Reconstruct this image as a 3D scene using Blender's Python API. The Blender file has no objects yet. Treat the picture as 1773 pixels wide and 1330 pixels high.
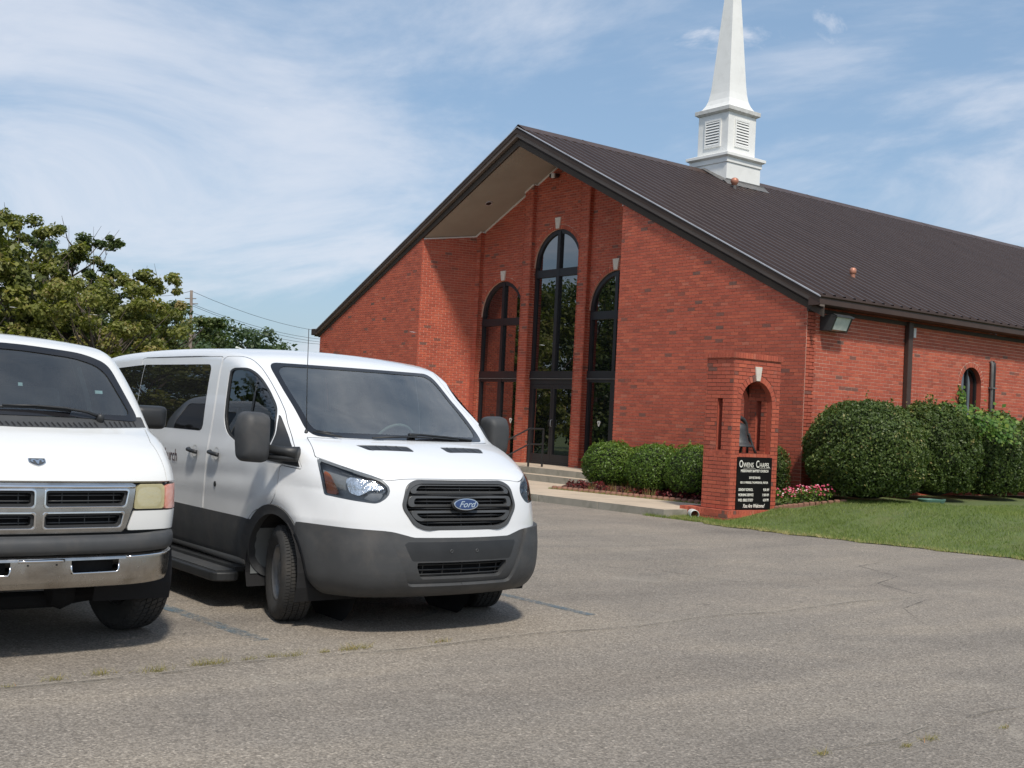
import bpy, bmesh, math, random
import numpy as np
from mathutils import Vector, Matrix
from mathutils.geometry import tessellate_polygon
R = math.radians
random.seed(7); rng = np.random.default_rng(7)
S = bpy.context.scene
COL = S.collection
PI = math.pi

# ------------------------------------------------------------------ camera, sky, sun, exposure
CAMLOC = Vector((23.757, -17.689, 1.55))
yaw, pitch, roll = -0.9188, 0.0304, 0.0496
fw = Vector((math.sin(yaw)*math.cos(pitch), math.cos(yaw)*math.cos(pitch), math.sin(pitch)))
rt = Vector((math.cos(yaw), -math.sin(yaw), 0)); up = rt.cross(fw)
rr = rt*math.cos(roll) + up*math.sin(roll); uu = -rt*math.sin(roll) + up*math.cos(roll)
cam = bpy.data.cameras.new('camera'); camo = bpy.data.objects.new('camera', cam); COL.objects.link(camo)
camo.matrix_world = Matrix(((rr.x, uu.x, -fw.x, CAMLOC.x), (rr.y, uu.y, -fw.y, CAMLOC.y), (rr.z, uu.z, -fw.z, CAMLOC.z), (0, 0, 0, 1)))
cam.sensor_width = 36; cam.sensor_fit = 'HORIZONTAL'; cam.lens = 36*2032.6/1773; cam.clip_end = 3000; cam.clip_start = 0.1
S.camera = camo

SUN_EL, SUN_AZ = R(54), R(-24)          # azimuth measured from +X towards +Y
SUNV = Vector((math.cos(SUN_EL)*math.cos(SUN_AZ), math.cos(SUN_EL)*math.sin(SUN_AZ), math.sin(SUN_EL)))
sun = bpy.data.lights.new('sun', 'SUN'); suno = bpy.data.objects.new('sun', sun); COL.objects.link(suno)
sun.energy = 3.1; sun.angle = R(5); sun.color = (1.0, 0.935, 0.84)
suno.rotation_euler = (-SUNV).to_track_quat('-Z', 'Y').to_euler()
suno.location = (30, -30, 40)

W = bpy.data.worlds.new('World'); S.world = W; W.use_nodes = True
nt = W.node_tree; nt.nodes.clear()
def N(t, typ, **k):
    n = t.nodes.new(typ)
    for a, b in k.items(): setattr(n, a, b)
    return n
out = N(nt, 'ShaderNodeOutputWorld'); bg = N(nt, 'ShaderNodeBackground'); bg.inputs[1].default_value = 0.105
sky = N(nt, 'ShaderNodeTexSky'); sky.sky_type = 'NISHITA'; sky.sun_disc = False
sky.sun_elevation = SUN_EL; sky.sun_rotation = math.atan2(SUNV.x, SUNV.y)
sky.air_density = 1.0; sky.dust_density = 1.6; sky.ozone_density = 1.2
tc = N(nt, 'ShaderNodeTexCoord')
sep = N(nt, 'ShaderNodeSeparateXYZ'); nt.links.new(tc.outputs['Generated'], sep.inputs[0])
# project the direction on a flat cloud deck so that clouds shrink towards the horizon
mz = N(nt, 'ShaderNodeMath', operation='MAXIMUM'); nt.links.new(sep.outputs[2], mz.inputs[0]); mz.inputs[1].default_value = 0.0
az = N(nt, 'ShaderNodeMath', operation='ADD'); nt.links.new(mz.outputs[0], az.inputs[0]); az.inputs[1].default_value = 0.16
dx = N(nt, 'ShaderNodeMath', operation='DIVIDE'); nt.links.new(sep.outputs[0], dx.inputs[0]); nt.links.new(az.outputs[0], dx.inputs[1])
dy = N(nt, 'ShaderNodeMath', operation='DIVIDE'); nt.links.new(sep.outputs[1], dy.inputs[0]); nt.links.new(az.outputs[0], dy.inputs[1])
cmb = N(nt, 'ShaderNodeCombineXYZ'); nt.links.new(dx.outputs[0], cmb.inputs[0]); nt.links.new(dy.outputs[0], cmb.inputs[1])
mp = N(nt, 'ShaderNodeMapping'); nt.links.new(cmb.outputs[0], mp.inputs[0]); mp.inputs['Location'].default_value = (0.75, 0.45, 0); mp.inputs['Rotation'].default_value = (0, 0, 0.5)
mp.inputs['Scale'].default_value = (0.62, 0.95, 1)
n1 = N(nt, 'ShaderNodeTexNoise'); n1.inputs['Scale'].default_value = 1.25; n1.inputs['Detail'].default_value = 9; n1.inputs['Roughness'].default_value = 0.60; n1.inputs['Distortion'].default_value = 0.55
nt.links.new(mp.outputs[0], n1.inputs['Vector'])
r1 = N(nt, 'ShaderNodeValToRGB'); r1.color_ramp.interpolation = 'EASE'; r1.color_ramp.elements[0].position = 0.40; r1.color_ramp.elements[1].position = 0.66
r1.color_ramp.elements[0].color = (0, 0, 0, 1); r1.color_ramp.elements[1].color = (0.72, 0.72, 0.72, 1)
nt.links.new(n1.outputs[0], r1.inputs[0])
n2 = N(nt, 'ShaderNodeTexNoise'); n2.inputs['Scale'].default_value = 2.6; n2.inputs['Detail'].default_value = 8; n2.inputs['Roughness'].default_value = 0.62; n2.inputs['Distortion'].default_value = 0.5
nt.links.new(mp.outputs[0], n2.inputs['Vector'])
r2 = N(nt, 'ShaderNodeValToRGB'); r2.color_ramp.interpolation = 'EASE'; r2.color_ramp.elements[0].position = 0.61; r2.color_ramp.elements[1].position = 0.74
r2.color_ramp.elements[0].color = (0, 0, 0, 1); r2.color_ramp.elements[1].color = (0.8, 0.8, 0.8, 1)
nt.links.new(n2.outputs[0], r2.inputs[0])
mx = N(nt, 'ShaderNodeMath', operation='MAXIMUM'); nt.links.new(r1.outputs[0], mx.inputs[0]); nt.links.new(r2.outputs[0], mx.inputs[1])
# cloud colour follows the sky's own brightness a little, so it stays even
base = N(nt, 'ShaderNodeMixRGB'); base.blend_type = 'MIX'; base.inputs[0].default_value = 0.40; nt.links.new(sky.outputs[0], base.inputs[1]); base.inputs[2].default_value = (3.0, 4.7, 6.8, 1)
mixc = N(nt, 'ShaderNodeMixRGB'); nt.links.new(mx.outputs[0], mixc.inputs[0]); nt.links.new(base.outputs[0], mixc.inputs[1]); mixc.inputs[2].default_value = (6.5, 6.8, 7.5, 1)
nt.links.new(mixc.outputs[0], bg.inputs[0]); nt.links.new(bg.outputs[0], out.inputs[0])
S.view_settings.view_transform = 'Standard'; S.view_settings.look = 'None'; S.view_settings.exposure = 0.22; S.view_settings.gamma = 1.0
S.view_settings.use_curve_mapping = False

# ------------------------------------------------------------------ materials
def ramp(t, fac, stops, interp='LINEAR'):
    r = N(t, 'ShaderNodeValToRGB'); cr = r.color_ramp; cr.interpolation = interp
    while len(cr.elements) < len(stops): cr.elements.new(0.5)
    for e, (p, c) in zip(cr.elements, stops):
        e.position = p; e.color = (c[0], c[1], c[2], 1) if hasattr(c, '__len__') else (c, c, c, 1)
    t.links.new(fac, r.inputs[0]); return r.outputs[0]
def noise(t, vec, scale, detail=4, rough=0.55, dist=0.0):
    n = N(t, 'ShaderNodeTexNoise'); n.inputs['Scale'].default_value = scale; n.inputs['Detail'].default_value = detail
    n.inputs['Roughness'].default_value = rough; n.inputs['Distortion'].default_value = dist
    if vec is not None: t.links.new(vec, n.inputs['Vector'])
    return n.outputs[0]
def mixrgb(t, fac, a, b, mode='MIX'):
    m = N(t, 'ShaderNodeMixRGB'); m.blend_type = mode
    for i, v in ((0, fac), (1, a), (2, b)):
        if hasattr(v, 'is_linked') or hasattr(v, 'links'): t.links.new(v, m.inputs[i])
        elif i == 0: m.inputs[0].default_value = v
        else: m.inputs[i].default_value = (v[0], v[1], v[2], 1)
    return m.outputs[0]
def mth(t, op, a, b=None):
    m = N(t, 'ShaderNodeMath', operation=op)
    for i, v in enumerate((a, b)):
        if v is None: continue
        if hasattr(v, 'links'): t.links.new(v, m.inputs[i])
        else: m.inputs[i].default_value = v
    return m.outputs[0]
def newmat(name):
    m = bpy.data.materials.new(name); m.use_nodes = True; t = m.node_tree
    return m, t, t.nodes['Principled BSDF']
def objco(t, kind='Object'):
    return N(t, 'ShaderNodeTexCoord').outputs[kind]
def simple(name, c1, c2=None, rough=0.6, rough2=None, metal=0.0, scale=6.0, detail=5, bump=0.0, bscale=60, coat=0.0, spec=None, dirt=None):
    """two-tone noise material with optional relief"""
    m, t, b = newmat(name); co = objco(t)
    n = noise(t, co, scale, detail)
    if c2 is None: c2 = tuple(x*0.86 for x in c1)
    col = ramp(t, n, [(0.3, c1), (0.7, c2)])
    if dirt:
        d = ramp(t, noise(t, co, dirt[1], 6, 0.65, 0.4), [(0.5, 0.0), (0.72, 1.0)])
        col = mixrgb(t, mth(t, 'MULTIPLY', d, dirt[2]), col, dirt[0])
    t.links.new(col, b.inputs['Base Color']); b.inputs['Metallic'].default_value = metal
    if rough2 is not None:
        t.links.new(ramp(t, noise(t, co, scale*2.3, 4), [(0.3, rough), (0.7, rough2)]), b.inputs['Roughness'])
    else: b.inputs['Roughness'].default_value = rough
    if coat: b.inputs['Coat Weight'].default_value = coat; b.inputs['Coat Roughness'].default_value = 0.04
    if spec is not None: b.inputs['Specular IOR Level'].default_value = spec
    if bump:
        bp = N(t, 'ShaderNodeBump'); bp.inputs['Strength'].default_value = bump; bp.inputs['Distance'].default_value = 0.01
        t.links.new(noise(t, co, bscale, 5, 0.6), bp.inputs['Height']); t.links.new(bp.outputs[0], b.inputs['Normal'])
    return m

def brick_mat(name, rndsrc):
    m, t, b = newmat(name); co = objco(t)
    if rndsrc == 'attr':
        a = N(t, 'ShaderNodeAttribute'); a.attribute_name = 'rnd'; rnd = a.outputs['Fac']
    else:
        rnd = N(t, 'ShaderNodeObjectInfo').outputs['Random']
    geo = N(t, 'ShaderNodeNewGeometry').outputs['Position']
    col = ramp(t, rnd, [(0.0, (.17, .085, .065)), (0.016, (.21, .080, .058)), (0.030, (.33, .076, .044)), (0.25, (.45, .100, .056)),
                        (0.5, (.38, .082, .047)), (0.75, (.50, .118, .063)), (0.97, (.43, .092, .052)), (0.99, (.47, .135, .082)), (1.0, (.48, .145, .088))])
    g = noise(t, geo, 38, 6, 0.7)
    col = mixrgb(t, 0.55, col, ramp(t, g, [(0.25, (.55, .55, .55)), (0.5, (.95, .95, .95)), (0.8, (1.35, 1.3, 1.25))]), 'MULTIPLY')
    big = noise(t, geo, 0.55, 4, 0.6)
    col = mixrgb(t, 0.5, col, ramp(t, big, [(0.3, (.80, .78, .78)), (0.7, (1.18, 1.16, 1.14))]), 'MULTIPLY')
    st = ramp(t, noise(t, geo, 3.0, 5, 0.7), [(0.62, 0.0), (0.8, 0.35)])
    col = mixrgb(t, st, col, (.50, .30, .24))
    t.links.new(col, b.inputs['Base Color']); b.inputs['Roughness'].default_value = 0.82
    bp = N(t, 'ShaderNodeBump'); bp.inputs['Strength'].default_value = 0.5; bp.inputs['Distance'].default_value = 0.004
    t.links.new(noise(t, geo, 120, 4, 0.7), bp.inputs['Height']); t.links.new(bp.outputs[0], b.inputs['Normal'])
    return m
M = {}
M['brick'] = brick_mat('brick_red', 'attr')
M['brick1'] = brick_mat('brick_red_single', 'obj')
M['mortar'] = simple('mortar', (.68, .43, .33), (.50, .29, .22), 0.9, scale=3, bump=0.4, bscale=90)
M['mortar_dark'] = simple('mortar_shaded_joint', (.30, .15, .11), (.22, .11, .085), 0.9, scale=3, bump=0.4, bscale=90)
M['stone'] = simple('cast_stone', (.66, .60, .52), (.58, .52, .45), 0.8, scale=12, bump=0.3, bscale=80)
def roofmat():
    m, t, b = newmat('brown_metal_roof'); geo = N(t, 'ShaderNodeNewGeometry').outputs['Position']
    n = noise(t, geo, 0.8, 5, 0.6)
    mp = N(t, 'ShaderNodeMapping'); mp.inputs['Scale'].default_value = (0.6, 7, 0.6); t.links.new(geo, mp.inputs[0])
    s = noise(t, mp.outputs[0], 1.5, 5, 0.6)
    col = mixrgb(t, 0.5, ramp(t, n, [(0.3, (.034, .022, .019)), (0.7, (.046, .031, .027))]), ramp(t, s, [(0.3, (.031, .021, .019)), (0.75, (.060, .042, .037))]))
    t.links.new(col, b.inputs['Base Color']); b.inputs['Roughness'].default_value = 0.42; b.inputs['Specular IOR Level'].default_value = 0.22
    bp = N(t, 'ShaderNodeBump'); bp.inputs['Strength'].default_value = 0.15; bp.inputs['Distance'].default_value = 0.01
    t.links.new(noise(t, geo, 2.2, 3), bp.inputs['Height']); t.links.new(bp.outputs[0], b.inputs['Normal'])
    return m
M['roof'] = roofmat()
M['trim_dark'] = simple('dark_brown_trim', (.062, .044, .036), (.046, .033, .028), 0.6, scale=2, spec=.2)
M['trim_taupe'] = simple('taupe_trim', (.165, .130, .108), (.135, .106, .090), 0.55, scale=2, spec=.25)
M['trim_frieze'] = simple('grey_frieze', (.062, .048, .038), (.048, .038, .031), 0.65, scale=2, spec=.2)
M['trim_edge'] = simple('pale_metal_edge', (.50, .50, .52), (.38, .38, .40), 0.35, metal=0.3, scale=4)
M['gutter'] = simple('brown_gutter', (.072, .046, .038), (.054, .035, .029), 0.5, scale=2, spec=.25)
M['soffit'] = simple('soffit_stucco', (.33, .30, .255), (.29, .26, .22), 0.9, scale=1.5, bump=0.2)
M['white_trim'] = simple('white_trim', (.70, .68, .66), (.6, .58, .56), 0.6)
M['steeple'] = simple('white_steeple', (.82, .82, .79), (.77, .77, .745), 0.42, scale=2.5, dirt=((.5, .5, .46), 3.0, 0.25))
M['steeple_cap'] = simple('weathered_white_cap', (.62, .62, .60), (.50, .50, .48), 0.6, scale=9, dirt=((.30, .28, .24), 8.0, 0.5))
M['lead'] = simple('grey_flashing', (.16, .155, .15), (.10, .098, .095), 0.55, scale=9)
M['copper'] = simple('copper_vent', (.52, .24, .16), (.40, .17, .11), 0.45, metal=0.3, scale=9)
M['bronze'] = simple('dark_window_frame', (.012, .012, .014), (.018, .018, .021), 0.45, scale=3)
M['black_metal'] = simple('black_iron', (.014, .014, .015), (.022, .022, .024), 0.5, scale=8)
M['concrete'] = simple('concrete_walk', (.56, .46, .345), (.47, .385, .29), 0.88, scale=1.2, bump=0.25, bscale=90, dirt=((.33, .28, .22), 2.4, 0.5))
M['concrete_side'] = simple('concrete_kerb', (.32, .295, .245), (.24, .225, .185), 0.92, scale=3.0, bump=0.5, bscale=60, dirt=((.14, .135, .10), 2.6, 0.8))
M['mulch'] = simple('mulch', (.10, .038, .025), (.045, .020, .016), 0.95, scale=25, bump=1.0, bscale=50)
M['soil'] = simple('soil', (.07, .05, .035), (.04, .03, .02), 0.95, scale=15, bump=0.8)
M['pvc'] = simple('white_plastic', (.72, .74, .70), (.60, .63, .58), 0.4, scale=10)
M['sign_black'] = simple('sign_black', (.006, .006, .006), (.009, .009, .009), 0.6, spec=.15)
M['sign_white'] = simple('sign_lettering', (.80, .78, .70), (.72, .70, .62), 0.5)
M['cast_iron'] = simple('cast_iron', (.026, .028, .030), (.045, .047, .050), 0.5, scale=16, bump=0.3)
M['wood_pole'] = simple('weathered_pole', (.22, .18, .15), (.15, .12, .10), 0.9, scale=4)
M['grey_box'] = simple('grey_metal', (.35, .36, .37), (.28, .29, .30), 0.5)
M['lamp_housing'] = simple('bronze_lamp_housing', (.045, .047, .048), (.033, .035, .036), 0.5)

def glassmat(name, tint, ior=1.5, rough=0.0, boost=0.0, film=0.0):
    m = bpy.data.materials.new(name); m.use_nodes = True; t = m.node_tree; t.nodes.clear()
    o = N(t, 'ShaderNodeOutputMaterial'); mix = N(t, 'ShaderNodeMixShader'); tr = N(t, 'ShaderNodeBsdfTransparent'); gl = N(t, 'ShaderNodeBsdfGlossy')
    tr.inputs[0].default_value = (*tint, 1); gl.inputs['Roughness'].default_value = rough; gl.inputs[0].default_value = (1, 1, 1, 1)
    fr = N(t, 'ShaderNodeFresnel'); fr.inputs[0].default_value = ior
    f = mth(t, 'ADD', fr.outputs[0], boost)
    bp = N(t, 'ShaderNodeBump'); bp.inputs['Strength'].default_value = 0.02; bp.inputs['Distance'].default_value = 0.02
    t.links.new(noise(t, objco(t), 1.1, 2), bp.inputs['Height']); t.links.new(bp.outputs[0], gl.inputs['Normal'])
    t.links.new(f, mix.inputs[0]); t.links.new(tr.outputs[0], mix.inputs[1]); t.links.new(gl.outputs[0], mix.inputs[2]); t.links.new(mix.outputs[0], o.inputs[0])
    if film:      # dust film; its pale tone also stands in for sky reflection and haze
        df = N(t, 'ShaderNodeBsdfDiffuse'); df.inputs[0].default_value = (.6, .62, .6, 1); m2 = N(t, 'ShaderNodeMixShader')
        t.links.new(ramp(t, noise(t, objco(t), 2.2, 4, .6, .6), [(.3, film*.5), (.7, film*1.6)]), m2.inputs[0]); t.links.new(mix.outputs[0], m2.inputs[1]); t.links.new(df.outputs[0], m2.inputs[2]); t.links.new(m2.outputs[0], o.inputs[0])
    return m
def darkglass(name, col=(.006, .007, .008), ior=2.0, spec=1.0):
    m, t, b = newmat(name); b.inputs['Base Color'].default_value = (*col, 1); b.inputs['Roughness'].default_value = 0.0
    b.inputs['IOR'].default_value = ior
    bp = N(t, 'ShaderNodeBump'); bp.inputs['Strength'].default_value = 0.035; bp.inputs['Distance'].default_value = 0.02
    t.links.new(noise(t, objco(t), 1.6, 2), bp.inputs['Height']); t.links.new(bp.outputs[0], b.inputs['Normal'])
    return m
M['church_glass'] = darkglass('dark_reflective_glass', (.004, .005, .006), 2.7)

def asphalt():
    m, t, b = newmat('old_asphalt'); geo = N(t, 'ShaderNodeNewGeometry').outputs['Position']
    sp1 = noise(t, geo, 75, 3, 0.75)
    vo = N(t, 'ShaderNodeTexVoronoi'); vo.inputs['Scale'].default_value = 70; t.links.new(geo, vo.inputs['Vector'])
    stone = ramp(t, vo.outputs['Color'], [(0.0, (.145, .127, .106)), (0.45, (.225, .198, .166)), (0.8, (.285, .253, .214)), (0.93, (.36, .315, .265)), (1.0, (.50, .44, .37))])
    fine = ramp(t, sp1, [(0.3, (.55, .55, .55)), (0.5, (.97, .97, .97)), (0.72, (1.55, 1.52, 1.48))])
    col = mixrgb(t, 1.0, stone, fine, 'MULTIPLY')
    big = noise(t, geo, 0.32, 5, 0.6, 0.6)
    col = mixrgb(t, 0.8, col, ramp(t, big, [(0.28, (.74, .75, .76)), (0.5, (1.0, 1.0, 1.0)), (0.72, (1.26, 1.23, 1.18))]), 'MULTIPLY')
    # long streaks of wear along the drive (parallel to the joint)
    mp = N(t, 'ShaderNodeMapping'); mp.inputs['Scale'].default_value = (1.1, 0.22, 1); mp.inputs['Rotation'].default_value = (0, 0, 0.25); t.links.new(geo, mp.inputs[0])
    st = noise(t, mp.outputs[0], 0.9, 6, 0.6, 0.8)
    col = mixrgb(t, 0.75, col, ramp(t, st, [(0.3, (.80, .80, .81)), (0.5, (1, 1, 1)), (0.66, (1.18, 1.16, 1.12))]), 'MULTIPLY')
    # pale sandy deposits
    sand = ramp(t, noise(t, geo, 1.15, 7, 0.68, 0.5), [(0.60, 0.0), (0.70, 0.55)])
    col = mixrgb(t, sand, col, (.33, .295, .245))
    # oil and damp spots
    oil = ramp(t, noise(t, geo, 2.2, 4, 0.55, 0.4), [(0.69, 0.0), (0.76, 0.55)])
    col = mixrgb(t, oil, col, (.055, .052, .048))
    t.links.new(col, b.inputs['Base Color']); b.inputs['Roughness'].default_value = 0.86; b.inputs['Specular IOR Level'].default_value = 0.3
    bp = N(t, 'ShaderNodeBump'); bp.inputs['Strength'].default_value = 0.75; bp.inputs['Distance'].default_value = 0.008
    h = mth(t, 'ADD', vo.outputs['Distance'], mth(t, 'MULTIPLY', sp1, 0.6))
    t.links.new(h, bp.inputs['Height']); t.links.new(bp.outputs[0], b.inputs['Normal'])
    return m
M['asphalt'] = asphalt()
def wornpaint(name, c, lo, hi, alpha=0.8):
    m = bpy.data.materials.new(name); m.use_nodes = True; t = m.node_tree; b = t.nodes['Principled BSDF']
    geo = N(t, 'ShaderNodeNewGeometry').outputs['Position']
    b.inputs['Base Color'].default_value = (*c, 1); b.inputs['Roughness'].default_value = 0.8
    n = noise(t, geo, 26, 6, 0.75); n2 = noise(t, geo, 3.0, 5, 0.6)
    f = ramp(t, mth(t, 'ADD', mth(t, 'MULTIPLY', n, 0.5), mth(t, 'MULTIPLY', n2, 0.5)), [(lo, 0.0), (hi, alpha)])
    t.links.new(f, b.inputs['Alpha']); return m
M['blue_paint'] = wornpaint('worn_blue_paint', (.10, .165, .21), 0.42, 0.60, 0.75)
M['faint_paint'] = wornpaint('worn_pale_paint', (.27, .30, .31), 0.46, 0.66, 0.5)
M['seam_sand'] = wornpaint('sandy_joint', (.40, .355, .29), 0.43, 0.66, 0.6)
M['crack'] = wornpaint('crack_dark', (.05, .045, .038), 0.44, 0.60, 0.75)

def leafmat(name, stops, trans=0.35, rough=0.5):
    m = bpy.data.materials.new(name); m.use_nodes = True; t = m.node_tree; b = t.nodes['Principled BSDF']; o = t.nodes['Material Output']
    a = N(t, 'ShaderNodeAttribute'); a.attribute_name = 'rnd'
    col = ramp(t, a.outputs['Fac'], stops)
    t.links.new(col, b.inputs['Base Color']); b.inputs['Roughness'].default_value = rough; b.inputs['Specular IOR Level'].default_value = 0.35
    tl = N(t, 'ShaderNodeBsdfTranslucent'); t.links.new(mixrgb(t, 1.0, col, (1.3, 1.5, .6), 'MULTIPLY'), tl.inputs[0])
    mix = N(t, 'ShaderNodeMixShader'); mix.inputs[0].default_value = trans
    t.links.new(b.outputs[0], mix.inputs[1]); t.links.new(tl.outputs[0], mix.inputs[2]); t.links.new(mix.outputs[0], o.inputs[0])
    return m
M['grass'] = leafmat('grass_blades', [(0, (.10, .145, .036)), (.4, (.165, .225, .056)), (.75, (.23, .275, .080)), (.93, (.32, .32, .12)), (1, (.46, .39, .19))], 0.3, 0.6)
M['lawn'] = simple('lawn_ground', (.11, .145, .042), (.08, .11, .034), 0.95, scale=2.0, bump=0.6, bscale=40, dirt=((.14, .12, .05), 1.6, 0.5))
M['field'] = simple('far_field', (.10, .13, .045), (.13, .13, .06), 0.95, scale=0.15)
M['shrub'] = leafmat('shrub_leaves', [(0, (.035, .058, .014)), (.45, (.072, .112, .026)), (.8, (.125, .17, .042)), (.93, (.21, .22, .070)), (1, (.30, .25, .095))], 0.25, 0.5)
M['shrub_light'] = leafmat('light_shrub_leaves', [(0, (.045, .085, .014)), (.45, (.095, .165, .024)), (.8, (.15, .235, .038)), (1, (.22, .29, .06))], 0.3, 0.42)
M['vine'] = leafmat('vine_leaves', [(0, (.05, .12, .02)), (.6, (.11, .21, .035)), (1, (.26, .33, .07))], 0.4)
M['tree_y'] = leafmat('yellow_green_leaves', [(0, (.075, .090, .022)), (.4, (.145, .160, .038)), (.8, (.23, .235, .060)), (1, (.34, .27, .12))], 0.35)
M['tree_g'] = leafmat('green_leaves', [(0, (.040, .062, .020)), (.4, (.075, .108, .032)), (.8, (.125, .155, .048)), (1, (.21, .20, .075))], 0.3)
M['tree_far'] = leafmat('far_leaves', [(0, (.045, .075, .035)), (.5, (.070, .105, .045)), (1, (.10, .14, .06))], 0.3)
M['tree_red'] = leafmat('reddish_leaves', [(0, (.06, .05, .025)), (.5, (.12, .075, .035)), (1, (.10, .12, .05))], 0.3)
M['bark'] = simple('bark', (.15, .12, .10), (.08, .065, .055), 0.95, scale=8, bump=0.8)
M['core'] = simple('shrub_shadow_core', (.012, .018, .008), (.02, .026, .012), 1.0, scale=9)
M['red_plant'] = leafmat('dark_red_leaves', [(0, (.055, .010, .012)), (.5, (.13, .016, .018)), (.85, (.22, .028, .03)), (1, (.16, .09, .04))], 0.25)
M['pink_petal'] = leafmat('pink_petals', [(0, (.50, .03, .10)), (.6, (.62, .05, .14)), (.8, (.75, .40, .45)), (1, (.85, .72, .70))], 0.2)
M['weed'] = leafmat('dry_weed', [(0, (.17, .15, .05)), (.5, (.30, .27, .09)), (.85, (.40, .30, .12)), (1, (.45, .22, .10))], 0.3)
M['edge_brick'] = simple('scalloped_edger', (.27, .135, .09), (.19, .095, .065), 0.85, scale=9, bump=0.5)
M['hose'] = simple('green_hose', (.10, .22, .17), (.08, .17, .13), 0.4)

# ------------------------------------------------------------------ mesh helpers
class MB:
    """collects polygons"""
    def __init__(s): s.v = []; s.f = []; s.r = []; s.mi = []
    def add(s, vs, fs, rnd=0.5, mi=0):
        o = len(s.v); s.v.extend([tuple(p) for p in vs])
        for f in fs: s.f.append([i+o for i in f]); s.r.append(rnd); s.mi.append(mi)
    def box(s, a, b, rnd=0.5, mi=0, M4=None):
        x0, y0, z0 = a; x1, y1, z1 = b
        vs = [(x0, y0, z0), (x1, y0, z0), (x1, y1, z0), (x0, y1, z0), (x0, y0, z1), (x1, y0, z1), (x1, y1, z1), (x0, y1, z1)]
        if M4 is not None: vs = [tuple(M4 @ Vector(p)) for p in vs]
        s.add(vs, [(0, 3, 2, 1), (4, 5, 6, 7), (0, 1, 5, 4), (1, 2, 6, 5), (2, 3, 7, 6), (3, 0, 4, 7)], rnd, mi)
    def prism(s, poly, o, u, v, n, d0, d1, rnd=0.5, mi=0, back=True):
        """2D polygon (ccw as seen against n) in frame o,u,v extruded from d0 to d1 along n"""
        o, u, v, n = map(Vector, (o, u, v, n)); k = len(poly)
        a = [o+u*p[0]+v*p[1]+n*d0 for p in poly]; b = [o+u*p[0]+v*p[1]+n*d1 for p in poly]
        fs = [tuple(range(k, 2*k))] + [(i, (i+1) % k, k+(i+1) % k, k+i) for i in range(k)]
        if back: fs.append(tuple(range(k-1, -1, -1)))
        s.add(a+b, fs, rnd, mi)
    def tube(s, pts, rad, seg=8, mi=0, rnd=0.5, caps=True):
        pts = [Vector(p) for p in pts]; rings = []
        if not hasattr(rad, '__len__'): rad = [rad]*len(pts)
        prev = None
        for i, p in enumerate(pts):
            d = (pts[min(i+1, len(pts)-1)]-pts[max(i-1, 0)]).normalized()
            ref = Vector((0, 0, 1)) if abs(d.z) < 0.9 else Vector((1, 0, 0))
            if prev is not None:
                a = (prev-d*prev.dot(d))
                a = a.normalized() if a.length > 1e-6 else d.cross(ref).normalized()
            else: a = d.cross(ref).normalized()
            prev = a; b = d.cross(a)
            rings.append([p+(a*math.cos(2*PI*j/seg)+b*math.sin(2*PI*j/seg))*rad[i] for j in range(seg)])
        vs = [q for r_ in rings for q in r_]; fs = []
        for i in range(len(pts)-1):
            for j in range(seg):
                fs.append((i*seg+j, i*seg+(j+1) % seg, (i+1)*seg+(j+1) % seg, (i+1)*seg+j))
        if caps: fs.append(tuple(range(seg-1, -1, -1))); fs.append(tuple((len(pts)-1)*seg+j for j in range(seg)))
        s.add(vs, fs, rnd, mi)
    def lathe(s, prof, o, ax=(0, 0, 1), seg=24, mi=0, rnd=0.5, a0=0, a1=2*PI):
        ax = Vector(ax).normalized(); ref = Vector((0, 0, 1)) if abs(ax.z) < 0.9 else Vector((1, 0, 0))
        a = ax.cross(ref).normalized(); b = ax.cross(a); o = Vector(o); full = abs(a1-a0-2*PI) < 1e-6
        n = seg if full else seg+1; vs = []
        for r_, h in prof:
            for j in range(n):
                t = a0+(a1-a0)*j/seg; vs.append(o+ax*h+(a*math.cos(t)+b*math.sin(t))*r_)
        fs = []
        for i in range(len(prof)-1):
            for j in range(seg):
                k = (j+1) % n; fs.append((i*n+j, i*n+k, (i+1)*n+k, (i+1)*n+j))
        s.add(vs, fs, rnd, mi)
    def obj(s, name, mats, parent=None, smooth=False, loc=None):
        me = bpy.data.meshes.new(name); me.from_pydata(s.v, [], s.f)
        if not isinstance(mats, (list, tuple)): mats = [mats]
        for m_ in mats: me.materials.append(m_)
        if len(mats) > 1: me.polygons.foreach_set('material_index', s.mi)
        at = me.attributes.new('rnd', 'FLOAT', 'FACE'); at.data.foreach_set('value', [float(x) for x in s.r])
        if smooth: me.polygons.foreach_set('use_smooth', [True]*len(s.f))
        me.update()
        o = bpy.data.objects.new(name, me); COL.objects.link(o)
        if parent is not None: o.parent = parent
        if loc is not None: o.location = loc
        return o
def fix(o):
    """make outward facing normals consistent"""
    bm = bmesh.new(); bm.from_mesh(o.data); bmesh.ops.recalc_face_normals(bm, faces=bm.faces); bm.to_mesh(o.data); bm.free(); return o
def bevel(o, w, seg=2, ang=40):
    md = o.modifiers.new('b', 'BEVEL'); md.width = w; md.segments = seg; md.limit_method = 'ANGLE'; md.angle_limit = R(ang); return o
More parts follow.
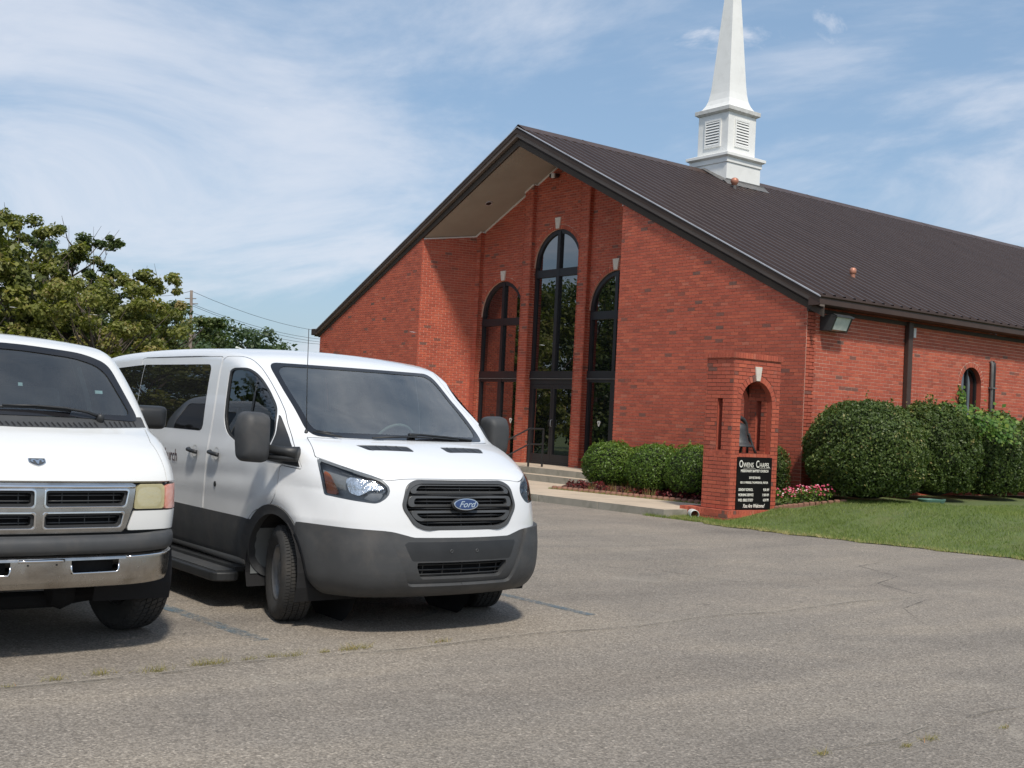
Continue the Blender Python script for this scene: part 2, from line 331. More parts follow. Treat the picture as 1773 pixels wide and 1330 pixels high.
def npmesh(name, V, F, mats, rnd=None, parent=None, smooth=False, kind=None):
    """fast mesh from numpy arrays (all faces with the same number of corners)"""
    V = np.asarray(V, np.float32); F = np.asarray(F, np.int32); k = F.shape[1]
    me = bpy.data.meshes.new(name); me.vertices.add(len(V)); me.vertices.foreach_set('co', V.ravel())
    me.loops.add(F.size); me.loops.foreach_set('vertex_index', F.ravel())
    me.polygons.add(len(F)); me.polygons.foreach_set('loop_start', np.arange(0, F.size, k, dtype=np.int32))
    me.polygons.foreach_set('loop_total', np.full(len(F), k, np.int32))
    if rnd is not None:
        at = me.attributes.new('rnd', 'FLOAT', 'FACE'); at.data.foreach_set('value', np.asarray(rnd, np.float32))
    if smooth: me.polygons.foreach_set('use_smooth', np.ones(len(F), bool))
    me.materials.append(mats); me.update(calc_edges=True); me.validate()
    o = bpy.data.objects.new(name, me); COL.objects.link(o)
    if parent is not None: o.parent = parent
    if kind: o['kind'] = kind
    return o
def thing(name, label, cat, loc=(0, 0, 0), rz=0, group=None):
    o = bpy.data.objects.new(name, None); COL.objects.link(o); o.location = loc; o.rotation_euler = (0, 0, rz)
    o.empty_display_size = 0.3; o['label'] = label; o['category'] = cat
    if group: o['group'] = group
    return o
def tag(o, label, cat, group=None):
    o['label'] = label; o['category'] = cat
    if group: o['group'] = group
    return o
def struct(o): o['kind'] = 'structure'; return o
def stuff(o): o['kind'] = 'stuff'; return o
def clip_poly(poly, nx, ny, c):
    """keep nx*x+ny*y <= c"""
    outp = []; k = len(poly)
    for i in range(k):
        p, q = poly[i], poly[(i+1) % k]; a = nx*p[0]+ny*p[1]-c; b = nx*q[0]+ny*q[1]-c
        if a <= 0: outp.append(p)
        if (a < 0 < b) or (b < 0 < a):
            t = a/(a-b); outp.append((p[0]+(q[0]-p[0])*t, p[1]+(q[1]-p[1])*t))
    return outp
def parea(p): return 0.5*sum(p[i][0]*p[(i+1) % len(p)][1]-p[(i+1) % len(p)][0]*p[i][1] for i in range(len(p)))
BL, BH, JT = 0.2032, 0.0677, 0.0108
def brick_polys(L, z0, z1, top=None, holes=(), s0=0.0, shift=0.0):
    """running bond in (s,z). top: list of (nx,ny,c) half planes. holes: (sc, R, zspring, zbottom, ring) arched openings.
    yields polygons and random values"""
    res = []; k0 = int(math.floor(z0/BH)); k1 = int(math.ceil(z1/BH))
    for k in range(k0, k1):
        za, zb = k*BH+JT/2, (k+1)*BH-JT/2; off = (0.5*BL if k % 2 else 0)+shift
        i0 = int(math.floor((s0-off)/BL))-1; i1 = int(math.ceil((L-off)/BL))+1
        for i in range(i0, i1):
            a, b = off+i*BL+JT/2, off+(i+1)*BL-JT/2; jit = random.uniform(-.0015, .0015)
            p = [(a, za+jit), (b, za+jit), (b, zb+jit), (a, zb+jit)]
            p = clip_poly(p, -1, 0, -s0) if a < s0 else p
            p = clip_poly(p, 1, 0, L) if p and b > L else p
            if p and za < z0: p = clip_poly(p, 0, -1, -z0)
            for h in (top or []):
                if p: p = clip_poly(p, *h)
            if not p: continue
            parts = [p]
            for (sc, Rr, zs, zbm, ring) in holes:
                np_ = []
                for q in parts:
                    cx_ = sum(x for x, _ in q)/len(q); cz_ = sum(z for _, z in q)/len(q)
                    if cz_ < zbm-0.02 or cz_ > zs+Rr+ring+0.2 or abs(cx_-sc) > Rr+ring+BL: np_.append(q); continue
                    if cz_ <= zs:
                        l = clip_poly(q, 1, 0, sc-Rr); r_ = clip_poly(q, -1, 0, -(sc+Rr))
                        if len(l) > 2: np_.append(l)
                        if len(r_) > 2: np_.append(r_)
                    else:
                        ddx, ddz = cx_-sc, cz_-zs; d = math.hypot(ddx, ddz) or 1e-6; RR = Rr+ring+JT
                        if d < RR-BL*0.6: continue
                        nx, nz = ddx/d, ddz/d
                        c = clip_poly(q, -nx, -nz, -(nx*sc+nz*zs+RR))
                        if len(c) > 2: np_.append(c)
                parts = np_
            for q in parts:
                if len(q) > 2 and abs(parea(q)) > 0.0006: res.append((q, random.random()))
    return res
def arch_ring(sc, Rr, zs, ring, n):
    res = []
    for i in range(n):
        a, b = PI*i/n+0.006/Rr, PI*(i+1)/n-0.006/Rr
        pts = [(sc+r_*math.cos(t), zs+r_*math.sin(t)) for r_, t in ((Rr, a), (Rr+ring, a), (Rr+ring, b), (Rr, b))]
        res.append((pts, random.random()))
    return res
BRICKMESH = {}
def single_brick(poly, o, u, v, n, parent, d=0.011):
    """one brick as its own object; whole bricks share one mesh"""
    o, u, v, n = map(Vector, (o, u, v, n))
    w = max(p[0] for p in poly)-min(p[0] for p in poly); h = max(p[1] for p in poly)-min(p[1] for p in poly)
    x0 = min(p[0] for p in poly); y0 = min(p[1] for p in poly)
    whole = len(poly) == 4 and abs(w-(BL-JT)) < 1e-4 and abs(h-(BH-JT)) < 1e-4
    key = (tuple(n), tuple(u)) if whole else None
    if key is None or key not in BRICKMESH:
        mb = MB(); mb.prism([(p[0]-x0, p[1]-y0) for p in poly], (0, 0, 0), u, v, n, 0.0, d, back=False)
        ob = mb.obj('brick', M['brick1'], parent); me = ob.data
        if key is not None: BRICKMESH[key] = me
    else:
        ob = bpy.data.objects.new('brick', BRICKMESH[key]); COL.objects.link(ob); ob.parent = parent
    ob.location = o+u*x0+v*y0+n*random.uniform(-.001, .0015)
    return ob
def poly_face(mb, outer, holes, o, u, v, n, d, mi=0):
    """flat face with holes"""
    o, u, v, n = map(Vector, (o, u, v, n))
    loops = [outer]+list(holes)
    tris = tessellate_polygon([[Vector((p[0], p[1], 0)) for p in l] for l in loops])
    flat = [p for l in loops for p in l]
    vs = [o+u*p[0]+v*p[1]+n*d for p in flat]
    fs = []
    for t in tris:
        a, b, c = (vs[i] for i in t); nn = (b-a).cross(c-a)
        fs.append(tuple(t) if nn.dot(n) > 0 else tuple(reversed(t)))
    mb.add(vs, fs, 0.5, mi)
def arch_pts(sc, Rr, zs, zb, n=24):
    return [(sc-Rr, zb), (sc+Rr, zb)]+[(sc+Rr*math.cos(PI*i/n), zs+Rr*math.sin(PI*i/n)) for i in range(n+1)]
# ------------------------------------------------------------------ ground, lot, walk
def at(px, py, D):
    """point D metres in front of the lens for a photo pixel (used once, to place far things)"""
    return CAMLOC + (fw + rr*((px-886.5)/2032.6) - uu*((py-665)/2032.6))*D
mb = MB(); mb.add([(-500, -500, -.03), (500, -500, -.03), (500, 500, -.03), (-500, 500, -.03)], [(0, 1, 2, 3)])
g = struct(mb.obj('ground', M['field']))
mb = MB(); mb.add([(-9, -60, 0), (60, -60, 0), (60, 30, 0), (30, 30, 0), (-9, 30, 0)], [(0, 1, 2, 3, 4)])
struct(mb.obj('asphalt_lot', M['asphalt']))

def kerbY(x): return -3.87+0.07*x
# worn asphalt joint with sand in it, parking lines
def strip(name, pts, w, z, mat, sub=1):
    mb = MB(); L = []; Rr = []
    P = [Vector((p[0], p[1], 0)) for p in pts]
    for i, p in enumerate(P):
        d = (P[min(i+1, len(P)-1)]-P[max(i-1, 0)]).normalized(); n = Vector((-d.y, d.x, 0)); ww = w[i] if hasattr(w, '__len__') else w
        L.append(p+n*ww/2+Vector((0, 0, z))); Rr.append(p-n*ww/2+Vector((0, 0, z)))
    k = len(P); mb.add(L+Rr, [(i, k+i, k+i+1, i+1) for i in range(k-1)])
    return struct(mb.obj(name, mat))
jp = [(17.28+0.05*math.sin(i*1.3)+random.uniform(-.02, .02)-0.012*i, -18+0.42*i) for i in range(26)]
strip('asphalt_joint', jp, [random.uniform(.05, .15) for _ in jp], 0.004, M['seam_sand'])
strip('asphalt_joint', [(x+.01, y) for x, y in jp], [random.uniform(.008, .02) for _ in jp], 0.008, M['crack'])
jp2 = [(20.1+0.05*math.sin(i*.9)+random.uniform(-.03, .03), -16+0.4*i) for i in range(16)]
strip('asphalt_joint', jp2, [random.uniform(.02, .05) for _ in jp2], 0.004, M['seam_sand'])
strip('asphalt_joint', jp2[5:], [random.uniform(.006, .014) for _ in jp2[5:]], 0.008, M['crack'])
cr = [(18.0, -8.8), (17.4, -8.2), (17.1, -7.3), (16.2, -6.9), (15.9, -6.1), (15.1, -5.7), (14.9, -4.9)]
strip('asphalt_crack', cr, [.012, .02, .012, .024, .014, .02, .008], 0.004, M['crack'])
strip('asphalt_crack', [(14.0, -9.2), (14.7, -8.6), (15.5, -8.5), (16.1, -7.9)], [.01, .02, .014, .008], 0.004, M['crack'])
strip('parking_line', [(10.5, -14.62), (12.5, -14.45), (14.6, -14.31), (15.6, -14.24), (16.55, -14.17)], 0.115, 0.004, M['blue_paint'])
strip('parking_line', [(10.6, -11.5), (13, -11.43), (15.2, -11.35), (16.6, -11.3)], 0.10, 0.004, M['blue_paint'])
arc = [(15.82+0.52*math.cos(t)*0.75, -12.92+0.55*math.sin(t)) for t in [R(-110+i*16) for i in range(15)]]
strip('parking_symbol', arc, 0.06, 0.004, M['faint_paint'])
strip('parking_symbol', [(15.35, -12.9), (15.6, -12.55), (15.75, -12.3), (15.68, -12.05)], 0.05, 0.004, M['faint_paint'])

# kerb and walk: slab tops and kerb faces
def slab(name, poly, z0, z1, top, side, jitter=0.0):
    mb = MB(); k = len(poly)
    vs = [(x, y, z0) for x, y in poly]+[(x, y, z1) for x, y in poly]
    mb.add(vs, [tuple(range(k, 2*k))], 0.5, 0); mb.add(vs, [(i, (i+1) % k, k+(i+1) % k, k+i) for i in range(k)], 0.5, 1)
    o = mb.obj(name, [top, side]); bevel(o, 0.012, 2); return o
walk = []
xs = [-9, -6.4, -3.9, -1.4, 1.1, 3.0, 4.55, 6.1, 7.7, 9.3]
bedE = lambda x: -1.86+0.165*(x-4.55)
for a, b in zip(xs[:-1], xs[1:]):
    g_ = 0.006
    back = [(b-g_, -.33), (a+g_, -.33)] if b <= 4.6 else [(b-g_, bedE(b)), (a+g_, bedE(a))]
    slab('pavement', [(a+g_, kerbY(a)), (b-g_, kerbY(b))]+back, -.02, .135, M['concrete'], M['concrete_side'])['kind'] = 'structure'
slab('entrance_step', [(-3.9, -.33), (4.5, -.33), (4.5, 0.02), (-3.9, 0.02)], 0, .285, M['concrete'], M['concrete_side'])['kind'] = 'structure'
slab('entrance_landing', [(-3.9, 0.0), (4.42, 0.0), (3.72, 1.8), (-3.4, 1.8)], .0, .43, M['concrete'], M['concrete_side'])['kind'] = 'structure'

def ss(t): t = max(0.0, min(1.0, t)); return t*t*(3-2*t)
EDGE = [(9.2, -3.0), (9.9, -3.2), (10.6, -3.38), (11.6, -3.3), (12.6, -3.12), (14.0, -2.8), (15.4, -2.48), (18, -1.9), (24, -.9), (40, 1.5)]
def edgeY(x):
    for (a, ya), (b, yb) in zip(EDGE[:-1], EDGE[1:]):
        if x <= b: return ya+(yb-ya)*(x-a)/(b-a)+0.05*math.sin(x*5.1)+0.04*math.sin(x*11.3)+0.02*math.sin(x*27)
    return EDGE[-1][1]
def lawnz(x, y):
    d = y-edgeY(x); return 0.012+0.39*ss(d/3.4)
mb = MB(); nx_, ny_ = 110, 60; vs = []; fs = []
for i in range(nx_+1):
    x = 9.25+(i/nx_)**1.5*28
    for j in range(ny_+1):
        y = edgeY(x)+(j/ny_)**2*34; vs.append((x, y, lawnz(x, y)+ (0.012*math.sin(x*2.1+y*1.3)*math.sin(y*1.7) if j > 3 else 0)))
for i in range(nx_):
    for j in range(ny_): a = i*(ny_+1)+j; fs.append((a, a+ny_+1, a+ny_+2, a+1))
mb.add(vs, fs); struct(mb.obj('lawn', M['lawn'], smooth=True))
# far lawn on the other side of the lot, under the trees
mb = MB(); mb.add([(-120, -120, .02), (-9, -120, .02), (-9, 120, .02), (-120, 120, .02)], [(0, 1, 2, 3)]); struct(mb.obj('lawn', M['lawn']))

def blades(name, P, hmin, hmax, w, mat, lean=0.4, rn=None):
    """single triangle blades rooted at P (N,3)"""
    n = len(P); a = rng.uniform(0, 2*PI, n); h = rng.uniform(hmin, hmax, n); l = rng.normal(0, lean, (n, 2))*h[:, None]
    ww = rng.uniform(.6, 1.3, n)*w
    d = np.stack([np.cos(a)*ww, np.sin(a)*ww, np.zeros(n)], 1)
    tip = P+np.stack([l[:, 0], l[:, 1], h], 1)
    V = np.stack([P-d, P+d, tip], 1).reshape(-1, 3); F = np.arange(3*n).reshape(-1, 3)
    return npmesh(name, V, F, mat, rng.random(n) if rn is None else rn, kind='stuff')
pts = []
while len(pts) < 120000:
    x = 9.3+14.0*random.random()**1.25; t = random.random()
    e = edgeY(x); y = e-0.04+t**1.2*(6.5 if x > 12 else 4.6)
    if x < 9.35 or (x < 10.35 and y > -2.75 and x > 9.1 and y < -1.35): continue
    if x < 10.75 and y > -1.45: continue
    pts.append((x, y, lawnz(x, y)-.004))
P = np.array(pts); patch = 0.5+0.22*np.sin(P[:, 0]*1.9+1)*np.sin(P[:, 1]*2.3)
edge_dist = P[:, 1]-np.array([edgeY(x) for x in P[:, 0]])
rn = np.clip(patch*0.6+rng.random(len(P))*0.55-0.05+0.45*np.exp(-np.maximum(edge_dist, 0)/0.16), 0, 1)
blades('grass', P, .018, .060, .0045, M['grass'], 0.5, rn)

# planting bed with mulch
mb = MB(); nn = 34; vs = []; fs = []
for i in range(nn+1):
    x = 4.5+i/nn*5.0
    for j in range(11):
        y0 = bedE(x)+.02; y = y0+(0.02-y0)*j/10; vs.append((x, y, .12+.15*ss((y-y0)/.7)+random.uniform(-.012, .012)))
for i in range(nn):
    for j in range(10): a = i*11+j; fs.append((a, a+11, a+12, a+1))
mb.add(vs, fs); struct(mb.obj('mulch_bed', M['mulch']))
mb = MB()
for i in range(nn):
    x = 4.62+i*0.142
    if x > 9.1: break
    mb.lathe([(0.001, .035), (.045, .032), (.062, .012), (.064, -.09)], (x, bedE(x)+.035, .17), seg=10, rnd=random.random())
tag(mb.obj('bed_edging', M['edge_brick'], smooth=True), 'scalloped red brick edging along the front of the mulched bed beside the walk', 'garden edging')
pts = [(x, bedE(x)-.04+random.random()*.09, .135) for x in [4.5+4.6*random.random() for _ in range(2600)]]
blades('bed_edge_grass', np.array(pts), .015, .055, .004, M['grass'], .5, np.clip(rng.random(2600)*.5+.45, 0, 1))
pts = []
for _ in range(900):
    x = 8.9+1.2*random.random(); pts.append((x, kerbY(x)+.02-random.random()*.12, 0))
blades('kerb_grass', np.array(pts), .02, .07, .004, M['grass'], .5)

# ------------------------------------------------------------------ church
church = thing('church', 'red brick church with brown ribbed metal roof and three tall arched windows', 'church', (0, 0, 0))
XL, XR, XC = -9.55, 9.61, 0.42
UL, UR = 0.454, 0.489                    # slopes of the underside left and right of the ridge
ZU = 8.42
def zu(x): return ZU-(UL*(XC-x) if x < XC else UR*(x-XC))
RX, RZ = 0.45, 8.87
TL, TR = 0.475, 0.499
def zt(x): return RZ-(TL*(RX-x) if x < RX else TR*(x-RX))
wall = MB()
bricks = []      # (poly, rnd, o, u, v, n)
Zv = (0, 0, 1)
def run(o, u, n, L, z0, z1, top=None, holes=(), shift=0.0, s0=0.0, L2=None):
    for q, r_ in brick_polys(L if L2 is None else L2, z0, z1, top, holes, s0, shift): bricks.append((q, r_, o, u, n))
    for (sc, Rr, zs, zb, ring) in holes:
        if ring > 0.05:
            for q, r_ in arch_ring(sc, Rr, zs, ring, int(PI*(Rr+ring/2)/0.075)): bricks.append((q, r_, o, u, n))
# right front wall
o_, u_, n_ = (4.37, 0, 0), (1, 0, 0), (0, -1, 0)
c = zu(4.37)
run(o_, u_, n_, XR-4.37, .1, c+.05, top=[(UR, 1, c+.03)], L2=XR-4.37+.0)
wall.prism([(0, 0), (XR-4.37, 0), (XR-4.37, zu(XR)+.1), (0, c+.1)], o_, u_, Zv, n_, -.25, 0)
# left front wall
o_ = (XL, 0, 0); c = zu(XL)
run(o_, u_, n_, -3.83-XL, .1, zu(-3.83)+.05, top=[(-UL, 1, c+.03)])
wall.prism([(0, 0), (-3.83-XL, 0), (-3.83-XL, zu(-3.83)+.1), (0, c+.1)], o_, u_, Zv, n_, -.25, 0)
# splayed returns
def seg_wall(a, b, z0=.3, shift=0.0, thick=.2, ztop=None):
    a = Vector((*a, 0)); b = Vector((*b, 0)); d = b-a; L = d.length; u = d/L; n = u.cross(Vector(Zv))
    za, zb = zu(a.x), zu(b.x)
    k = (zb-za)/L
    run(tuple(a), tuple(u), tuple(n), L, z0, max(za, zb)+.1, top=[(-k, 1, za+.04)], shift=shift)
    wall.prism([(0, z0-.2), (L, z0-.2), (L, zb+.1), (0, za+.1)], tuple(a), tuple(u), Zv, tuple(n), -thick, 0)
seg_wall((-3.83, 0), (-3.36, 1.5), shift=.05)
seg_wall((3.70, 1.5), (4.37, 0), shift=.02)
# piers
for a, b, s0, s1 in ((-3.36, -3.12, 0, 1), (-1.18, -.81, 1, 1), (1.13, 1.5, 1, 1), (3.44, 3.70, 1, 0)):
    seg_wall((a, 1.5), (b, 1.5), shift=.03, thick=.1)
    if s1: seg_wall((b, 1.5), (b, 1.72), shift=.1, thick=.05)
    if s0: seg_wall((a, 1.72), (a, 1.5), shift=.1, thick=.05)
# bay walls over the arched openings
WIN = [(-2.15, .955, 4.40), (.16, .955, 5.62), (2.47, .955, 4.38)]
for (sc, Rr, zs), (a, b) in zip(WIN, ((-3.12, -1.18), (-.81, 1.13), (1.5, 3.44))):
    L = b-a; o_ = (a, 1.62, 0); za, zb = zu(a), zu(b); tops = []
    if a < XC < b: tops = [(-UL, 1, zu(a)+.04), (UR, 1, zu(b)+UR*L+.04)]; outer = [(0, zs-.4), (L, zs-.4), (L, zb+.05), (XC-a, ZU+.05), (0, za+.05)]
    elif b <= XC: tops = [(-UL, 1, za+.04)]; outer = [(0, zs-.4), (L, zs-.4), (L, zb+.05), (0, za+.05)]
    else: tops = [(UR, 1, za+.04)]; outer = [(0, zs-.4), (L, zs-.4), (L, zb+.05), (0, za+.05)]
    run(o_, (1, 0, 0), (0, -1, 0), L, zs-.35, max(za, zb, ZU if a < XC < b else 0)+.1, top=tops, holes=[(sc-a, Rr, zs, -1, .105)], shift=.06)
    # mortar plane with the arched hole, open at the bottom
    ap = [(sc-a+Rr*math.cos(PI-PI*i/28), zs+Rr*math.sin(PI-PI*i/28)) for i in range(29)]
    loop = [(0, zs-.4)]+[(max(ap[0][0], .001), zs-.4)]+ap+[(min(ap[-1][0], L-.001), zs-.4)]+outer[1:]
    poly_face(wall, loop, [], o_, (1, 0, 0), Zv, (0, -1, 0), 0)
    # soffit of the arch
    for i in range(28):
        (x0, z0), (x1, z1) = ap[i], ap[i+1]
        wall.add([(a+x0, 1.61, z0), (a+x1, 1.61, z1), (a+x1, 1.74, z1), (a+x0, 1.74, z0)], [(0, 1, 2, 3)])
# side wall
o_, u_, n_ = (XR, 0, 0), (0, 1, 0), (1, 0, 0)
SW = (5.59, .385, 2.79, .95, .10)
run(o_, u_, n_, 12.0, .2, 3.95, holes=[SW])
outer = [(0, 0), (30, 0), (30, 3.95), (0, 3.95)]
poly_face(wall, outer, [arch_pts(SW[0], SW[1], SW[2], SW[3])], o_, u_, Zv, n_, 0)
for k in range(int(.2/BH), int(3.95/BH)):
    bricks.append(([(12.0, k*BH+.005), (30, k*BH+.005), (30, (k+1)*BH-.005), (12.0, (k+1)*BH-.005)], random.random()*.8+.1, o_, u_, n_))
# reveal of the side window
ap = arch_pts(SW[0], SW[1], SW[2], SW[3]); k = len(ap)
for i in range(k):
    (y0, z0), (y1, z1) = ap[i], ap[(i+1) % k]
    wall.add([(XR+.005, y0, z0), (XR+.005, y1, z1), (XR-.2, y1, z1), (XR-.2, y0, z0)], [(0, 3, 2, 1)], 0.5, 1)
wall.box((XR-.02, -.0085, .1), (XR+.0025, .0, 3.9))
# back and left walls
wall.prism([(0, 0), (XR-XL, 0), (XR-XL, 3.9), (XC-XL, 8.3), (0, 3.6)], (XL, 29.8, 0), (1, 0, 0), Zv, (0, -1, 0), -.2, 0)
wall.box((XL+.25, .0, 0), (XL+.45, 29.8, 3.7))
wo = wall.obj('wall', [M['mortar'], M['brick']], church); 
# the 300 bricks that show largest are parts of their own: those nearest the lens at the right front corner
def bdist(b):
    q, r_, o, u, n = b; s = sum(p[0] for p in q)/len(q); z = sum(p[1] for p in q)/len(q)
    P = Vector(o)+Vector(u)*s+Vector((0, 0, z))
    if z < 1.75: return 99
    face = abs(Vector(n).dot((CAMLOC-P).normalized()))
    return (P-CAMLOC).length/math.sqrt(max(face, .05)) if max(p[0] for p in q)-min(p[0] for p in q) > .15 and max(p[0] for p in q)-min(p[0] for p in q) < .3 else 99
order = sorted(range(len(bricks)), key=lambda i: bdist(bricks[i])); single = set(order[:292])
mbk = MB()
for i, (q, r_, o, u, n) in enumerate(bricks):
    if i in single: single_brick(q, o, u, Zv, n, wo, .0045 if n == (1, 0, 0) else .011)
    else: mbk.prism(q, o, u, Zv, n, 0.0, (.0045 if n == (1, 0, 0) else .0105)+random.uniform(-.0012, .0015), rnd=r_, back=False)
bo = mbk.obj('brick', M['brick'], wo); stuff(bo)

# cast keystones
for sc, zb_, zt_ in ((-2.15, 5.37, 5.64), (.13, 6.585, 6.88), (2.45, 5.345, 5.62)):
    mb = MB(); mb.prism([(sc-.065, zb_), (sc+.065, zb_), (sc+.115, zt_), (sc-.115, zt_)], (0, 1.62, 0), (1, 0, 0), Zv, (0, -1, 0), 0.0, .045)
    bevel(mb.obj('keystone', M['stone'], church), .006)

# windows of the entrance
def entrance_window(sc, Rr, zs, zcross, door):
    f = MB(); y0, y1 = 1.655, 1.735; fwid = .085; zb = .45
    # outer frame
    f.box((sc-Rr, y0, zb), (sc-Rr+fwid, y1, zs)); f.box((sc+Rr-fwid, y0, zb), (sc+Rr, y1, zs))
    n = 28
    for i in range(n):
        a, b = PI*i/n, PI*(i+1)/n
        q = [(sc+r_*math.cos(t), zs+r_*math.sin(t)) for r_, t in ((Rr-fwid-.03, a), (Rr, a), (Rr, b), (Rr-fwid-.03, b))]
        f.prism(q, (0, y0, 0), (1, 0, 0), Zv, (0, -1, 0), -.08, 0)
    pw = .105 if not door else .12
    f.box((sc-pw/2, y0-.02, 2.86), (sc+pw/2, y1, zs+Rr-.05))
    f.box((sc-Rr+.01, y0-.015, zcross-.1), (sc+Rr-.01, y1-.01, zcross+.1))
    fr = f.obj('window_frame', M['bronze'], church)
    l = MB(); l.box((sc-Rr+.002, y0-.03, 2.675), (sc+Rr-.002, y1+.01, 2.865)); l.obj('lintel', M['bronze'], church)
    l = MB(); l.box((sc-Rr+.002, y0-.045, 2.655), (sc+Rr-.002, y0-.0, 2.674)); l.obj('drip_edge', M['lead'], church)
    yg = 1.70
    for sx, x0, x1 in ((-1, sc-Rr+.05, sc), (1, sc, sc+Rr-.05)):
        mb = MB(); mb.add([(x0, yg, 2.86), (x1, yg, 2.86), (x1, yg, zcross), (x0, yg, zcross)], [(0, 1, 2, 3)]); mb.obj('pane', M['church_glass'], fr)
        aa = [(sc+sx*(Rr-.06)*math.cos(PI/2*i/14), zs+(Rr-.06)*math.sin(PI/2*i/14)) for i in range(15)]
        if zcross < zs: pl = [(sc, zcross)]+[(sc+sx*(Rr-.06), zcross)]+aa
        else: pl = [(sc, zcross)]+[p for p in aa if p[1] >= zcross]
        if sx < 0: pl = pl[::-1]
        mb = MB(); mb.add([(x, yg, z) for x, z in pl], [tuple(range(len(pl)))]); mb.obj('pane', M['church_glass'], fr)
    if not door:
        f2 = MB(); f2.box((sc-.05-.03, y0-.01, zb), (sc+.05+.03, y1, 2.66)); f2.box((sc-Rr+fwid, y0, zb), (sc+Rr-fwid, y1, zb+.16)); f2.box((sc-Rr+fwid, y0, 2.58), (sc+Rr-fwid, y1, 2.66))
        fl = f2.obj('lower_frame', M['bronze'], church)
        for x0, x1 in ((sc-Rr+fwid, sc-.08), (sc+.08, sc+Rr-fwid)):
            mb = MB(); mb.add([(x0, yg, zb+.16), (x1, yg, zb+.16), (x1, yg, 2.58), (x0, yg, 2.58)], [(0, 1, 2, 3)]); mb.obj('pane', M['church_glass'], fl)
    else:
        f2 = MB(); f2.box((sc-Rr+fwid, y0, 2.52), (sc+Rr-fwid, y1, 2.66)); f2.box((sc-Rr+fwid, y0, zb-.02), (sc+Rr-fwid, y1-.01, zb+.02)); f2.obj('door_frame', M['bronze'], church)
        for x0, x1, hx in ((sc-Rr+fwid+.004, sc-.004, -1), (sc+.004, sc+Rr-fwid-.004, 1)):
            d = MB(); w = .075
            d.box((x0, y0+.005, zb+.025), (x0+w, y1-.02, 2.515)); d.box((x1-w, y0+.005, zb+.025), (x1, y1-.02, 2.515))
            d.box((x0+w, y0+.005, zb+.025), (x1-w, y1-.02, zb+.25)); d.box((x0+w, y0+.005, 2.40), (x1-w, y1-.02, 2.515))
            do = d.obj('door', M['bronze'], church)
            mb = MB(); mb.add([(x0+w, yg, zb+.25), (x1-w, yg, zb+.25), (x1-w, yg, 2.40), (x0+w, yg, 2.40)], [(0, 1, 2, 3)]); mb.obj('pane', M['church_glass'], do)
            hxp = x1-w/2 if hx < 0 else x0+w/2
            mb = MB(); mb.tube([(hxp, y0, 1.42), (hxp, y0-.05, 1.43), (hxp, y0-.055, 1.50), (hxp, y0-.05, 1.59), (hxp, y0, 1.60)], .009, 8); mb.obj('handle', M['grey_box'] if hx > 0 else M['black_metal'], do, smooth=True)
    return fr
entrance_window(-2.15, .955, 4.40, 4.23, False)
entrance_window(.16, .955, 5.62, 5.44, True)
entrance_window(2.47, .955, 4.38, 4.25, False)
mb = MB(); mb.box((-.82, 1.66, .425), (1.14, 1.80, .445)); mb.obj('door_sill', M['lead'], church)
for x, z in ((-1.62, 1.53), (1.98, 1.56)):
    mb = MB(); s_ = .065
    mb.prism([(-s_, s_*.6), (-s_*.6, s_), (s_*.6, s_), (s_, s_*.6), (.012, -s_*1.15), (-.012, -s_*1.15)][::-1], (x, 1.695, z), (1, 0, 0), Zv, (0, -1, 0), 0, .004)
    dec = mb.obj('window_decal', M['sign_white'], church); fix(dec)
    mb = MB(); mb.prism([(-.025, .03), (.025, .03), (0, -.03)][::-1], (x, 1.690, z), (1, 0, 0), Zv, (0, -1, 0), 0, .002); fix(mb.obj('decal_mark', M['lead'], dec))

# side window
fr = MB(); xg = XR-.13
n = 20; sc, Rr, zs, zb = SW[0], SW[1], SW[2], SW[3]
fr.box((xg-.03, sc-Rr, zb), (xg+.03, sc-Rr+.05, zs)); fr.box((xg-.03, sc+Rr-.05, zb), (xg+.03, sc+Rr, zs)); fr.box((xg-.03, sc-Rr, zb), (xg+.03, sc+Rr, zb+.06)); fr.box((xg-.03, sc-.025, zb), (xg+.035, sc+.025, zs+Rr-.03))
for i in range(n):
    a, b = PI*i/n, PI*(i+1)/n
    fr.prism([(sc+r_*math.cos(t), zs+r_*math.sin(t)) for r_, t in ((Rr-.05, a), (Rr, a), (Rr, b), (Rr-.05, b))], (xg, 0, 0), (0, 1, 0), Zv, (1, 0, 0), -.03, .03)
sf = fr.obj('window_frame', M['bronze'], church)
mb = MB(); ap = arch_pts(sc, Rr-.01, zs, zb); mb.add([(xg, y, z) for y, z in ap], [tuple(range(len(ap)))]); mb.obj('pane', M['church_glass'], sf)

# soffit over the recess, its pale trim, recessed lamp
mb = MB()
for xa, xb in ((-3.9, XC), (XC, 4.45)):
    mb.add([(xa, -.02, zu(xa)), (xb, -.02, zu(xb)), (xb, 1.75, zu(xb)), (xa, 1.75, zu(xa)), (xa, -.02, zu(xa)+.05), (xb, -.02, zu(xb)+.05), (xb, 1.75, zu(xb)+.05), (xa, 1.75, zu(xa)+.05)],
           [(0, 3, 2, 1), (4, 5, 6, 7), (0, 1, 5, 4), (2, 3, 7, 6)])
mb.obj('soffit', M['soffit'], church)
mb = MB(); path = [(-3.83, 0.02), (-3.36, 1.5), (-3.12, 1.5), (-3.12, 1.62), (-1.18, 1.62), (-1.18, 1.5), (-.81, 1.5), (-.81, 1.62), (XC, 1.62), (1.13, 1.62), (1.13, 1.5), (1.5, 1.5), (1.5, 1.62), (3.44, 1.62), (3.44, 1.5), (3.70, 1.5), (4.37, 0.02)]
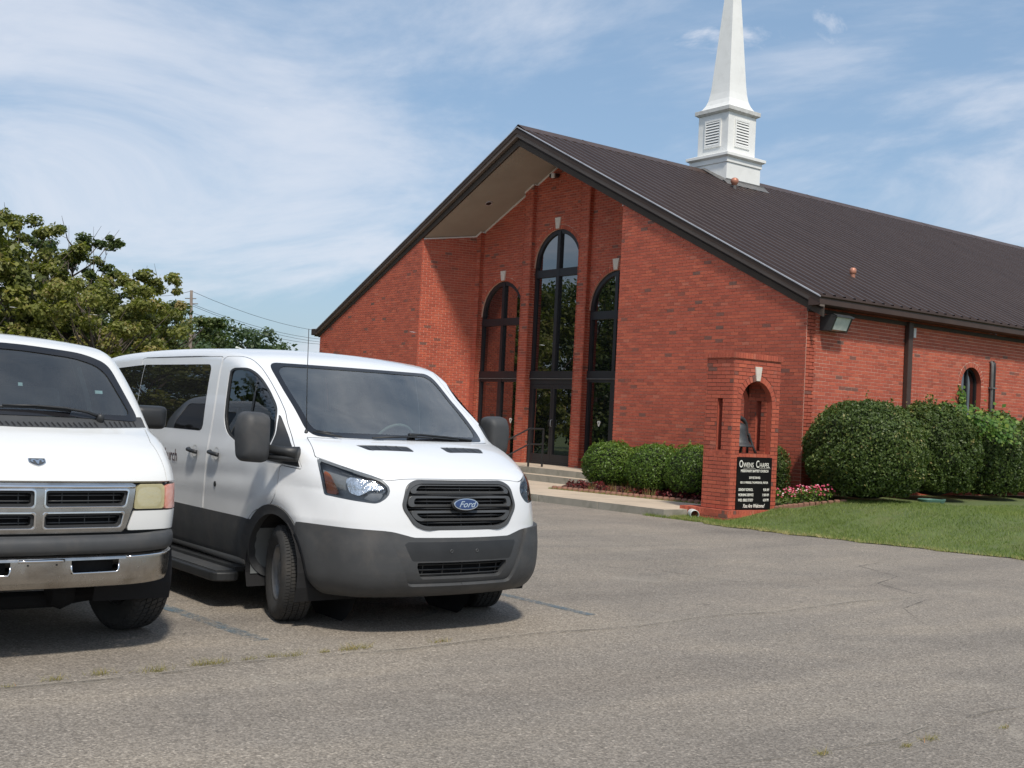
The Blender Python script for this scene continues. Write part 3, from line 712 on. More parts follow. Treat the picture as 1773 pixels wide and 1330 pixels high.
for (xa, ya), (xb, yb) in zip(path[:-1], path[1:]):
    d = Vector((xb-xa, yb-ya, 0)); u = d.normalized(); n = u.cross(Vector(Zv)); A = Vector((xa, ya, zu(xa))); B = Vector((xb, yb, zu(xb)))
    q = [A+n*.012, B+n*.012, B+n*.045, A+n*.045]; dn = Vector((0, 0, -.035)); e = Vector((0, 0, -.001))
    mb.add([p+e for p in q]+[p+dn for p in q], [(0, 1, 2, 3), (7, 6, 5, 4), (2, 6, 7, 3), (0, 3, 7, 4), (1, 5, 6, 2)])
fix(mb.obj('soffit_trim', M['white_trim'], church))
for x, y in ((-1.9, .8), (2.6, .8)):
    z = zu(x); mb = MB(); mb.lathe([(.075, -.012), (.10, -.014), (.105, -.002)], (0, 0, 0), seg=20); mb.lathe([(.001, -.006), (.077, -.006)], (0, 0, 0), seg=20, mi=1)
    o = mb.obj('recessed_lamp', [M['trim_edge'], M['bronze']], church, loc=(x, y, z)); o.rotation_euler = (0, -math.atan(UL) if x < XC else math.atan(UR), 0)

# rake trims, front
def rake(a, b, y0, y1, name, mat, fz):
    """band between two offsets measured up from the underside line (fraction of the gap to the roof top)"""
    for side in (-1, 1):
        xe = (-9.62 if side < 0 else 9.98)
        mb = MB()
        def zz(x, f): return zu(x)+f*(zt(x)-zu(x))
        xm = XC
        x0, x1 = (xe, xm) if side < 0 else (xm, xe)
        q = [(x0, zz(x0, a)), (x1, zz(x1, a)), (x1, zz(x1, b)), (x0, zz(x0, b))]
        mb.prism(q, (0, 0, 0), (1, 0, 0), Zv, (0, -1, 0), y0, y1); mb.obj(name, mat, church)
rake(0.0, .34, -.02, .035, 'frieze_board', M['trim_frieze'], 0)
rake(.34, .50, -.02, .012, 'frieze_board', M['trim_dark'], 0)
rake(.50, .72, -.02, .11, 'rake_board', M['trim_taupe'], 0)
rake(.72, .985, -.02, .135, 'rake_board', M['trim_dark'], 0)
for side in (-1, 1):
    mb = MB(); xe = -9.62 if side < 0 else 10.0
    x0, x1 = (xe, RX) if side < 0 else (RX, xe)
    mb.prism([(x0, zt(x0)-.005), (x1, zt(x1)-.005), (x1, zt(x1)+.016), (x0, zt(x0)+.016)], (0, 0, 0), (1, 0, 0), Zv, (0, -1, 0), .11, .15)
    mb.obj('rake_edge', M['trim_edge'], church)
# eave end cap at the left
mb = MB(); mb.box((-9.95, -.13, 3.93), (-9.60, .2, 4.13)); bevel(mb.obj('gutter', M['trim_dark'], church), .02)

# roof: deck with ribbed panels
roof = MB(); YB = 30.2
for side in (-1, 1):
    xe = -9.8 if side < 0 else 9.95
    vs = [(RX, -.10, RZ-.03), (xe, -.10, zt(xe)-.03), (xe, YB, zt(xe)-.03), (RX, YB, RZ-.03)]
    roof.add(vs, [(0, 1, 2, 3) if side > 0 else (0, 3, 2, 1)]); roof.add([(a, b, c_-.08) for a, b, c_ in vs], [(0, 3, 2, 1) if side > 0 else (0, 1, 2, 3)])
ro = roof.obj('roof', M['roof'], church)
def panel_mesh(side):
    mb = MB(); xe = 9.91 if side > 0 else -9.8; P0 = Vector((RX, 0, RZ)); P1 = Vector((xe, 0, zt(xe)))
    nrm = Vector((TR, 0, 1)).normalized() if side > 0 else Vector((-TL, 0, 1)).normalized()
    prof = []
    for k in range(3):
        c0 = .1524+k*.3048
        prof += [(c0-.072, .001), (c0-.030, .040), (c0+.030, .040), (c0+.072, .001)]
        if k < 2: prof += [(c0+.145, .001), (c0+.150, .004), (c0+.155, .004), (c0+.160, .001)]
    prof = [(0.0, .001)]+prof+[(.9144, .001)]
    k = len(prof); vs = [P0+nrm*h+Vector((0, y, 0)) for y, h in prof]+[P1+nrm*h+Vector((0, y, 0)) for y, h in prof]
    fs = [(i, k+i, k+i+1, i+1) if side > 0 else (i, i+1, k+i+1, k+i) for i in range(k-1)]
    # dark open rib ends at the eave
    mb.add(vs, fs); return mb
for side in (1, -1):
    first = None
    for i in range(33):
        if first is None: first = panel_mesh(side).obj('roof_panel', M['roof'], ro); o = first
        else: o = first.copy(); COL.objects.link(o); o.parent = ro
        o.location = (0, -.085+i*.9144, 0)
# closures (dark) under the ridge cap and ridge cap itself
mb = MB()
mb.add([(RX+.30, -.12, zt(RX+.30)+.040), (RX, -.12, RZ+.075), (RX-.30, -.12, zt(RX-.30)+.040), (RX+.30, YB, zt(RX+.30)+.040), (RX, YB, RZ+.075), (RX-.30, YB, zt(RX-.30)+.040)], [(0, 3, 4, 1), (1, 4, 5, 2)])
mb.add([(RX+.30, -.12, zt(RX+.30)+.040), (RX+.30, YB, zt(RX+.30)+.040), (RX+.295, YB, zt(RX+.295)+.010), (RX+.295, -.12, zt(RX+.295)+.010)], [(0, 1, 2, 3)])
for i in range(10):
    y = 2.0+i*3.05; mb.add([(RX+.305, y, zt(RX+.305)+.045), (RX, y, RZ+.082), (RX, y+.05, RZ+.082), (RX+.305, y+.05, zt(RX+.305)+.045)], [(0, 1, 2, 3)])
mb.obj('ridge_cap', M['gutter'], ro)
mb = MB(); mb.box((RX+.27, -.1, zt(RX+.29)-.01), (RX+.29, YB, zt(RX+.29)+.035)); mb.obj('ridge_closure', M['bronze'], ro)

# gutter along the right eave with end cap, downspouts
prof = [(9.72, 4.10), (9.72, 3.955), (9.95, 3.955), (9.985, 3.975), (9.985, 4.085), (10.015, 4.11), (10.015, 4.145), (9.975, 4.145), (9.97, 4.09)]
mb = MB(); k = len(prof); vs = [(x, -.13, z) for x, z in prof]+[(x, YB, z) for x, z in prof]
mb.add(vs, [(i, i+1, k+i+1, k+i) for i in range(k-1)]); mb.add([(x, -.13, z) for x, z in prof[:7]], [tuple(range(7))]); gut = mb.obj('gutter', M['gutter'], church); fix(gut)
mb = MB(); mb.box((XR, -.02, 3.86), (XR+.05, YB, 3.93)); mb.obj('eave_board', M['trim_dark'], church)
for y in (3.16, 12.2, 21.2):
    mb = MB(); mb.box((XR+.012, y-.075, .45), (XR+.115, y+.075, 3.93)); o = mb.obj('downspout', M['gutter'], church); bevel(o, .012)
mb = MB(); mb.box((XR+.012, 3.315, 3.63), (XR+.07, 3.40, 3.83)); bevel(mb.obj('junction_box', M['white_trim'], church), .006)
mb = MB(); mb.box((6.97, -.075, 1.10), (7.09, -.011, 1.20)); bevel(mb.obj('junction_box', M['grey_box'], church), .008)
# conduits beside the side window
for dy in (0, .085):
    mb = MB(); mb.tube([(XR+.06, 6.30+dy, .5), (XR+.06, 6.30+dy, 3.22), (XR+.055, 6.30+dy, 3.30), (XR+.02, 6.30+dy, 3.345)], .036, 10); mb.obj('conduit', M['black_metal'] if dy else M['lead'], church, smooth=True)
for z in (1.6, 2.75):
    mb = MB(); mb.box((XR+.012, 6.25, z), (XR+.105, 6.44, z+.03)); mb.obj('pipe_clamp', M['lead'], church)
# wall-pack lamp near the corner
lt = MB()
pr = [(XR+.012, 3.53), (XR+.012, 3.80), (XR+.30, 3.835), (XR+.39, 3.80), (XR+.25, 3.52)]
lt.prism([(p[0], p[1]) for p in pr][::-1], (0, .36, 0), (1, 0, 0), Zv, (0, 1, 0), 0, .045); lt.prism(pr[::-1], (0, .36, 0), (1, 0, 0), Zv, (0, 1, 0), .47, .515)
lt.box((XR+.012, .40, 3.53), (XR+.10, .835, 3.80)); lt.add([(XR+.012, .355, 3.80), (XR+.31, .355, 3.84), (XR+.40, .355, 3.80), (XR+.40, .88, 3.80), (XR+.31, .88, 3.84), (XR+.012, .88, 3.80)], [(0, 1, 4, 5), (1, 2, 3, 4)])
lt.add([(XR+.30, .355, 3.785), (XR+.40, .355, 3.785), (XR+.40, .88, 3.785), (XR+.30, .88, 3.785)], [(0, 3, 2, 1)]); lt.box((XR+.385, .355, 3.775), (XR+.405, .88, 3.805))
wl = lt.obj('wall_lamp', M['lamp_housing']); fix(wl); tag(wl, 'boxy bronze flood lamp with glass front on the side wall near the corner', 'wall lamp')
mb = MB(); mb.add([(XR+.37, .41, 3.775), (XR+.265, .41, 3.545), (XR+.265, .83, 3.545), (XR+.37, .83, 3.775), (XR+.10, .41, 3.535), (XR+.10, .83, 3.535)], [(0, 1, 2, 3), (1, 4, 5, 2)])
m_ = simple('lamp_lens', (.62, .66, .62), (.45, .50, .48), .15, scale=9); mb.obj('lens', m_, wl)
mb = MB(); mb.box((XR+.375, .60, 3.60), (XR+.38, .62, 3.61)); 
# small flood lamp at the peak
pk = thing('wall_lamp', 'small flood lamp tucked high under the roof peak', 'wall lamp', (.02, 1.45, 7.98))
mb = MB(); mb.box((-.12, -.05, -.06), (.12, .12, .04)); o = mb.obj('lamp_body', M['black_metal'], pk); bevel(o, .02)
mb = MB(); mb.box((.02, -.10, -.09), (.13, -.04, .03)); o = mb.obj('lamp_head', M['white_trim'], pk); bevel(o, .012)
# roof vents
for (x, y, big) in ((1.85, 6.36, 1), (8.47, 2.85, 0)):
    z = zt(x); v = thing('roof_vent', 'round copper vent cap at the foot of the steeple' if big else 'small copper vent pipe low on the roof slope', 'roof vent', (x, y, z))
    mb = MB(); mb.lathe([(.05, -.03), (.05, .10), (.055, .12)], (0, 0, 0), seg=16); mb.obj('pipe', M['lead'] if big else M['copper'], v, smooth=True)
    mb = MB()
    if big: mb.lathe([(.03, .07), (.09, .15), (.115, .21), (.10, .27), (.05, .305), (.001, .31)], (0, 0, 0), seg=20)
    else: mb.lathe([(.055, .10), (.07, .115), (.07, .20), (.04, .23), (.001, .235)], (0, 0, 0), seg=16)
    mb.obj('cap', M['copper'], v, smooth=True)

# ------------------------------------------------------------------ steeple
st = thing('steeple', 'white square steeple with louvred belfry and tapering spire on the ridge', 'steeple', (.60, 7.32, 8.2))
def sq(mb, h0, z0, h1, z1, mi=0):
    vs = [(-h0, -h0, z0), (h0, -h0, z0), (h0, h0, z0), (-h0, h0, z0), (-h1, -h1, z1), (h1, -h1, z1), (h1, h1, z1), (-h1, h1, z1)]
    mb.add(vs, [(0, 1, 5, 4), (1, 2, 6, 5), (2, 3, 7, 6), (3, 0, 4, 7), (4, 5, 6, 7), (0, 3, 2, 1)], 0.5, mi)
Z0 = 8.2
mb = MB(); sq(mb, .70, 7.9-Z0, .70, 9.06-Z0); o = mb.obj('base_box', M['steeple'], st); bevel(o, .008)
mb = MB(); sq(mb, .73, 9.06-Z0, .73, 9.20-Z0); sq(mb, .74, 9.20-Z0, .80, 9.235-Z0); sq(mb, .81, 9.235-Z0, .81, 9.32-Z0); sq(mb, .80, 9.32-Z0, .62, 9.385-Z0); o = mb.obj('cornice', M['steeple'], st); bevel(o, .008)
mb = MB(); sq(mb, .575, 9.385-Z0, .575, 10.53-Z0); o = mb.obj('belfry', M['steeple'], st); bevel(o, .006)
mb = MB(); sq(mb, .60, 10.53-Z0, .655, 10.57-Z0); sq(mb, .665, 10.57-Z0, .665, 10.69-Z0); o = mb.obj('cap_moulding', M['steeple_cap'], st); bevel(o, .01)
mb = MB(); prev = (.60, 10.69); 
fl = [(.60, 10.69), (.52, 10.75), (.455, 10.86), (.405, 11.0), (.37, 11.2), (.345, 11.45), (.06, 15.6), (.02, 16.2)]
for (h0, z0), (h1, z1) in zip(fl[:-1], fl[1:]):
    vs = [(-h0, -h0, z0-Z0), (h0, -h0, z0-Z0), (h0, h0, z0-Z0), (-h0, h0, z0-Z0), (-h1, -h1, z1-Z0), (h1, -h1, z1-Z0), (h1, h1, z1-Z0), (-h1, h1, z1-Z0)]
    mb.add(vs, [(0, 1, 5, 4), (1, 2, 6, 5), (2, 3, 7, 6), (3, 0, 4, 7)])
mb.obj('spire', M['steeple'], st)
for (nx, ny) in ((0, -1), (1, 0), (0, 1), (-1, 0)):
    n = Vector((nx, ny, 0)); u = Vector((-ny, nx, 0)); o = n*.575
    fr = MB(); W2, H2, zc = .31, .40, 9.97-Z0
    for (a, b, c_, d) in ((-W2, -H2, -W2+.055, H2), (W2-.055, -H2, W2, H2), (-W2+.055, H2-.055, W2-.055, H2), (-W2+.055, -H2, W2-.055, -H2+.055)):
        fr.prism([(a, b+zc), (c_, b+zc), (c_, d+zc), (a, d+zc)], tuple(o), tuple(u), Zv, tuple(n), 0, .03)
    lo = fr.obj('louvre_frame', M['steeple'], st)
    mb = MB(); mb.prism([(-W2+.05, -H2+.05+zc), (W2-.05, -H2+.05+zc), (W2-.05, H2-.05+zc), (-W2+.05, H2-.05+zc)], tuple(o), tuple(u), Zv, tuple(n), 0, .003); mb.obj('louvre_back', M['lead'], lo)
    sl0 = None
    for k in range(9):
        z = zc-H2+.075+k*.079
        if sl0 is None:
            mb = MB(); x0, x1 = -W2+.056, W2-.056
            A = [o+u*x0+n*.004, o+u*x1+n*.004]; q = [A[0]+Vector((0, 0, .050)), A[1]+Vector((0, 0, .050)), A[1]+n*.026-Vector((0, 0, .004)), A[0]+n*.026-Vector((0, 0, .004))]
            w_ = Vector((0, 0, -.012)); mb.add(q+[p+w_ for p in q], [(3, 2, 1, 0), (4, 5, 6, 7), (2, 3, 7, 6), (0, 1, 5, 4), (1, 2, 6, 5), (3, 0, 4, 7)])
            sl0 = mb.obj('slat', M['steeple'], lo); fix(sl0); so = sl0
        else: so = sl0.copy(); COL.objects.link(so); so.parent = lo
        so.location = (0, 0, z)
# flashing round the foot
mb = MB()
for sx, x0, x1, y0, y1 in ((1, .70, .82, -.85, .85),):
    zr = lambda x: zt(.60+x)-Z0
    mb.add([(.70, -.86, zr(.70)+.11), (.90, -.86, zr(.90)+.045), (.90, .90, zr(.90)+.045), (.70, .90, zr(.70)+.11)], [(0, 1, 2, 3)])
    mb.add([(-.15, -.705, zr(-.15)+.12), (.72, -.705, zr(.72)+.12), (.78, -.86, zr(.78)+.045), (-.15, -.86, zr(-.15)+.10)], [(0, 3, 2, 1)])
    mb.add([(.70, -.86, zr(.7)+.05), (.70, .90, zr(.7)+.05), (.705, .90, zr(.7)+.15), (.705, -.70, zr(.7)+.15)], [(0, 1, 2, 3)])
mb.obj('flashing', M['lead'], st)
# ------------------------------------------------------------------ vehicle surfaces
# A body is the zero level of a smooth field F(x,y,z); it is meshed, then cut along the outlines of its panels,
# so that every panel, pane and lamp follows one continuous sheet.
def pchip(xs, ys):
    xs = np.asarray(xs, float); ys = np.asarray(ys, float); h = np.diff(xs); d = np.diff(ys)/h; m = np.zeros(len(xs))
    for i in range(1, len(xs)-1):
        if d[i-1]*d[i] > 0:
            w1, w2 = 2*h[i]+h[i-1], h[i]+2*h[i-1]; m[i] = (w1+w2)/(w1/d[i-1]+w2/d[i])
    m[0], m[-1] = d[0], d[-1]
    def f(x):
        x = np.clip(x, xs[0], xs[-1]); i = np.clip(np.searchsorted(xs, x)-1, 0, len(h)-1); t = (x-xs[i])/h[i]
        return ((1+2*t)*(1-t)**2)*ys[i]+t*(1-t)**2*h[i]*m[i]+t*t*(3-2*t)*ys[i+1]+t*t*(t-1)*h[i]*m[i+1]
    return f
def smoothpoly(P, rounds=3):
    """Chaikin corner cutting of a closed outline; a point may carry a third value 1 to stay sharp"""
    P = [tuple(p) for p in P]
    for _ in range(rounds):
        Q = []; n = len(P)
        for i in range(n):
            a, b = P[i], P[(i+1) % n]
            sa = len(a) > 2; sb = len(b) > 2
            if sa: Q.append(a)
            Q.append((a[0]*.75+b[0]*.25, a[1]*.75+b[1]*.25)) if not sa else None
            Q.append((a[0]*.25+b[0]*.75, a[1]*.25+b[1]*.75)) if not sb else None
        P = Q
    return np.array([(p[0], p[1]) for p in P])
def sdpoly(P, X, Z):
    """signed distance to a polygon, negative inside"""
    shp = X.shape; X = X.ravel(); Z = Z.ravel()
    if len(X) > 500:      # far points only need the distance to the outline's box
        lo_, hi_ = P.min(0), P.max(0); bd = np.hypot(np.maximum(np.maximum(lo_[0]-X, X-hi_[0]), 0), np.maximum(np.maximum(lo_[1]-Z, Z-hi_[1]), 0)); near = bd < .07
        if near.mean() < .9 and len(P) < 200:
            res = bd+.0; res[near] = sdpoly(P, X[near], Z[near]) if near.sum() > 500 else sdpoly(P, X[near][:500], Z[near][:500]); return res.reshape(shp)
    out_ = np.empty(len(X)); A = P; B = np.roll(P, -1, 0); E_ = B-A; L2 = (E_**2).sum(1)+1e-12
    for s in range(0, len(X), 20000):
        x = X[s:s+20000, None]; z = Z[s:s+20000, None]; wx = x-A[None, :, 0]; wz = z-A[None, :, 1]
        t = np.clip((wx*E_[:, 0]+wz*E_[:, 1])/L2, 0, 1); d2 = (wx-t*E_[:, 0])**2+(wz-t*E_[:, 1])**2
        c1 = z >= A[None, :, 1]; c2 = z < B[None, :, 1]; c3 = E_[:, 0]*wz > E_[:, 1]*wx
        w = np.where(c1 & c2 & c3, 1, 0)+np.where(~c1 & ~c2 & ~c3, -1, 0)
        sgn = np.where(w.sum(1) != 0, -1.0, 1.0); out_[s:s+20000] = sgn*np.sqrt(d2.min(1))
    return out_.reshape(shp)
class Grid2:
    """smooth (bicubic) lookup of a distance field sampled on a plane grid"""
    def __init__(s, P, x0, x1, z0, z1, st=0.02):
        s.x0, s.z0, s.st = x0, z0, st; nx = int((x1-x0)/st)+2; nz = int((z1-z0)/st)+2
        X, Z = np.meshgrid(x0+np.arange(nx)*st, z0+np.arange(nz)*st, indexing='ij'); s.G = sdpoly(P, X, Z); s.nx, s.nz = nx, nz
    def __call__(s, x, z):
        fx = np.clip((x-s.x0)/s.st, 1, s.nx-2.001); fz = np.clip((z-s.z0)/s.st, 1, s.nz-2.001)
        i = np.minimum(fx.astype(int), s.nx-3); j = np.minimum(fz.astype(int), s.nz-3); u = fx-i; v = fz-j
        def w(t): return (-.5*t+t*t-.5*t**3, 1-2.5*t*t+1.5*t**3, .5*t+2*t*t-1.5*t**3, -.5*t*t+.5*t**3)
        wu, wv = w(u), w(v); r_ = 0
        for a in range(4):
            for b in range(4): r_ = r_+wu[a]*wv[b]*s.G[i+a-1, j+b-1]
        return r_
def smax(a, b, k):
    h = np.clip(0.5+0.5*(a-b)/k, 0, 1); return a*h+b*(1-h)+k*h*(1-h)
def surface_nets(F, lo, hi, st):
    n = [int(round((hi[i]-lo[i])/st))+1 for i in range(3)]
    ax = [lo[i]+np.arange(n[i])*st for i in range(3)]
    X, Y, Z = np.meshgrid(*ax, indexing='ij'); f = F(X.ravel(), Y.ravel(), Z.ravel()).reshape(n); sg = f < 0
    cn = [k-1 for k in n]; acc = np.zeros((*cn, 3)); cnt = np.zeros(cn); quads = []
    idx = -np.ones(cn, int)
    def cellid(i, j, k): return (i*cn[1]+j)*cn[2]+k
    for a in range(3):
        sl0 = [slice(None)]*3; sl1 = [slice(None)]*3; sl0[a] = slice(0, -1); sl1[a] = slice(1, None)
        f0, f1 = f[tuple(sl0)], f[tuple(sl1)]; c = np.argwhere((f0 < 0) != (f1 < 0)); v0 = f0[tuple(c.T)]; v1 = f1[tuple(c.T)]
        t = v0/(v0-v1); pos = c.astype(float); pos[:, a] += t
        b, d = [q for q in range(3) if q != a]
        ok = (c[:, b] > 0) & (c[:, b] < n[b]-1) & (c[:, d] > 0) & (c[:, d] < n[d]-1)
        c, pos, v0 = c[ok], pos[ok], v0[ok]; ids = []
        for db, dd in ((-1, -1), (0, -1), (0, 0), (-1, 0)):
            q = c.copy(); q[:, b] += db; q[:, d] += dd
            np.add.at(acc, tuple(q.T), pos); np.add.at(cnt, tuple(q.T), 1); ids.append(cellid(q[:, 0], q[:, 1], q[:, 2]))
        Q = np.stack(ids, 1); flip = (v0 < 0) if a != 1 else (v0 >= 0)
        Q[~flip] = Q[~flip][:, ::-1]; quads.append(Q)
    Q = np.concatenate(quads); used = np.unique(Q); mp_ = -np.ones(cn[0]*cn[1]*cn[2], int); mp_[used] = np.arange(len(used))
    V = (acc.reshape(-1, 3)[used]/cnt.reshape(-1)[used][:, None])*st+np.array(lo); return V, mp_[Q]
def grad(F, V, e=2e-3):
    g = np.empty_like(V)
    for a in range(3):
        d = np.zeros(3); d[a] = e; p = V+d; q = V-d
        g[:, a] = (F(p[:, 0], p[:, 1], p[:, 2])-F(q[:, 0], q[:, 1], q[:, 2]))/(2*e)
    return g
def project(F, V, it=4):
    for _ in range(it):
        g = grad(F, V); f = F(V[:, 0], V[:, 1], V[:, 2]); V = V-g*(f/np.maximum((g**2).sum(1), 1e-6))[:, None]
    return V
def front_table(F, xin, xout, y1, z0, z1, st=.0125):
    """x of the front skin over a (y,z) grid, by bisection, with smooth lookup"""
    ys = np.arange(-y1, y1+st, st); zs = np.arange(z0, z1+st, st); Y, Z = np.meshgrid(ys, zs, indexing='ij'); a = np.full(Y.size, float(xin)); b = np.full(Y.size, float(xout)); Yr, Zr = Y.ravel(), Z.ravel()
    for _ in range(22):
        m = (a+b)/2; ins = F(m, Yr, Zr) < 0; a = np.where(ins, m, a); b = np.where(ins, b, m)
    X = ((a+b)/2).reshape(Y.shape)
    def f(y, z):
        u = min(max((y+y1)/st, 0), len(ys)-1.001); v = min(max((z-z0)/st, 0), len(zs)-1.001); i, j = int(u), int(v); u -= i; v -= j
        return float(X[i, j]*(1-u)*(1-v)+X[i+1, j]*u*(1-v)+X[i, j+1]*(1-u)*v+X[i+1, j+1]*u*v)
    return f
class Sheet:
    """triangle sheet with cutting"""
    def __init__(s, V, T): s.V = V; s.T = T
    def cut(s, gfun):
        """split along gfun=0 -> (inside, outside)"""
        g = gfun(s.V[:, 0], s.V[:, 1], s.V[:, 2]); g = np.where(np.abs(g) < 1e-5, 1e-5, g); sg = g < 0; T = s.T; cntt = sg[T].sum(1)
        Tin = [T[cntt == 3]]; Tout = [T[cntt == 0]]; mix = T[(cntt == 1) | (cntt == 2)]; nv = []; cache = {}; base_ = len(s.V)
        def mid(a, b):
            k_ = (a, b) if a < b else (b, a)
            if k_ not in cache:
                t = g[a]/(g[a]-g[b]); nv.append(s.V[a]+(s.V[b]-s.V[a])*t); cache[k_] = base_+len(nv)-1
            return cache[k_]
        ti, to = [], []
        for a, b, c in mix.tolist():
            while sg[a] == sg[b] or sg[a] == sg[c]: a, b, c = b, c, a     # a is the odd one out
            ab, ac = mid(a, b), mid(a, c)
            one, two = (ti, to) if sg[a] else (to, ti)
            one.append((a, ab, ac)); two.append((ab, b, c)); two.append((ab, c, ac))
        V = np.vstack([s.V, np.array(nv)]) if nv else s.V
        f_ = lambda L, e: Sheet(V, np.concatenate([L[0], np.array(e, int).reshape(-1, 3)])).tidy()
        return f_(Tin, ti), f_(Tout, to)
    def tidy(s):
        if len(s.T) == 0: return Sheet(np.zeros((0, 3)), np.zeros((0, 3), int))
        u, inv = np.unique(s.T.ravel(), return_inverse=True); V = s.V[u]; T = inv.reshape(-1, 3)
        A = V[T]; ar = np.linalg.norm(np.cross(A[:, 1]-A[:, 0], A[:, 2]-A[:, 0]), axis=1); return Sheet(V, T[ar > 1e-10])
    def where(s, pred):
        c = s.V[s.T].mean(1); m = pred(c[:, 0], c[:, 1], c[:, 2]); return Sheet(s.V, s.T[m]).tidy(), Sheet(s.V, s.T[~m]).tidy()
    def boundary(s):
        E_ = np.concatenate([s.T[:, [0, 1]], s.T[:, [1, 2]], s.T[:, [2, 0]]]); K = E_.min(1)*(len(s.V)+1)+E_.max(1)
        u, ix, ct = np.unique(K, return_index=True, return_counts=True); return E_[ix[ct == 1]]
class Body:
    def __init__(s, F, lo, hi, st=0.03):
        s.F = F; V, Q = surface_nets(F, lo, hi, st); V = project(F, V)
        # orientation check
        a = V[Q[:, 0]]; n = np.cross(V[Q[:, 1]]-a, V[Q[:, 2]]-a); gd = grad(F, V[Q[:, 0]]); bad = (n*gd).sum(1) < 0; Q[bad] = Q[bad][:, ::-1]
        s.sheet = Sheet(V, np.concatenate([Q[:, [0, 1, 2]], Q[:, [0, 2, 3]]]))
    def make(s, name, sh, mats, parent, off=0.0, rim=0.0, flat=None):
        """object from a sheet: moved out by off along the surface normal; rim = depth of the edge turned inwards"""
        if len(sh.T) == 0: return None
        g = grad(s.F, sh.V); n = g/np.maximum(np.linalg.norm(g, axis=1), 1e-6)[:, None]; V = sh.V+n*off; T = sh.T; k = len(V)
        if flat is not None:      # toughened side glass is flat: it mirrors like a plane
            m0 = n[flat(sh.V[:, 0], sh.V[:, 1], sh.V[:, 2])].mean(0); n = n*.06+m0*.94; n /= np.linalg.norm(n, axis=1)[:, None]
        Fs = T; nrm = [n]
        if rim > 0:
            E_ = sh.boundary(); u, inv = np.unique(E_.ravel(), return_inverse=True); E2 = inv.reshape(-1, 2)
            top = V[u]; bot = sh.V[u]+n[u]*(off-rim); m_ = len(u)
            V = np.vstack([V, top, bot]); a, b = E2[:, 0]+k, E2[:, 1]+k
            R1 = np.stack([b, a, a+m_], 1); R2 = np.stack([b, a+m_, b+m_], 1); Fs = np.concatenate([T, R1, R2])
        me = bpy.data.meshes.new(name); me.vertices.add(len(V)); me.vertices.foreach_set('co', V.astype(np.float32).ravel())
        me.loops.add(Fs.size); me.loops.foreach_set('vertex_index', Fs.astype(np.int32).ravel()); me.polygons.add(len(Fs))
        me.polygons.foreach_set('loop_start', np.arange(0, Fs.size, 3, dtype=np.int32)); me.polygons.foreach_set('loop_total', np.full(len(Fs), 3, np.int32))
        sm = np.ones(len(Fs), bool); me.polygons.foreach_set('use_smooth', sm); me.materials.append(mats); me.update(calc_edges=True)
        if rim > 0:
            fn = np.zeros((len(V), 3)); A = V[Fs[len(T):]]; fnn = np.cross(A[:, 1]-A[:, 0], A[:, 2]-A[:, 0])
            for c in range(3): np.add.at(fn, Fs[len(T):, c], fnn)
            fn /= np.maximum(np.linalg.norm(fn, axis=1), 1e-9)[:, None]; allN = np.where(np.arange(len(V))[:, None] < k, np.vstack([n, np.zeros((len(V)-k, 3))]), fn)
        else: allN = n
        if len(me.vertices) == len(allN): me.normals_split_custom_set_from_vertices(allN.astype(float).tolist())
        o = bpy.data.objects.new(name, me); COL.objects.link(o)
        if parent is not None: o.parent = parent
        return o
def rpoly(P, r_):
    """closed outline with rounded corners"""
    out_ = []; n = len(P)
    for i in range(n):
        a, b, c = Vector(P[i-1][:2]), Vector(P[i][:2]), Vector(P[(i+1) % n][:2]); rr_ = P[i][2] if len(P[i]) > 2 else r_
        d1, d2 = (a-b), (c-b); l1, l2 = d1.length, d2.length; d1.normalize(); d2.normalize(); t = min(rr_, l1*.45, l2*.45)
        p0, p1 = b+d1*t, b+d2*t
        for k in range(6): u = k/5; out_.append(tuple(p0*(1-u)**2+b*2*u*(1-u)+p1*u*u))
    return np.array(out_)
def side_field(P, r_, ysgn=None, ymin=0.45, grow=0.0):
    Pn = rpoly(P, r_)
    def f(x, y, z):
        g = sdpoly(Pn, x, z)-grow
        if ysgn is None: return np.maximum(g, ymin-np.abs(y))
        return np.maximum(g, ymin-ysgn*y)
    return f
def front_field(P, r_, xmin=-1.3, grow=0.0, mirror=False, xmax=9):
    Pn = rpoly(P, r_)
    def f(x, y, z): return np.maximum(np.maximum(sdpoly(Pn, np.abs(y) if mirror else y, z)-grow, xmin-x), x-xmax)
    return f
def union(*fs): return lambda x, y, z: np.minimum.reduce([f(x, y, z) for f in fs])
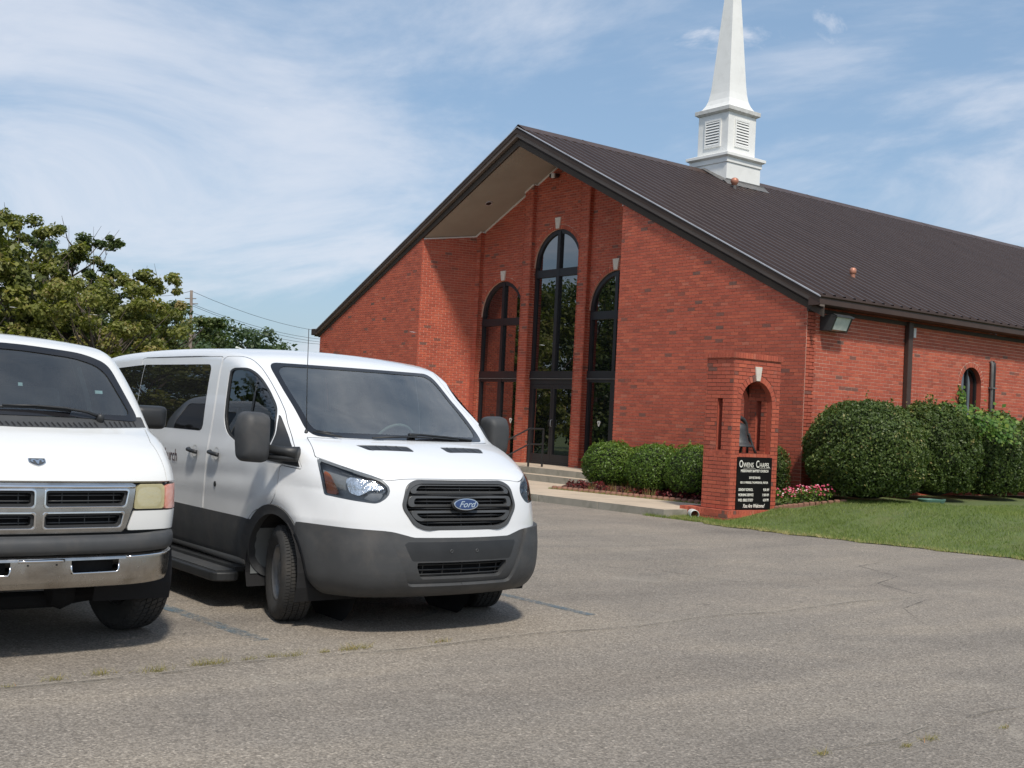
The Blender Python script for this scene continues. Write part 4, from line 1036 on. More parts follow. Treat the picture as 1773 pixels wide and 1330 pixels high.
def wheel(name, r, w, rimr, loc, steer, parent, side, mats, blocky=False, cap=True):
    """tyre with tread blocks and a steel rim; axis along y, outer face towards side*y"""
    wo = bpy.data.objects.new(name, None); COL.objects.link(wo); wo.parent = parent; wo.location = loc; wo.rotation_euler = (0, 0, steer); wo.empty_display_size = .1
    mb = MB(); h = w/2
    prof = [(rimr-.012, -h*.72), (rimr+.012, -h*.86), (r-.085, -h*1.02), (r-.045, -h*1.0), (r-.016, -h*.86), (r-.010, -h*.80), (r-.009, h*.80), (r-.016, h*.86), (r-.045, h*1.0), (r-.085, h*1.02), (rimr+.012, h*.86), (rimr-.012, h*.72)]
    mb.lathe([(a, b*side) for a, b in prof], (0, 0, 0), (0, 1, 0), seg=56); ty = fix(mb.obj('tyre', mats['tyre'], wo, smooth=True)); 
    # tread: ribs with sipes
    tb = MB(); nb = 54 if blocky else 84; rows = [(-.80, -.56), (-.50, -.21), (-.15, .15), (.21, .50), (.56, .80)]
    for ri, (a, b) in enumerate(rows):
        for i in range(nb):
            t0 = 2*PI*(i+(.5 if ri % 2 else 0))/nb; t1 = t0+2*PI/nb*(.76 if blocky else .80); sk = (.35 if blocky else .12)*2*PI/nb
            edge = ri in (0, 4); ra, rb = r-.012, r
            def P3(t, rad, yy): return (rad*math.cos(t), yy, rad*math.sin(t))
            ya, yb_ = a*h, b*h
            ys = [(ya, t0, t1), (yb_, t0+sk, t1+sk)]
            rt_ = [rb-(.006 if (edge and ((q == 0 and ri == 0) or (q == 1 and ri == 4))) else 0) for q in (0, 1)]
            vs = [P3(ys[0][1], ra, ya), P3(ys[0][2], ra, ya), P3(ys[1][2], ra, yb_), P3(ys[1][1], ra, yb_), P3(ys[0][1], rt_[0], ya), P3(ys[0][2], rt_[0], ya), P3(ys[1][2], rt_[1], yb_), P3(ys[1][1], rt_[1], yb_)]
            tb.add(vs, [(4, 5, 6, 7), (0, 1, 5, 4), (1, 2, 6, 5), (2, 3, 7, 6), (3, 0, 4, 7)])
    if blocky:
        for i in range(nb):      # shoulder lugs
            t0 = 2*PI*i/nb; t1 = t0+2*PI/nb*.6
            for s_ in (-1, 1):
                vs = []
                for (rad, yy) in ((r-.008, .80*h*s_), (r-.040, 1.03*h*s_)):
                    for t in (t0, t1): vs.append((rad*math.cos(t), yy, rad*math.sin(t)))
                for (rad, yy) in ((r-.024, .76*h*s_), (r-.046, .96*h*s_)):
                    for t in (t0, t1): vs.append((rad*math.cos(t), yy, rad*math.sin(t)))
                tb.add(vs, [(0, 1, 3, 2), (0, 4, 5, 1), (1, 5, 7, 3), (3, 7, 6, 2), (2, 6, 4, 0)])
    tr = fix(tb.obj('tread', mats['tyre'], wo))
    mb = MB(); pr = [(rimr, h*.74), (rimr-.006, h*.80), (rimr-.020, h*.76), (rimr-.030, h*.52), (rimr-.045, h*.40), (rimr*.62, h*.34), (rimr*.50, h*.50), (rimr*.34, h*.56), (rimr*.30, h*.62), (.001, h*.62)]
    mb.lathe([(a, b*side) for a, b in pr], (0, 0, 0), (0, 1, 0), seg=40); mb.lathe([(rimr-.002, h*.76*side), (rimr-.03, 0), (rimr-.01, -h*.7*side), (rimr, -h*.74*side)], (0, 0, 0), (0, 1, 0), seg=40)
    fix(mb.obj('rim', mats['rim'], wo, smooth=True))
    mb = MB(); mb.lathe([(rimr-.03, h*.30*side), (.12, h*.10*side), (.12, -h*.7*side), (rimr-.02, -h*.72*side)], (0, 0, 0), (0, 1, 0), seg=30); mb.obj('brake_hub', mats['dark'], wo, smooth=True)
    if cap:
        mb = MB()
        for i in range(5):
            t = 2*PI*i/5; mb.lathe([(.014, h*.34*side), (.014, h*.46*side), (.001, h*.47*side)], (rimr*.56*math.cos(t), 0, rimr*.56*math.sin(t)), (0, 1, 0), seg=6)
        mb.obj('lug_nut', mats['dark'], wo)
    return wo
def text_mesh(name, body, size, mat, parent, mw, extrude=.001, shear=0.0, align='CENTER', xs=1.0, spacing=1.0, bold=0.0):
    cu = bpy.data.curves.new(name, 'FONT'); cu.body = body; cu.size = size; cu.extrude = extrude; cu.shear = shear; cu.align_x = align; cu.align_y = 'CENTER'; cu.space_character = spacing; cu.offset = bold; cu.resolution_u = 3
    t = bpy.data.objects.new(name, cu); COL.objects.link(t); dg = bpy.context.evaluated_depsgraph_get(); me = bpy.data.meshes.new_from_object(t.evaluated_get(dg)); bpy.data.objects.remove(t); bpy.data.curves.remove(cu)
    me.transform(Matrix.Diagonal((xs, 1, 1, 1))); me.transform(mw); me.materials.clear(); me.materials.append(mat); me.name = name
    o = bpy.data.objects.new(name, me); COL.objects.link(o)
    if parent is not None: o.parent = parent
    return o
def frame_mat(o, u, v):
    o, u, v = Vector(o), Vector(u).normalized(), Vector(v).normalized(); n = u.cross(v)
    return Matrix(((u.x, v.x, n.x, o.x), (u.y, v.y, n.y, o.y), (u.z, v.z, n.z, o.z), (0, 0, 0, 1)))

# vehicle materials
def paintmat(name, c, dirtamt=0.25):
    m, t, b = newmat(name); geo = N(t, 'ShaderNodeNewGeometry'); co = objco(t)
    sepz = N(t, 'ShaderNodeSeparateXYZ'); t.links.new(co, sepz.inputs[0])
    n = noise(t, co, 5, 6, 0.7); low = ramp(t, sepz.outputs[2], [(0.25, 1.0), (0.9, 0.0)])
    f = mth(t, 'MULTIPLY', mth(t, 'MULTIPLY', n, low), dirtamt)
    n2 = noise(t, co, 1.3, 4, 0.6); colb = ramp(t, n2, [(0.3, c), (0.7, tuple(x*.97 for x in c))])
    col = mixrgb(t, f, colb, (.30, .26, .21)); inner = mixrgb(t, geo.outputs['Backfacing'], col, (.36, .38, .37))
    t.links.new(inner, b.inputs['Base Color']); b.inputs['Roughness'].default_value = 0.32; b.inputs['Coat Weight'].default_value = 0.7; b.inputs['Coat Roughness'].default_value = 0.03
    bp = N(t, 'ShaderNodeBump'); bp.inputs['Strength'].default_value = 0.02; bp.inputs['Distance'].default_value = 0.01
    t.links.new(noise(t, co, 9, 3), bp.inputs['Height']); t.links.new(bp.outputs[0], b.inputs['Normal'])
    return m
M['white_paint'] = paintmat('white_car_paint', (.74, .75, .755), .35)
M['cream_paint'] = paintmat('old_white_paint', (.73, .73, .705), .3)
M['plastic'] = simple('dark_grey_plastic', (.040, .042, .044), (.052, .054, .056), 0.55, 0.68, scale=5, bump=0.15, bscale=300, dirt=((.14, .12, .10), 4, .22))
M['plastic_black'] = simple('black_plastic', (.016, .017, .018), (.024, .025, .026), 0.5, scale=5)
M['plastic_satin'] = simple('satin_grey_plastic', (.055, .057, .058), (.065, .067, .068), 0.38, scale=5)
M['void'] = simple('dark_interior', (.008, .008, .009), (.012, .012, .013), 0.9)
M['rubber'] = simple('tyre_rubber', (.024, .024, .024), (.036, .035, .033), 0.85, scale=9, bump=0.2, bscale=200, dirt=((.09, .075, .06), 5, .35))
M['steel'] = simple('painted_steel_rim', (.24, .245, .25), (.16, .16, .165), 0.42, metal=0.6, scale=8, dirt=((.10, .08, .06), 9, .5))
M['chrome'] = simple('chrome', (.78, .78, .78), (.70, .70, .70), 0.06, 0.14, metal=1.0, scale=12)
M['chrome_dull'] = simple('dull_chrome', (.52, .50, .47), (.42, .40, .37), 0.16, 0.30, metal=1.0, scale=7, dirt=((.20, .17, .14), 5, .5))
M['reflector'] = simple('lamp_reflector', (.85, .86, .88), (.75, .76, .78), 0.12, metal=1.0, scale=10, bump=0.9, bscale=26)
M['lamp_dark'] = simple('smoked_lamp_housing', (.13, .14, .15), (.20, .21, .22), 0.3, scale=6)
M['amber'] = simple('amber_lens', (.46, .13, .035), (.36, .09, .03), 0.25, scale=30, bump=0.4, bscale=90)
M['lamp_clear'] = glassmat('clear_lamp_cover', (.93, .95, .96), 1.45, 0.02)
M['haze_lens'] = simple('yellowed_lens', (.56, .50, .27), (.64, .58, .34), 0.22, 0.35, scale=5, bump=0.15, bscale=50, coat=.5)
def _see(m, a):
    t = m.node_tree; t.nodes['Principled BSDF'].inputs['Alpha'].default_value = a
_see(M['haze_lens'], .62)
M['orange_lens'] = simple('faded_orange_lens', (.62, .22, .15), (.70, .42, .36), 0.22, scale=14, coat=.5, bump=.3, bscale=60)
M['windshield'] = glassmat('windscreen_glass', (.70, .84, .80), 1.6, 0.0, 0.10, .06)
M['windshield_b'] = glassmat('windscreen_glass_tinted', (.48, .58, .60), 1.6, 0.0, 0.05, .03)
M['sideglass'] = glassmat('side_glass', (.55, .66, .62), 1.5, 0.0, 0.02)
M['privacy'] = darkglass('privacy_glass', (.012, .012, .014), 1.62)
M['frit'] = simple('black_glass_border', (.012, .012, .014), (.016, .016, .018), 0.12)
M['trimgrey'] = simple('cabin_trim', (.16, .17, .17), (.13, .14, .14), 0.8, scale=4)
M['seat'] = simple('seat_cloth', (.12, .12, .12), (.09, .09, .09), 0.95, scale=20, bump=.4)
M['dash'] = simple('dashboard', (.065, .07, .072), (.05, .053, .056), 0.7, scale=4, bump=.2, bscale=200)
M['badge_blue'] = simple('badge_blue', (.012, .035, .12), (.018, .045, .15), 0.2, coat=.6)
M['text_dark'] = simple('dark_lettering', (.055, .022, .03), (.05, .02, .028), 0.4)
M['sticker'] = simple('window_sticker', (.62, .72, .70), (.55, .66, .64), 0.5)
WM = {'tyre': M['rubber'], 'rim': M['steel'], 'dark': M['void']}

def cabin(parent, W2, xf, xr, zf, zd, xd, wheel_y, seats, col='dash', floor=.55):
    """dashboard, steering wheel, front seats and rear benches"""
    it = bpy.data.objects.new('cabin', None); COL.objects.link(it); it.parent = parent
    mb = MB(); mb.prism([(xd+.55, zd-.03), (xd+.50, zd+.0), (xd+.10, zd+.035), (xd-.02, zd-.02), (xd-.06, zd-.30), (xd+.2, zd-.5), (xd+.55, zd-.5)][::-1], (0, -W2, 0), (1, 0, 0), Zv, (0, 1, 0), 0, 2*W2)
    o = fix(mb.obj('dashboard', M[col], it)); bevel(o, .03, 3)
    mb = MB(); hub = Vector((xd-.18, wheel_y, zd+.02)); tilt = R(28)
    ring = []
    for i in range(29):
        t = 2*PI*i/28; ring.append(hub+Vector((math.sin(tilt)*.19*math.cos(t)*1.0, .19*math.sin(t), math.cos(tilt)*.19*math.cos(t))))
    mb.tube(ring, .014, 8)
    for t in (R(90), R(-90), R(180)):
        e = hub+Vector((math.sin(tilt)*.185*math.cos(t), .185*math.sin(t), math.cos(tilt)*.185*math.cos(t))); mb.tube([hub+Vector((.02, 0, -.01)), e], .016, 6)
    mb.tube([hub+Vector((.03, 0, -.02)), hub+Vector((.25, 0, -.12))], .035, 10); mb.lathe([(.001, .035), (.055, .03), (.062, 0), (.05, -.03)], hub, (-math.cos(tilt), 0, math.sin(tilt)), seg=18)
    mb.obj('steering_wheel', M['trimgrey'], it, smooth=True)
    for (x, y, w) in seats:
        mb = MB(); mb.box((x-.25, y-w/2, floor+.25), (x+.25, y+w/2, floor+.42)); o = mb.obj('seat', M['seat'], it); bevel(o, .05, 3)
        mb = MB(); q = [(x-.22, floor+.40), (x-.08, floor+.40), (x-.20, floor+1.0), (x-.31, floor+1.0)]; mb.prism(q, (0, y-w/2, 0), (1, 0, 0), Zv, (0, -1, 0), -w, 0); o = fix(mb.obj('seat_back', M['seat'], it)); bevel(o, .045, 3)
        for yy in ([y] if w < .7 else [y-w/4, y+w/4]):
            mb = MB(); mb.box((x-.34, yy-.13, floor+1.02), (x-.25, yy+.13, floor+1.20)); o = mb.obj('headrest', M['seat'], it); bevel(o, .04, 3)
    mb = MB(); mb.box((xr, -W2, floor-.03), (xd+.3, W2, floor)); mb.obj('floor', M['seat'], it)
    return it
# ------------------------------------------------------------------ newer white van (centre), facing +X
VA = thing('passenger_van', 'newer white van with dark grey bumper, black grille and clear swept headlamps, nearest the church', 'van', (15.90, -12.80, 0))
sil = smoothpoly([(.78, .275), (.93, .315), (1.005, .42), (1.01, .60), (.985, .72), (.975, .84), (.955, .98), (.925, 1.075), (.86, 1.135), (.70, 1.205), (.50, 1.28), (.34, 1.325), (.19, 1.358),
                  (-.02, 1.475), (-.37, 1.715), (-.71, 1.935), (-.90, 2.01), (-1.25, 2.055), (-1.9, 2.075), (-3.0, 2.075), (-4.2, 2.035), (-4.42, 1.96), (-4.50, 1.80), (-4.56, 1.2), (-4.60, .75), (-4.60, .42), (-4.45, .33), (-2.0, .30), (-.6, .27)], 2)
GS = Grid2(sil, -4.9, 1.3, .05, 2.4)
wz = pchip([0, .28, .42, .62, .80, 1.0, 1.18, 1.32, 1.45, 1.75, 2.0, 2.2], [.86, .93, .985, 1.01, 1.015, 1.035, 1.035, 1.02, 1.01, .975, .93, .90])
tx = pchip([-5, -4.6, -4.2, -3.2, -.5, 0.0, .35, .70, .95, 1.2], [.10, .06, .015, 0, 0, .008, .035, .115, .20, .28])
def FA(x, y, z):
    a = np.abs(y); bow = .13*(a/.8)**2+.24*(a/.95)**6
    bq = np.clip((z-1.08)/.50, 0, 1); bowz = 1.0-.78*bq*bq*(3-2*bq)
    f1 = GS(x+bow*bowz*np.clip((x+1.6)/1.2, 0, 1)-.05*(a/.9)**2*np.clip((-3.6-x)/.6, 0, 1), z+.035*(a/.8)**2*np.clip((z-1.2)/.5, 0, 1))
    w = wz(z)-tx(x)-.085*np.clip((z-.78)/.22, 0, 1)*np.clip((x-.05)/.55, 0, 1)*np.clip((1.5-z)/.2, 0, 1)
    arch = .022*np.exp(-((np.hypot(x, z-.40)-.50)/.09)**2)+.022*np.exp(-((np.hypot(x+3.3, z-.40)-.50)/.09)**2)
    f2 = (a-w-arch)*.97
    # belt recess beside the handles
    f2 = f2+.010*np.exp(-((z-(1.0+.045*(x+1)))/.07)**2)*np.clip((-x-.25)/.3, 0, 1)*np.clip((x+4.3)/.4, 0, 1)
    return smax(f1, f2, .13-.08*np.clip((z-1.15)/.35, 0, 1)+.03*np.clip((z-1.8)/.1, 0, 1))
A = Body(FA, (-4.8, -1.17, .14), (1.2, 1.17, 2.22), .026)
sh = A.sheet
P_ws = [(.80, 1.385, .05), (.70, 1.945, .10), (-.70, 1.945, .10), (-.80, 1.385, .05)]
WSP = [(-.795, 1.356), (-.4, 1.350, .3), (.4, 1.350, .3), (.795, 1.356), (.775, 1.912), (-.775, 1.912)]
wsF = front_field(WSP, .08, xmin=-1.2, xmax=.5)
gr_out = [(-.50, .905), (-.455, 1.055), (-.38, 1.095), (.38, 1.095), (.455, 1.055), (.50, .905), (.41, .775), (.33, .745), (-.33, .745), (-.41, .775)]
grF = front_field(gr_out, .05, xmin=.5)
def tfield(P, r_, grow=0.0):      # outlines drawn in the direction the lamp faces: t = .85|y| - .5x against z
    Pn = rpoly(P, r_); return lambda x, y, z: np.maximum(sdpoly(Pn, .85*np.abs(y)-.5*x, z)-grow, .15-x)
hl = [(.573, 1.212, .01), (.358, 1.154), (.197, 1.113), (.105, 1.086, .03), (.052, 1.034, .03), (.054, .985, .03), (.100, .940, .02), (.148, .923), (.305, .938), (.500, .961, .01), (.533, 1.085)]
hlF = tfield(hl, .02)
# windows
def tside(P, r_, s_=None, grow=0.0):     # the same slanted direction for doors and windows next to the windscreen pillar
    Pn = rpoly(P, r_)
    def f(x, y, z):
        g = np.maximum(sdpoly(Pn, .85*np.abs(y)-.5*x, z)-grow, .60-np.abs(y))
        return g if s_ is None else np.maximum(g, .5-s_*y)
    return f
side_front = [(1.357, 1.44, .08), (1.352, 1.62, .05), (1.338, 1.856, .06), (1.171, 1.858, .08), (1.103, 1.827, .04), (1.046, 1.777, .04), (.976, 1.688, .05), (.895, 1.554, .05), (.895, 1.36, .04), (.967, 1.184, .02), (1.15, 1.248, .08), (1.218, 1.270, .05), (1.318, 1.328, .05)]
quarter = [(.882, 1.522, .01), (.684, 1.136, .012), (.958, 1.164, .015), (.887, 1.36, .03)]
slide = [(-1.385, 1.333), (-1.42, 1.888), (-2.975, 1.895, .01), (-2.975, 1.333, .01)]; rear1 = [(-2.985, 1.333, .01), (-2.985, 1.895, .01), (-4.14, 1.85), (-4.2, 1.335)]
F_sf = tside(side_front, .06); F_q = tside(quarter, .02)
ctop = pchip([0, .40, .47, .58, .80, 1.0, 1.3], [.693, .696, .712, .736, .748, .757, .757])
def clad(x, y, z):        # dark lower band on the flank and bumper
    a = np.abs(y); top = np.where(x > .35, ctop(a), .705); bot = np.where((x > .35) | (x < -4.0), -1.0, .388)
    return np.maximum(np.maximum(z-top, bot-z), np.where((x < .3) & (a < .8), 1.0, -1.0))
arch_o = union(lambda x, y, z: np.maximum(np.hypot(x, z-.375)-.475, .55-np.abs(y)), lambda x, y, z: np.maximum(np.hypot(x+3.3, z-.375)-.475, .55-np.abs(y)))
arch_i = union(lambda x, y, z: np.maximum(np.maximum(np.hypot(x, z-.375)-.405, .45-np.abs(y)), -1), lambda x, y, z: np.maximum(np.hypot(x+3.3, z-.375)-.405, .45-np.abs(y)))
_, sh = sh.cut(arch_i)
ws, sh = sh.cut(wsF)
_, sh = sh.cut(grF)
hlp, sh = sh.cut(hlF)
sfp, sh = sh.cut(F_sf); qp, sh = sh.cut(F_q)
priv = []
for P_ in (slide, rear1):
    p_, sh = sh.cut(side_field(P_, .07)); priv.append(p_)
# hood vents
def topfield(P, r_):
    Pn = rpoly(P, r_); return lambda x, y, z: np.maximum(sdpoly(Pn, x, y), 1.2-z)
vents = []
for s_ in (-1, 1):
    P_ = [(.385, s_*.145), (.335, s_*.565), (.455, s_*.515), (.505, s_*.15)]
    v_, sh = sh.cut(topfield(P_, .015)); vents.append(v_)
flare, sh = sh.cut(arch_o)
cl, sh = sh.cut(clad)
# bumper apart from the flank band; lower intake
bumper, band = cl.where(lambda x, y, z: x > .30)
intF = front_field([(-.40, .522), (.40, .522), (.345, .405), (-.345, .405)], .025, xmin=.5)
_, bumper = bumper.cut(intF)
plate, bumper = bumper.cut(front_field([(-.49, .665), (.49, .665), (.425, .532), (-.425, .532)], .02, xmin=.5))
midb, bumper = bumper.cut(front_field([(-.63, .80), (.63, .80), (.575, .66), (.435, .372), (-.435, .372), (-.575, .66)], .03, xmin=.5))
# doors with true gaps
dfront = [(1.498, .388, .01), (1.508, .72, .1), (1.485, 1.18, .1), (1.451, 1.462, .1), (1.426, 1.818, .05), (1.403, 1.950, .05), (1.228, 1.948, .10), (1.151, 1.925, .06), (1.07, 1.861, .06), (.987, 1.757, .06), (.903, 1.633, .06), (.838, 1.523, .04), (.818, 1.449, .03), (.672, 1.124, .012), (.840, 1.142, .012), (.846, 1.034, .05), (.864, .907, .05), (.925, .800, .03), (1.026, .79, .05), (1.105, .66, .03), (1.10, .388, .01)]
dslide = [(1.512, .388, .01), (1.522, .72, .1), (1.499, 1.18, .1), (1.465, 1.462, .1), (1.440, 1.818, .05), (1.417, 1.950, .02), (2.33, 1.955, .02), (2.40, 1.2, .1), (2.39, .388, .01)]
doors = []
for P_ in (dfront, dslide):
    for s_ in (-1, 1):
        if P_ is dslide and s_ > 0: continue
        d_, sh = sh.cut(tside(P_, .04, s_)); _, sh = sh.cut(tside(P_, .04, s_, grow=.0055)); doors.append((d_, s_, P_ is dslide))
# bonnet
zl = pchip([-1, -.2, -.04, .07, .105, .197, .358, .573, 1.0], [1.104, 1.103, 1.098, 1.086, 1.091, 1.118, 1.159, 1.217, 1.3])
bonF = lambda x, y, z: np.maximum(np.maximum(np.abs(y)-(.80+.26*np.clip(x, 0, .36)), zl(.85*np.abs(y)-.5*x)-z), np.maximum(-.05-x, z-1.344))
bon, sh = sh.cut(bonF); _, sh = sh.cut(lambda x, y, z: bonF(x, y, z)-.005)
WP = M['white_paint']
A.make('body', sh, WP, VA, rim=.03)
for d_, s_, sl_ in doors:
    do = A.make('sliding_door' if sl_ else 'front_door', d_, WP, VA, rim=.03)
A.make('bonnet', bon, WP, VA, rim=.02)
for s_ in (-1, 1):
    bs = band.where(lambda x, y, z: y*s_ > 0)[0]; fs_ = flare.where(lambda x, y, z: y*s_ > 0)[0]; bu = bumper.where(lambda x, y, z: y*s_ > 0)[0]
    f1_, r1_ = bs.where(lambda x, y, z: x > -3.3); 
    for q_ in (f1_, r1_): A.make('side_cladding', q_, M['plastic'], VA, off=.008, rim=.02)
    for q_ in fs_.where(lambda x, y, z: x > -2): A.make('wheel_arch_trim', q_, M['plastic'], VA, off=.014, rim=.06)
    A.make('bumper_corner', bu, M['plastic'], VA, off=.030, rim=.07)
A.make('front_bumper', midb, M['plastic'], VA, off=.002, rim=.05)
A.make('number_plate_panel', plate, M['plastic_black'], VA, off=.002, rim=.02)
wo_ = A.make('windscreen', ws, M['windshield'], VA, off=-.002)
# printed black border of the windscreen lies just inside the pane
inner = [(-.745, 1.388, .07), (.745, 1.388, .07), (.735, 1.885, .10), (-.735, 1.885, .10)]
_, fr_ = ws.cut(front_field(inner, .10, xmin=-1.2, xmax=.5)); A.make('windscreen_border', fr_, M['frit'], wo_, off=.0015)
for P_, nm, mt, of in ((sfp, 'side_window', M['sideglass'], -.014), (qp, 'quarter_panel', M['plastic_black'], .004)):
    for q_ in P_.where(lambda x, y, z: y > 0): A.make(nm, q_, mt, VA, off=of, rim=.006, flat=(lambda x, y, z: x < -.7) if nm == 'side_window' else None)
for p_ in priv:
    for q_ in p_.where(lambda x, y, z: y > 0): A.make('rear_side_window', q_, M['privacy'], VA, off=.001)
# window rubber
ring_ = Sheet(sfp.V, sfp.T); _, rr_ = ring_.cut(tside(side_front, .06, grow=-.014)); [A.make('window_seal', q_, M['plastic_black'], VA, off=-.004, rim=.02) for q_ in rr_.where(lambda x, y, z: y > 0)]
post, _ = sfp.cut(lambda x, y, z: np.abs(.85*np.abs(y)-.5*x-1.078-.12*(1.80-z))-.009); [A.make('window_divider', q_, M['plastic_black'], VA, off=-.009) for q_ in post.where(lambda x, y, z: y > 0)]
for v_ in vents: 
    vo_ = A.make('bonnet_vent', v_, M['plastic_black'], VA, off=-.004)
    if vo_ is not None:
        y0, y1 = v_.V[:, 1].min(), v_.V[:, 1].max(); mb = MB()
        for k in range(4):
            y = y0+(y1-y0)*(k+.9)/5; pv = project(FA, np.array([[.42, y, 1.3]]), 8)[0]; mb.add([(.47, y-.004, pv[2]-.012), (.47, y+.004, pv[2]-.012), (.36, y+.004, pv[2]+.016), (.36, y-.004, pv[2]+.016)], [(0, 1, 2, 3)])
        mb.obj('vent_rib', M['plastic_satin'], vo_)
# roof ditch line
dl, _ = sh.cut(lambda x, y, z: np.maximum(np.maximum(np.abs(z-(1.962+.001*(x+1.2)))-.004, np.abs(y)*-1+.6), np.maximum(x+1.26, -3.0-x))); [A.make('roof_channel', q_, M['plastic_black'], VA, off=.001) for q_ in dl.where(lambda x, y, z: y > 0)]
# headlamps
for s_ in (-1, 1):
    hp, _ = hlp.where(lambda x, y, z: y*s_ > 0)
    ho = A.make('headlamp', hp, M['lamp_clear'], VA, off=.001, rim=.012)
    A.make('lamp_housing', hp, M['lamp_dark'], ho, off=-.055)
    am, _ = hp.cut(tfield([(.524, 1.129), (.486, 1.122), (.410, .970), (.488, .974)], .008)); A.make('side_reflector', am, M['amber'], ho, off=-.012, rim=.02)
    rf, _ = hp.cut(tfield([(.372, 1.085), (.335, 1.112), (.196, 1.090), (.110, 1.062), (.082, 1.022), (.185, 1.020), (.270, .972), (.345, .995)], .022)); A.make('reflector', rf, M['reflector'], ho, off=-.028, rim=.03)
    fo, _ = hp.cut(tfield([(.235, .957), (.191, .996), (.088, .998), (.118, .945), (.170, .938)], .01)); A.make('indicator', fo, M['steel'], ho, off=-.02, rim=.02)
    rimb, _ = hp.cut(lambda x, y, z: -1-0*x); _, edge = hp.cut(lambda x, y, z: hlF(x, y, z)+.013); A.make('lamp_edge', edge, M['lamp_dark'], ho, off=-.002)
    for (yy, zz, rad) in ((.775, 1.045, .062), (.665, 1.045, .040)):
        # round bowls behind the cover
        q = np.array([[.9, s_*yy, zz]]); q = project(FA, q, 12); g = grad(FA, q)[0]; g /= np.linalg.norm(g); n3 = Vector(g); n3 = (n3+Vector((1.2, 0, 0))).normalized(); p3 = Vector(q[0])-Vector(g)*.035
        mb = MB(); mb.lathe([(rad, .012), (rad*.93, .0), (rad*.6, -.025), (rad*.2, -.035)], p3, n3, seg=20); mb.lathe([(rad*.2, -.035), (rad*.2, -.005), (.001, -.0)], p3, n3, seg=12); mb.obj('lamp_bowl', M['chrome'], ho, smooth=True)
# grille: dark back, frame, three loop bars and fine slats
gxy = lambda y, z: .958-.10*max(0, z-.9)*1.4-.085*(abs(y)/.8)**2-.085*(abs(y)/.95)**6
FTA = front_table(FA, .2, 1.2, .95, .34, 1.15)
def gp(y, z, d=0.0): return Vector((FTA(y, z)+d, y, z))
def gband(name, outer, inner, d0, d1, mat, parent):
    """closed ring between two outlines, standing on the front of the body"""
    mb = MB(); O = rpoly(outer, .04); I = rpoly(inner, .035); k = len(O)
    vo = [gp(p[0], p[1], d1) for p in O]+[gp(p[0], p[1], d1) for p in I]+[gp(p[0], p[1], d0) for p in O]+[gp(p[0], p[1], d0) for p in I]
    fs = []
    for i in range(k):
        j = (i+1) % k; fs += [(i, j, k+j, k+i), (2*k+i, 2*k+j, j, i), (k+i, k+j, 3*k+j, 3*k+i)]
    mb.add(vo, fs); o = fix(mb.obj(name, mat, parent)); bevel(o, .004, 2, 30); return o
go = bpy.data.objects.new('grille', None); COL.objects.link(go); go.parent = VA
shr = lambda P, s_: [(p[0]*(1-s_/.5), .92+(p[1]-.92)*(1-s_/.17)) for p in P]
gband('grille_frame', [(p[0], p[1]) for p in gr_out], shr(gr_out, .026), -.07, .010, M['plastic_satin'], go)
mb = MB(); cols = 25; rows_ = 9
for i in range(cols):
    for j in range(rows_): pass
Pn = rpoly(gr_out, .05); bk = [gp(p[0]*.99, .92+(p[1]-.92)*.99, -.075) for p in Pn]; mb.add(bk, [tuple(range(len(bk)))]); mb.obj('grille_back', M['void'], go)
lanes = [(1.035, .072, .405, .44), (.945, .078, .445, .455), (.845, .072, .445, .395)]   # centre z, height, half width top, bottom
for zc, hh, wt, wb in lanes:
    for_o = [(-wb, zc-hh/2), (wb, zc-hh/2), (wt, zc+hh/2), (-wt, zc+hh/2)]
    for_i = [(-wb+.045, zc-hh/2+.017), (wb-.045, zc-hh/2+.017), (wt-.045, zc+hh/2-.017), (-wt+.045, zc+hh/2-.017)]
    gband('grille_bar', for_o, for_i, -.045, .004, M['plastic_satin'], go)
for z in (1.078, 1.035, .99, .945, .895, .845, .795):
    if abs(z-1.078) < .001: w = .37
    else: w = .44 if .82 < z < 1.0 else .38
    mb = MB(); n = 10; ys = [(-w+2*w*i/n) for i in range(n+1)]
    for dz, dd in ((.004, -.03), (-.004, -.03), (-.006, -.05), (.006, -.05)): pass
    ptsT = [gp(y, z, -.024) for y in ys]; mb.tube(ptsT, .0055, 5); mb.obj('grille_slat', M['plastic_black'], go, smooth=True)
for y in (-.28, 0, .28):
    mb = MB(); mb.tube([gp(y, z, -.05) for z in (.77, .85, .95, 1.05, 1.08)], .005, 5); mb.obj('grille_rib', M['plastic_black'], go)
# badge
bd = bpy.data.objects.new('badge', None); COL.objects.link(bd); bd.parent = go
ctr = gp(0, .928, .012); nb_ = Vector((1, 0, .10)).normalized(); ub = Vector((0, 1, 0)); vb = nb_.cross(ub)
def oval(a, b, d, mat, nm, n=36):
    mb = MB(); p = [(a*math.cos(2*PI*i/n), b*math.sin(2*PI*i/n)) for i in range(n)]; mb.prism(p, tuple(ctr), tuple(ub), tuple(vb), tuple(nb_), -.02, d); o = fix(mb.obj(nm, mat, bd)); bevel(o, .003, 2, 30); return o
oval(.118, .049, .000, M['plastic_black'], 'badge_seat'); oval(.106, .0425, .012, M['chrome'], 'badge_rim'); oval(.0985, .0365, .0145, M['badge_blue'], 'badge_face')
text_mesh('badge_script', 'Ford', .062, M['chrome'], bd, frame_mat(ctr+nb_*.0155-vb*.002, ub, vb), extrude=.0012, shear=.45, xs=1.15, bold=.0006)
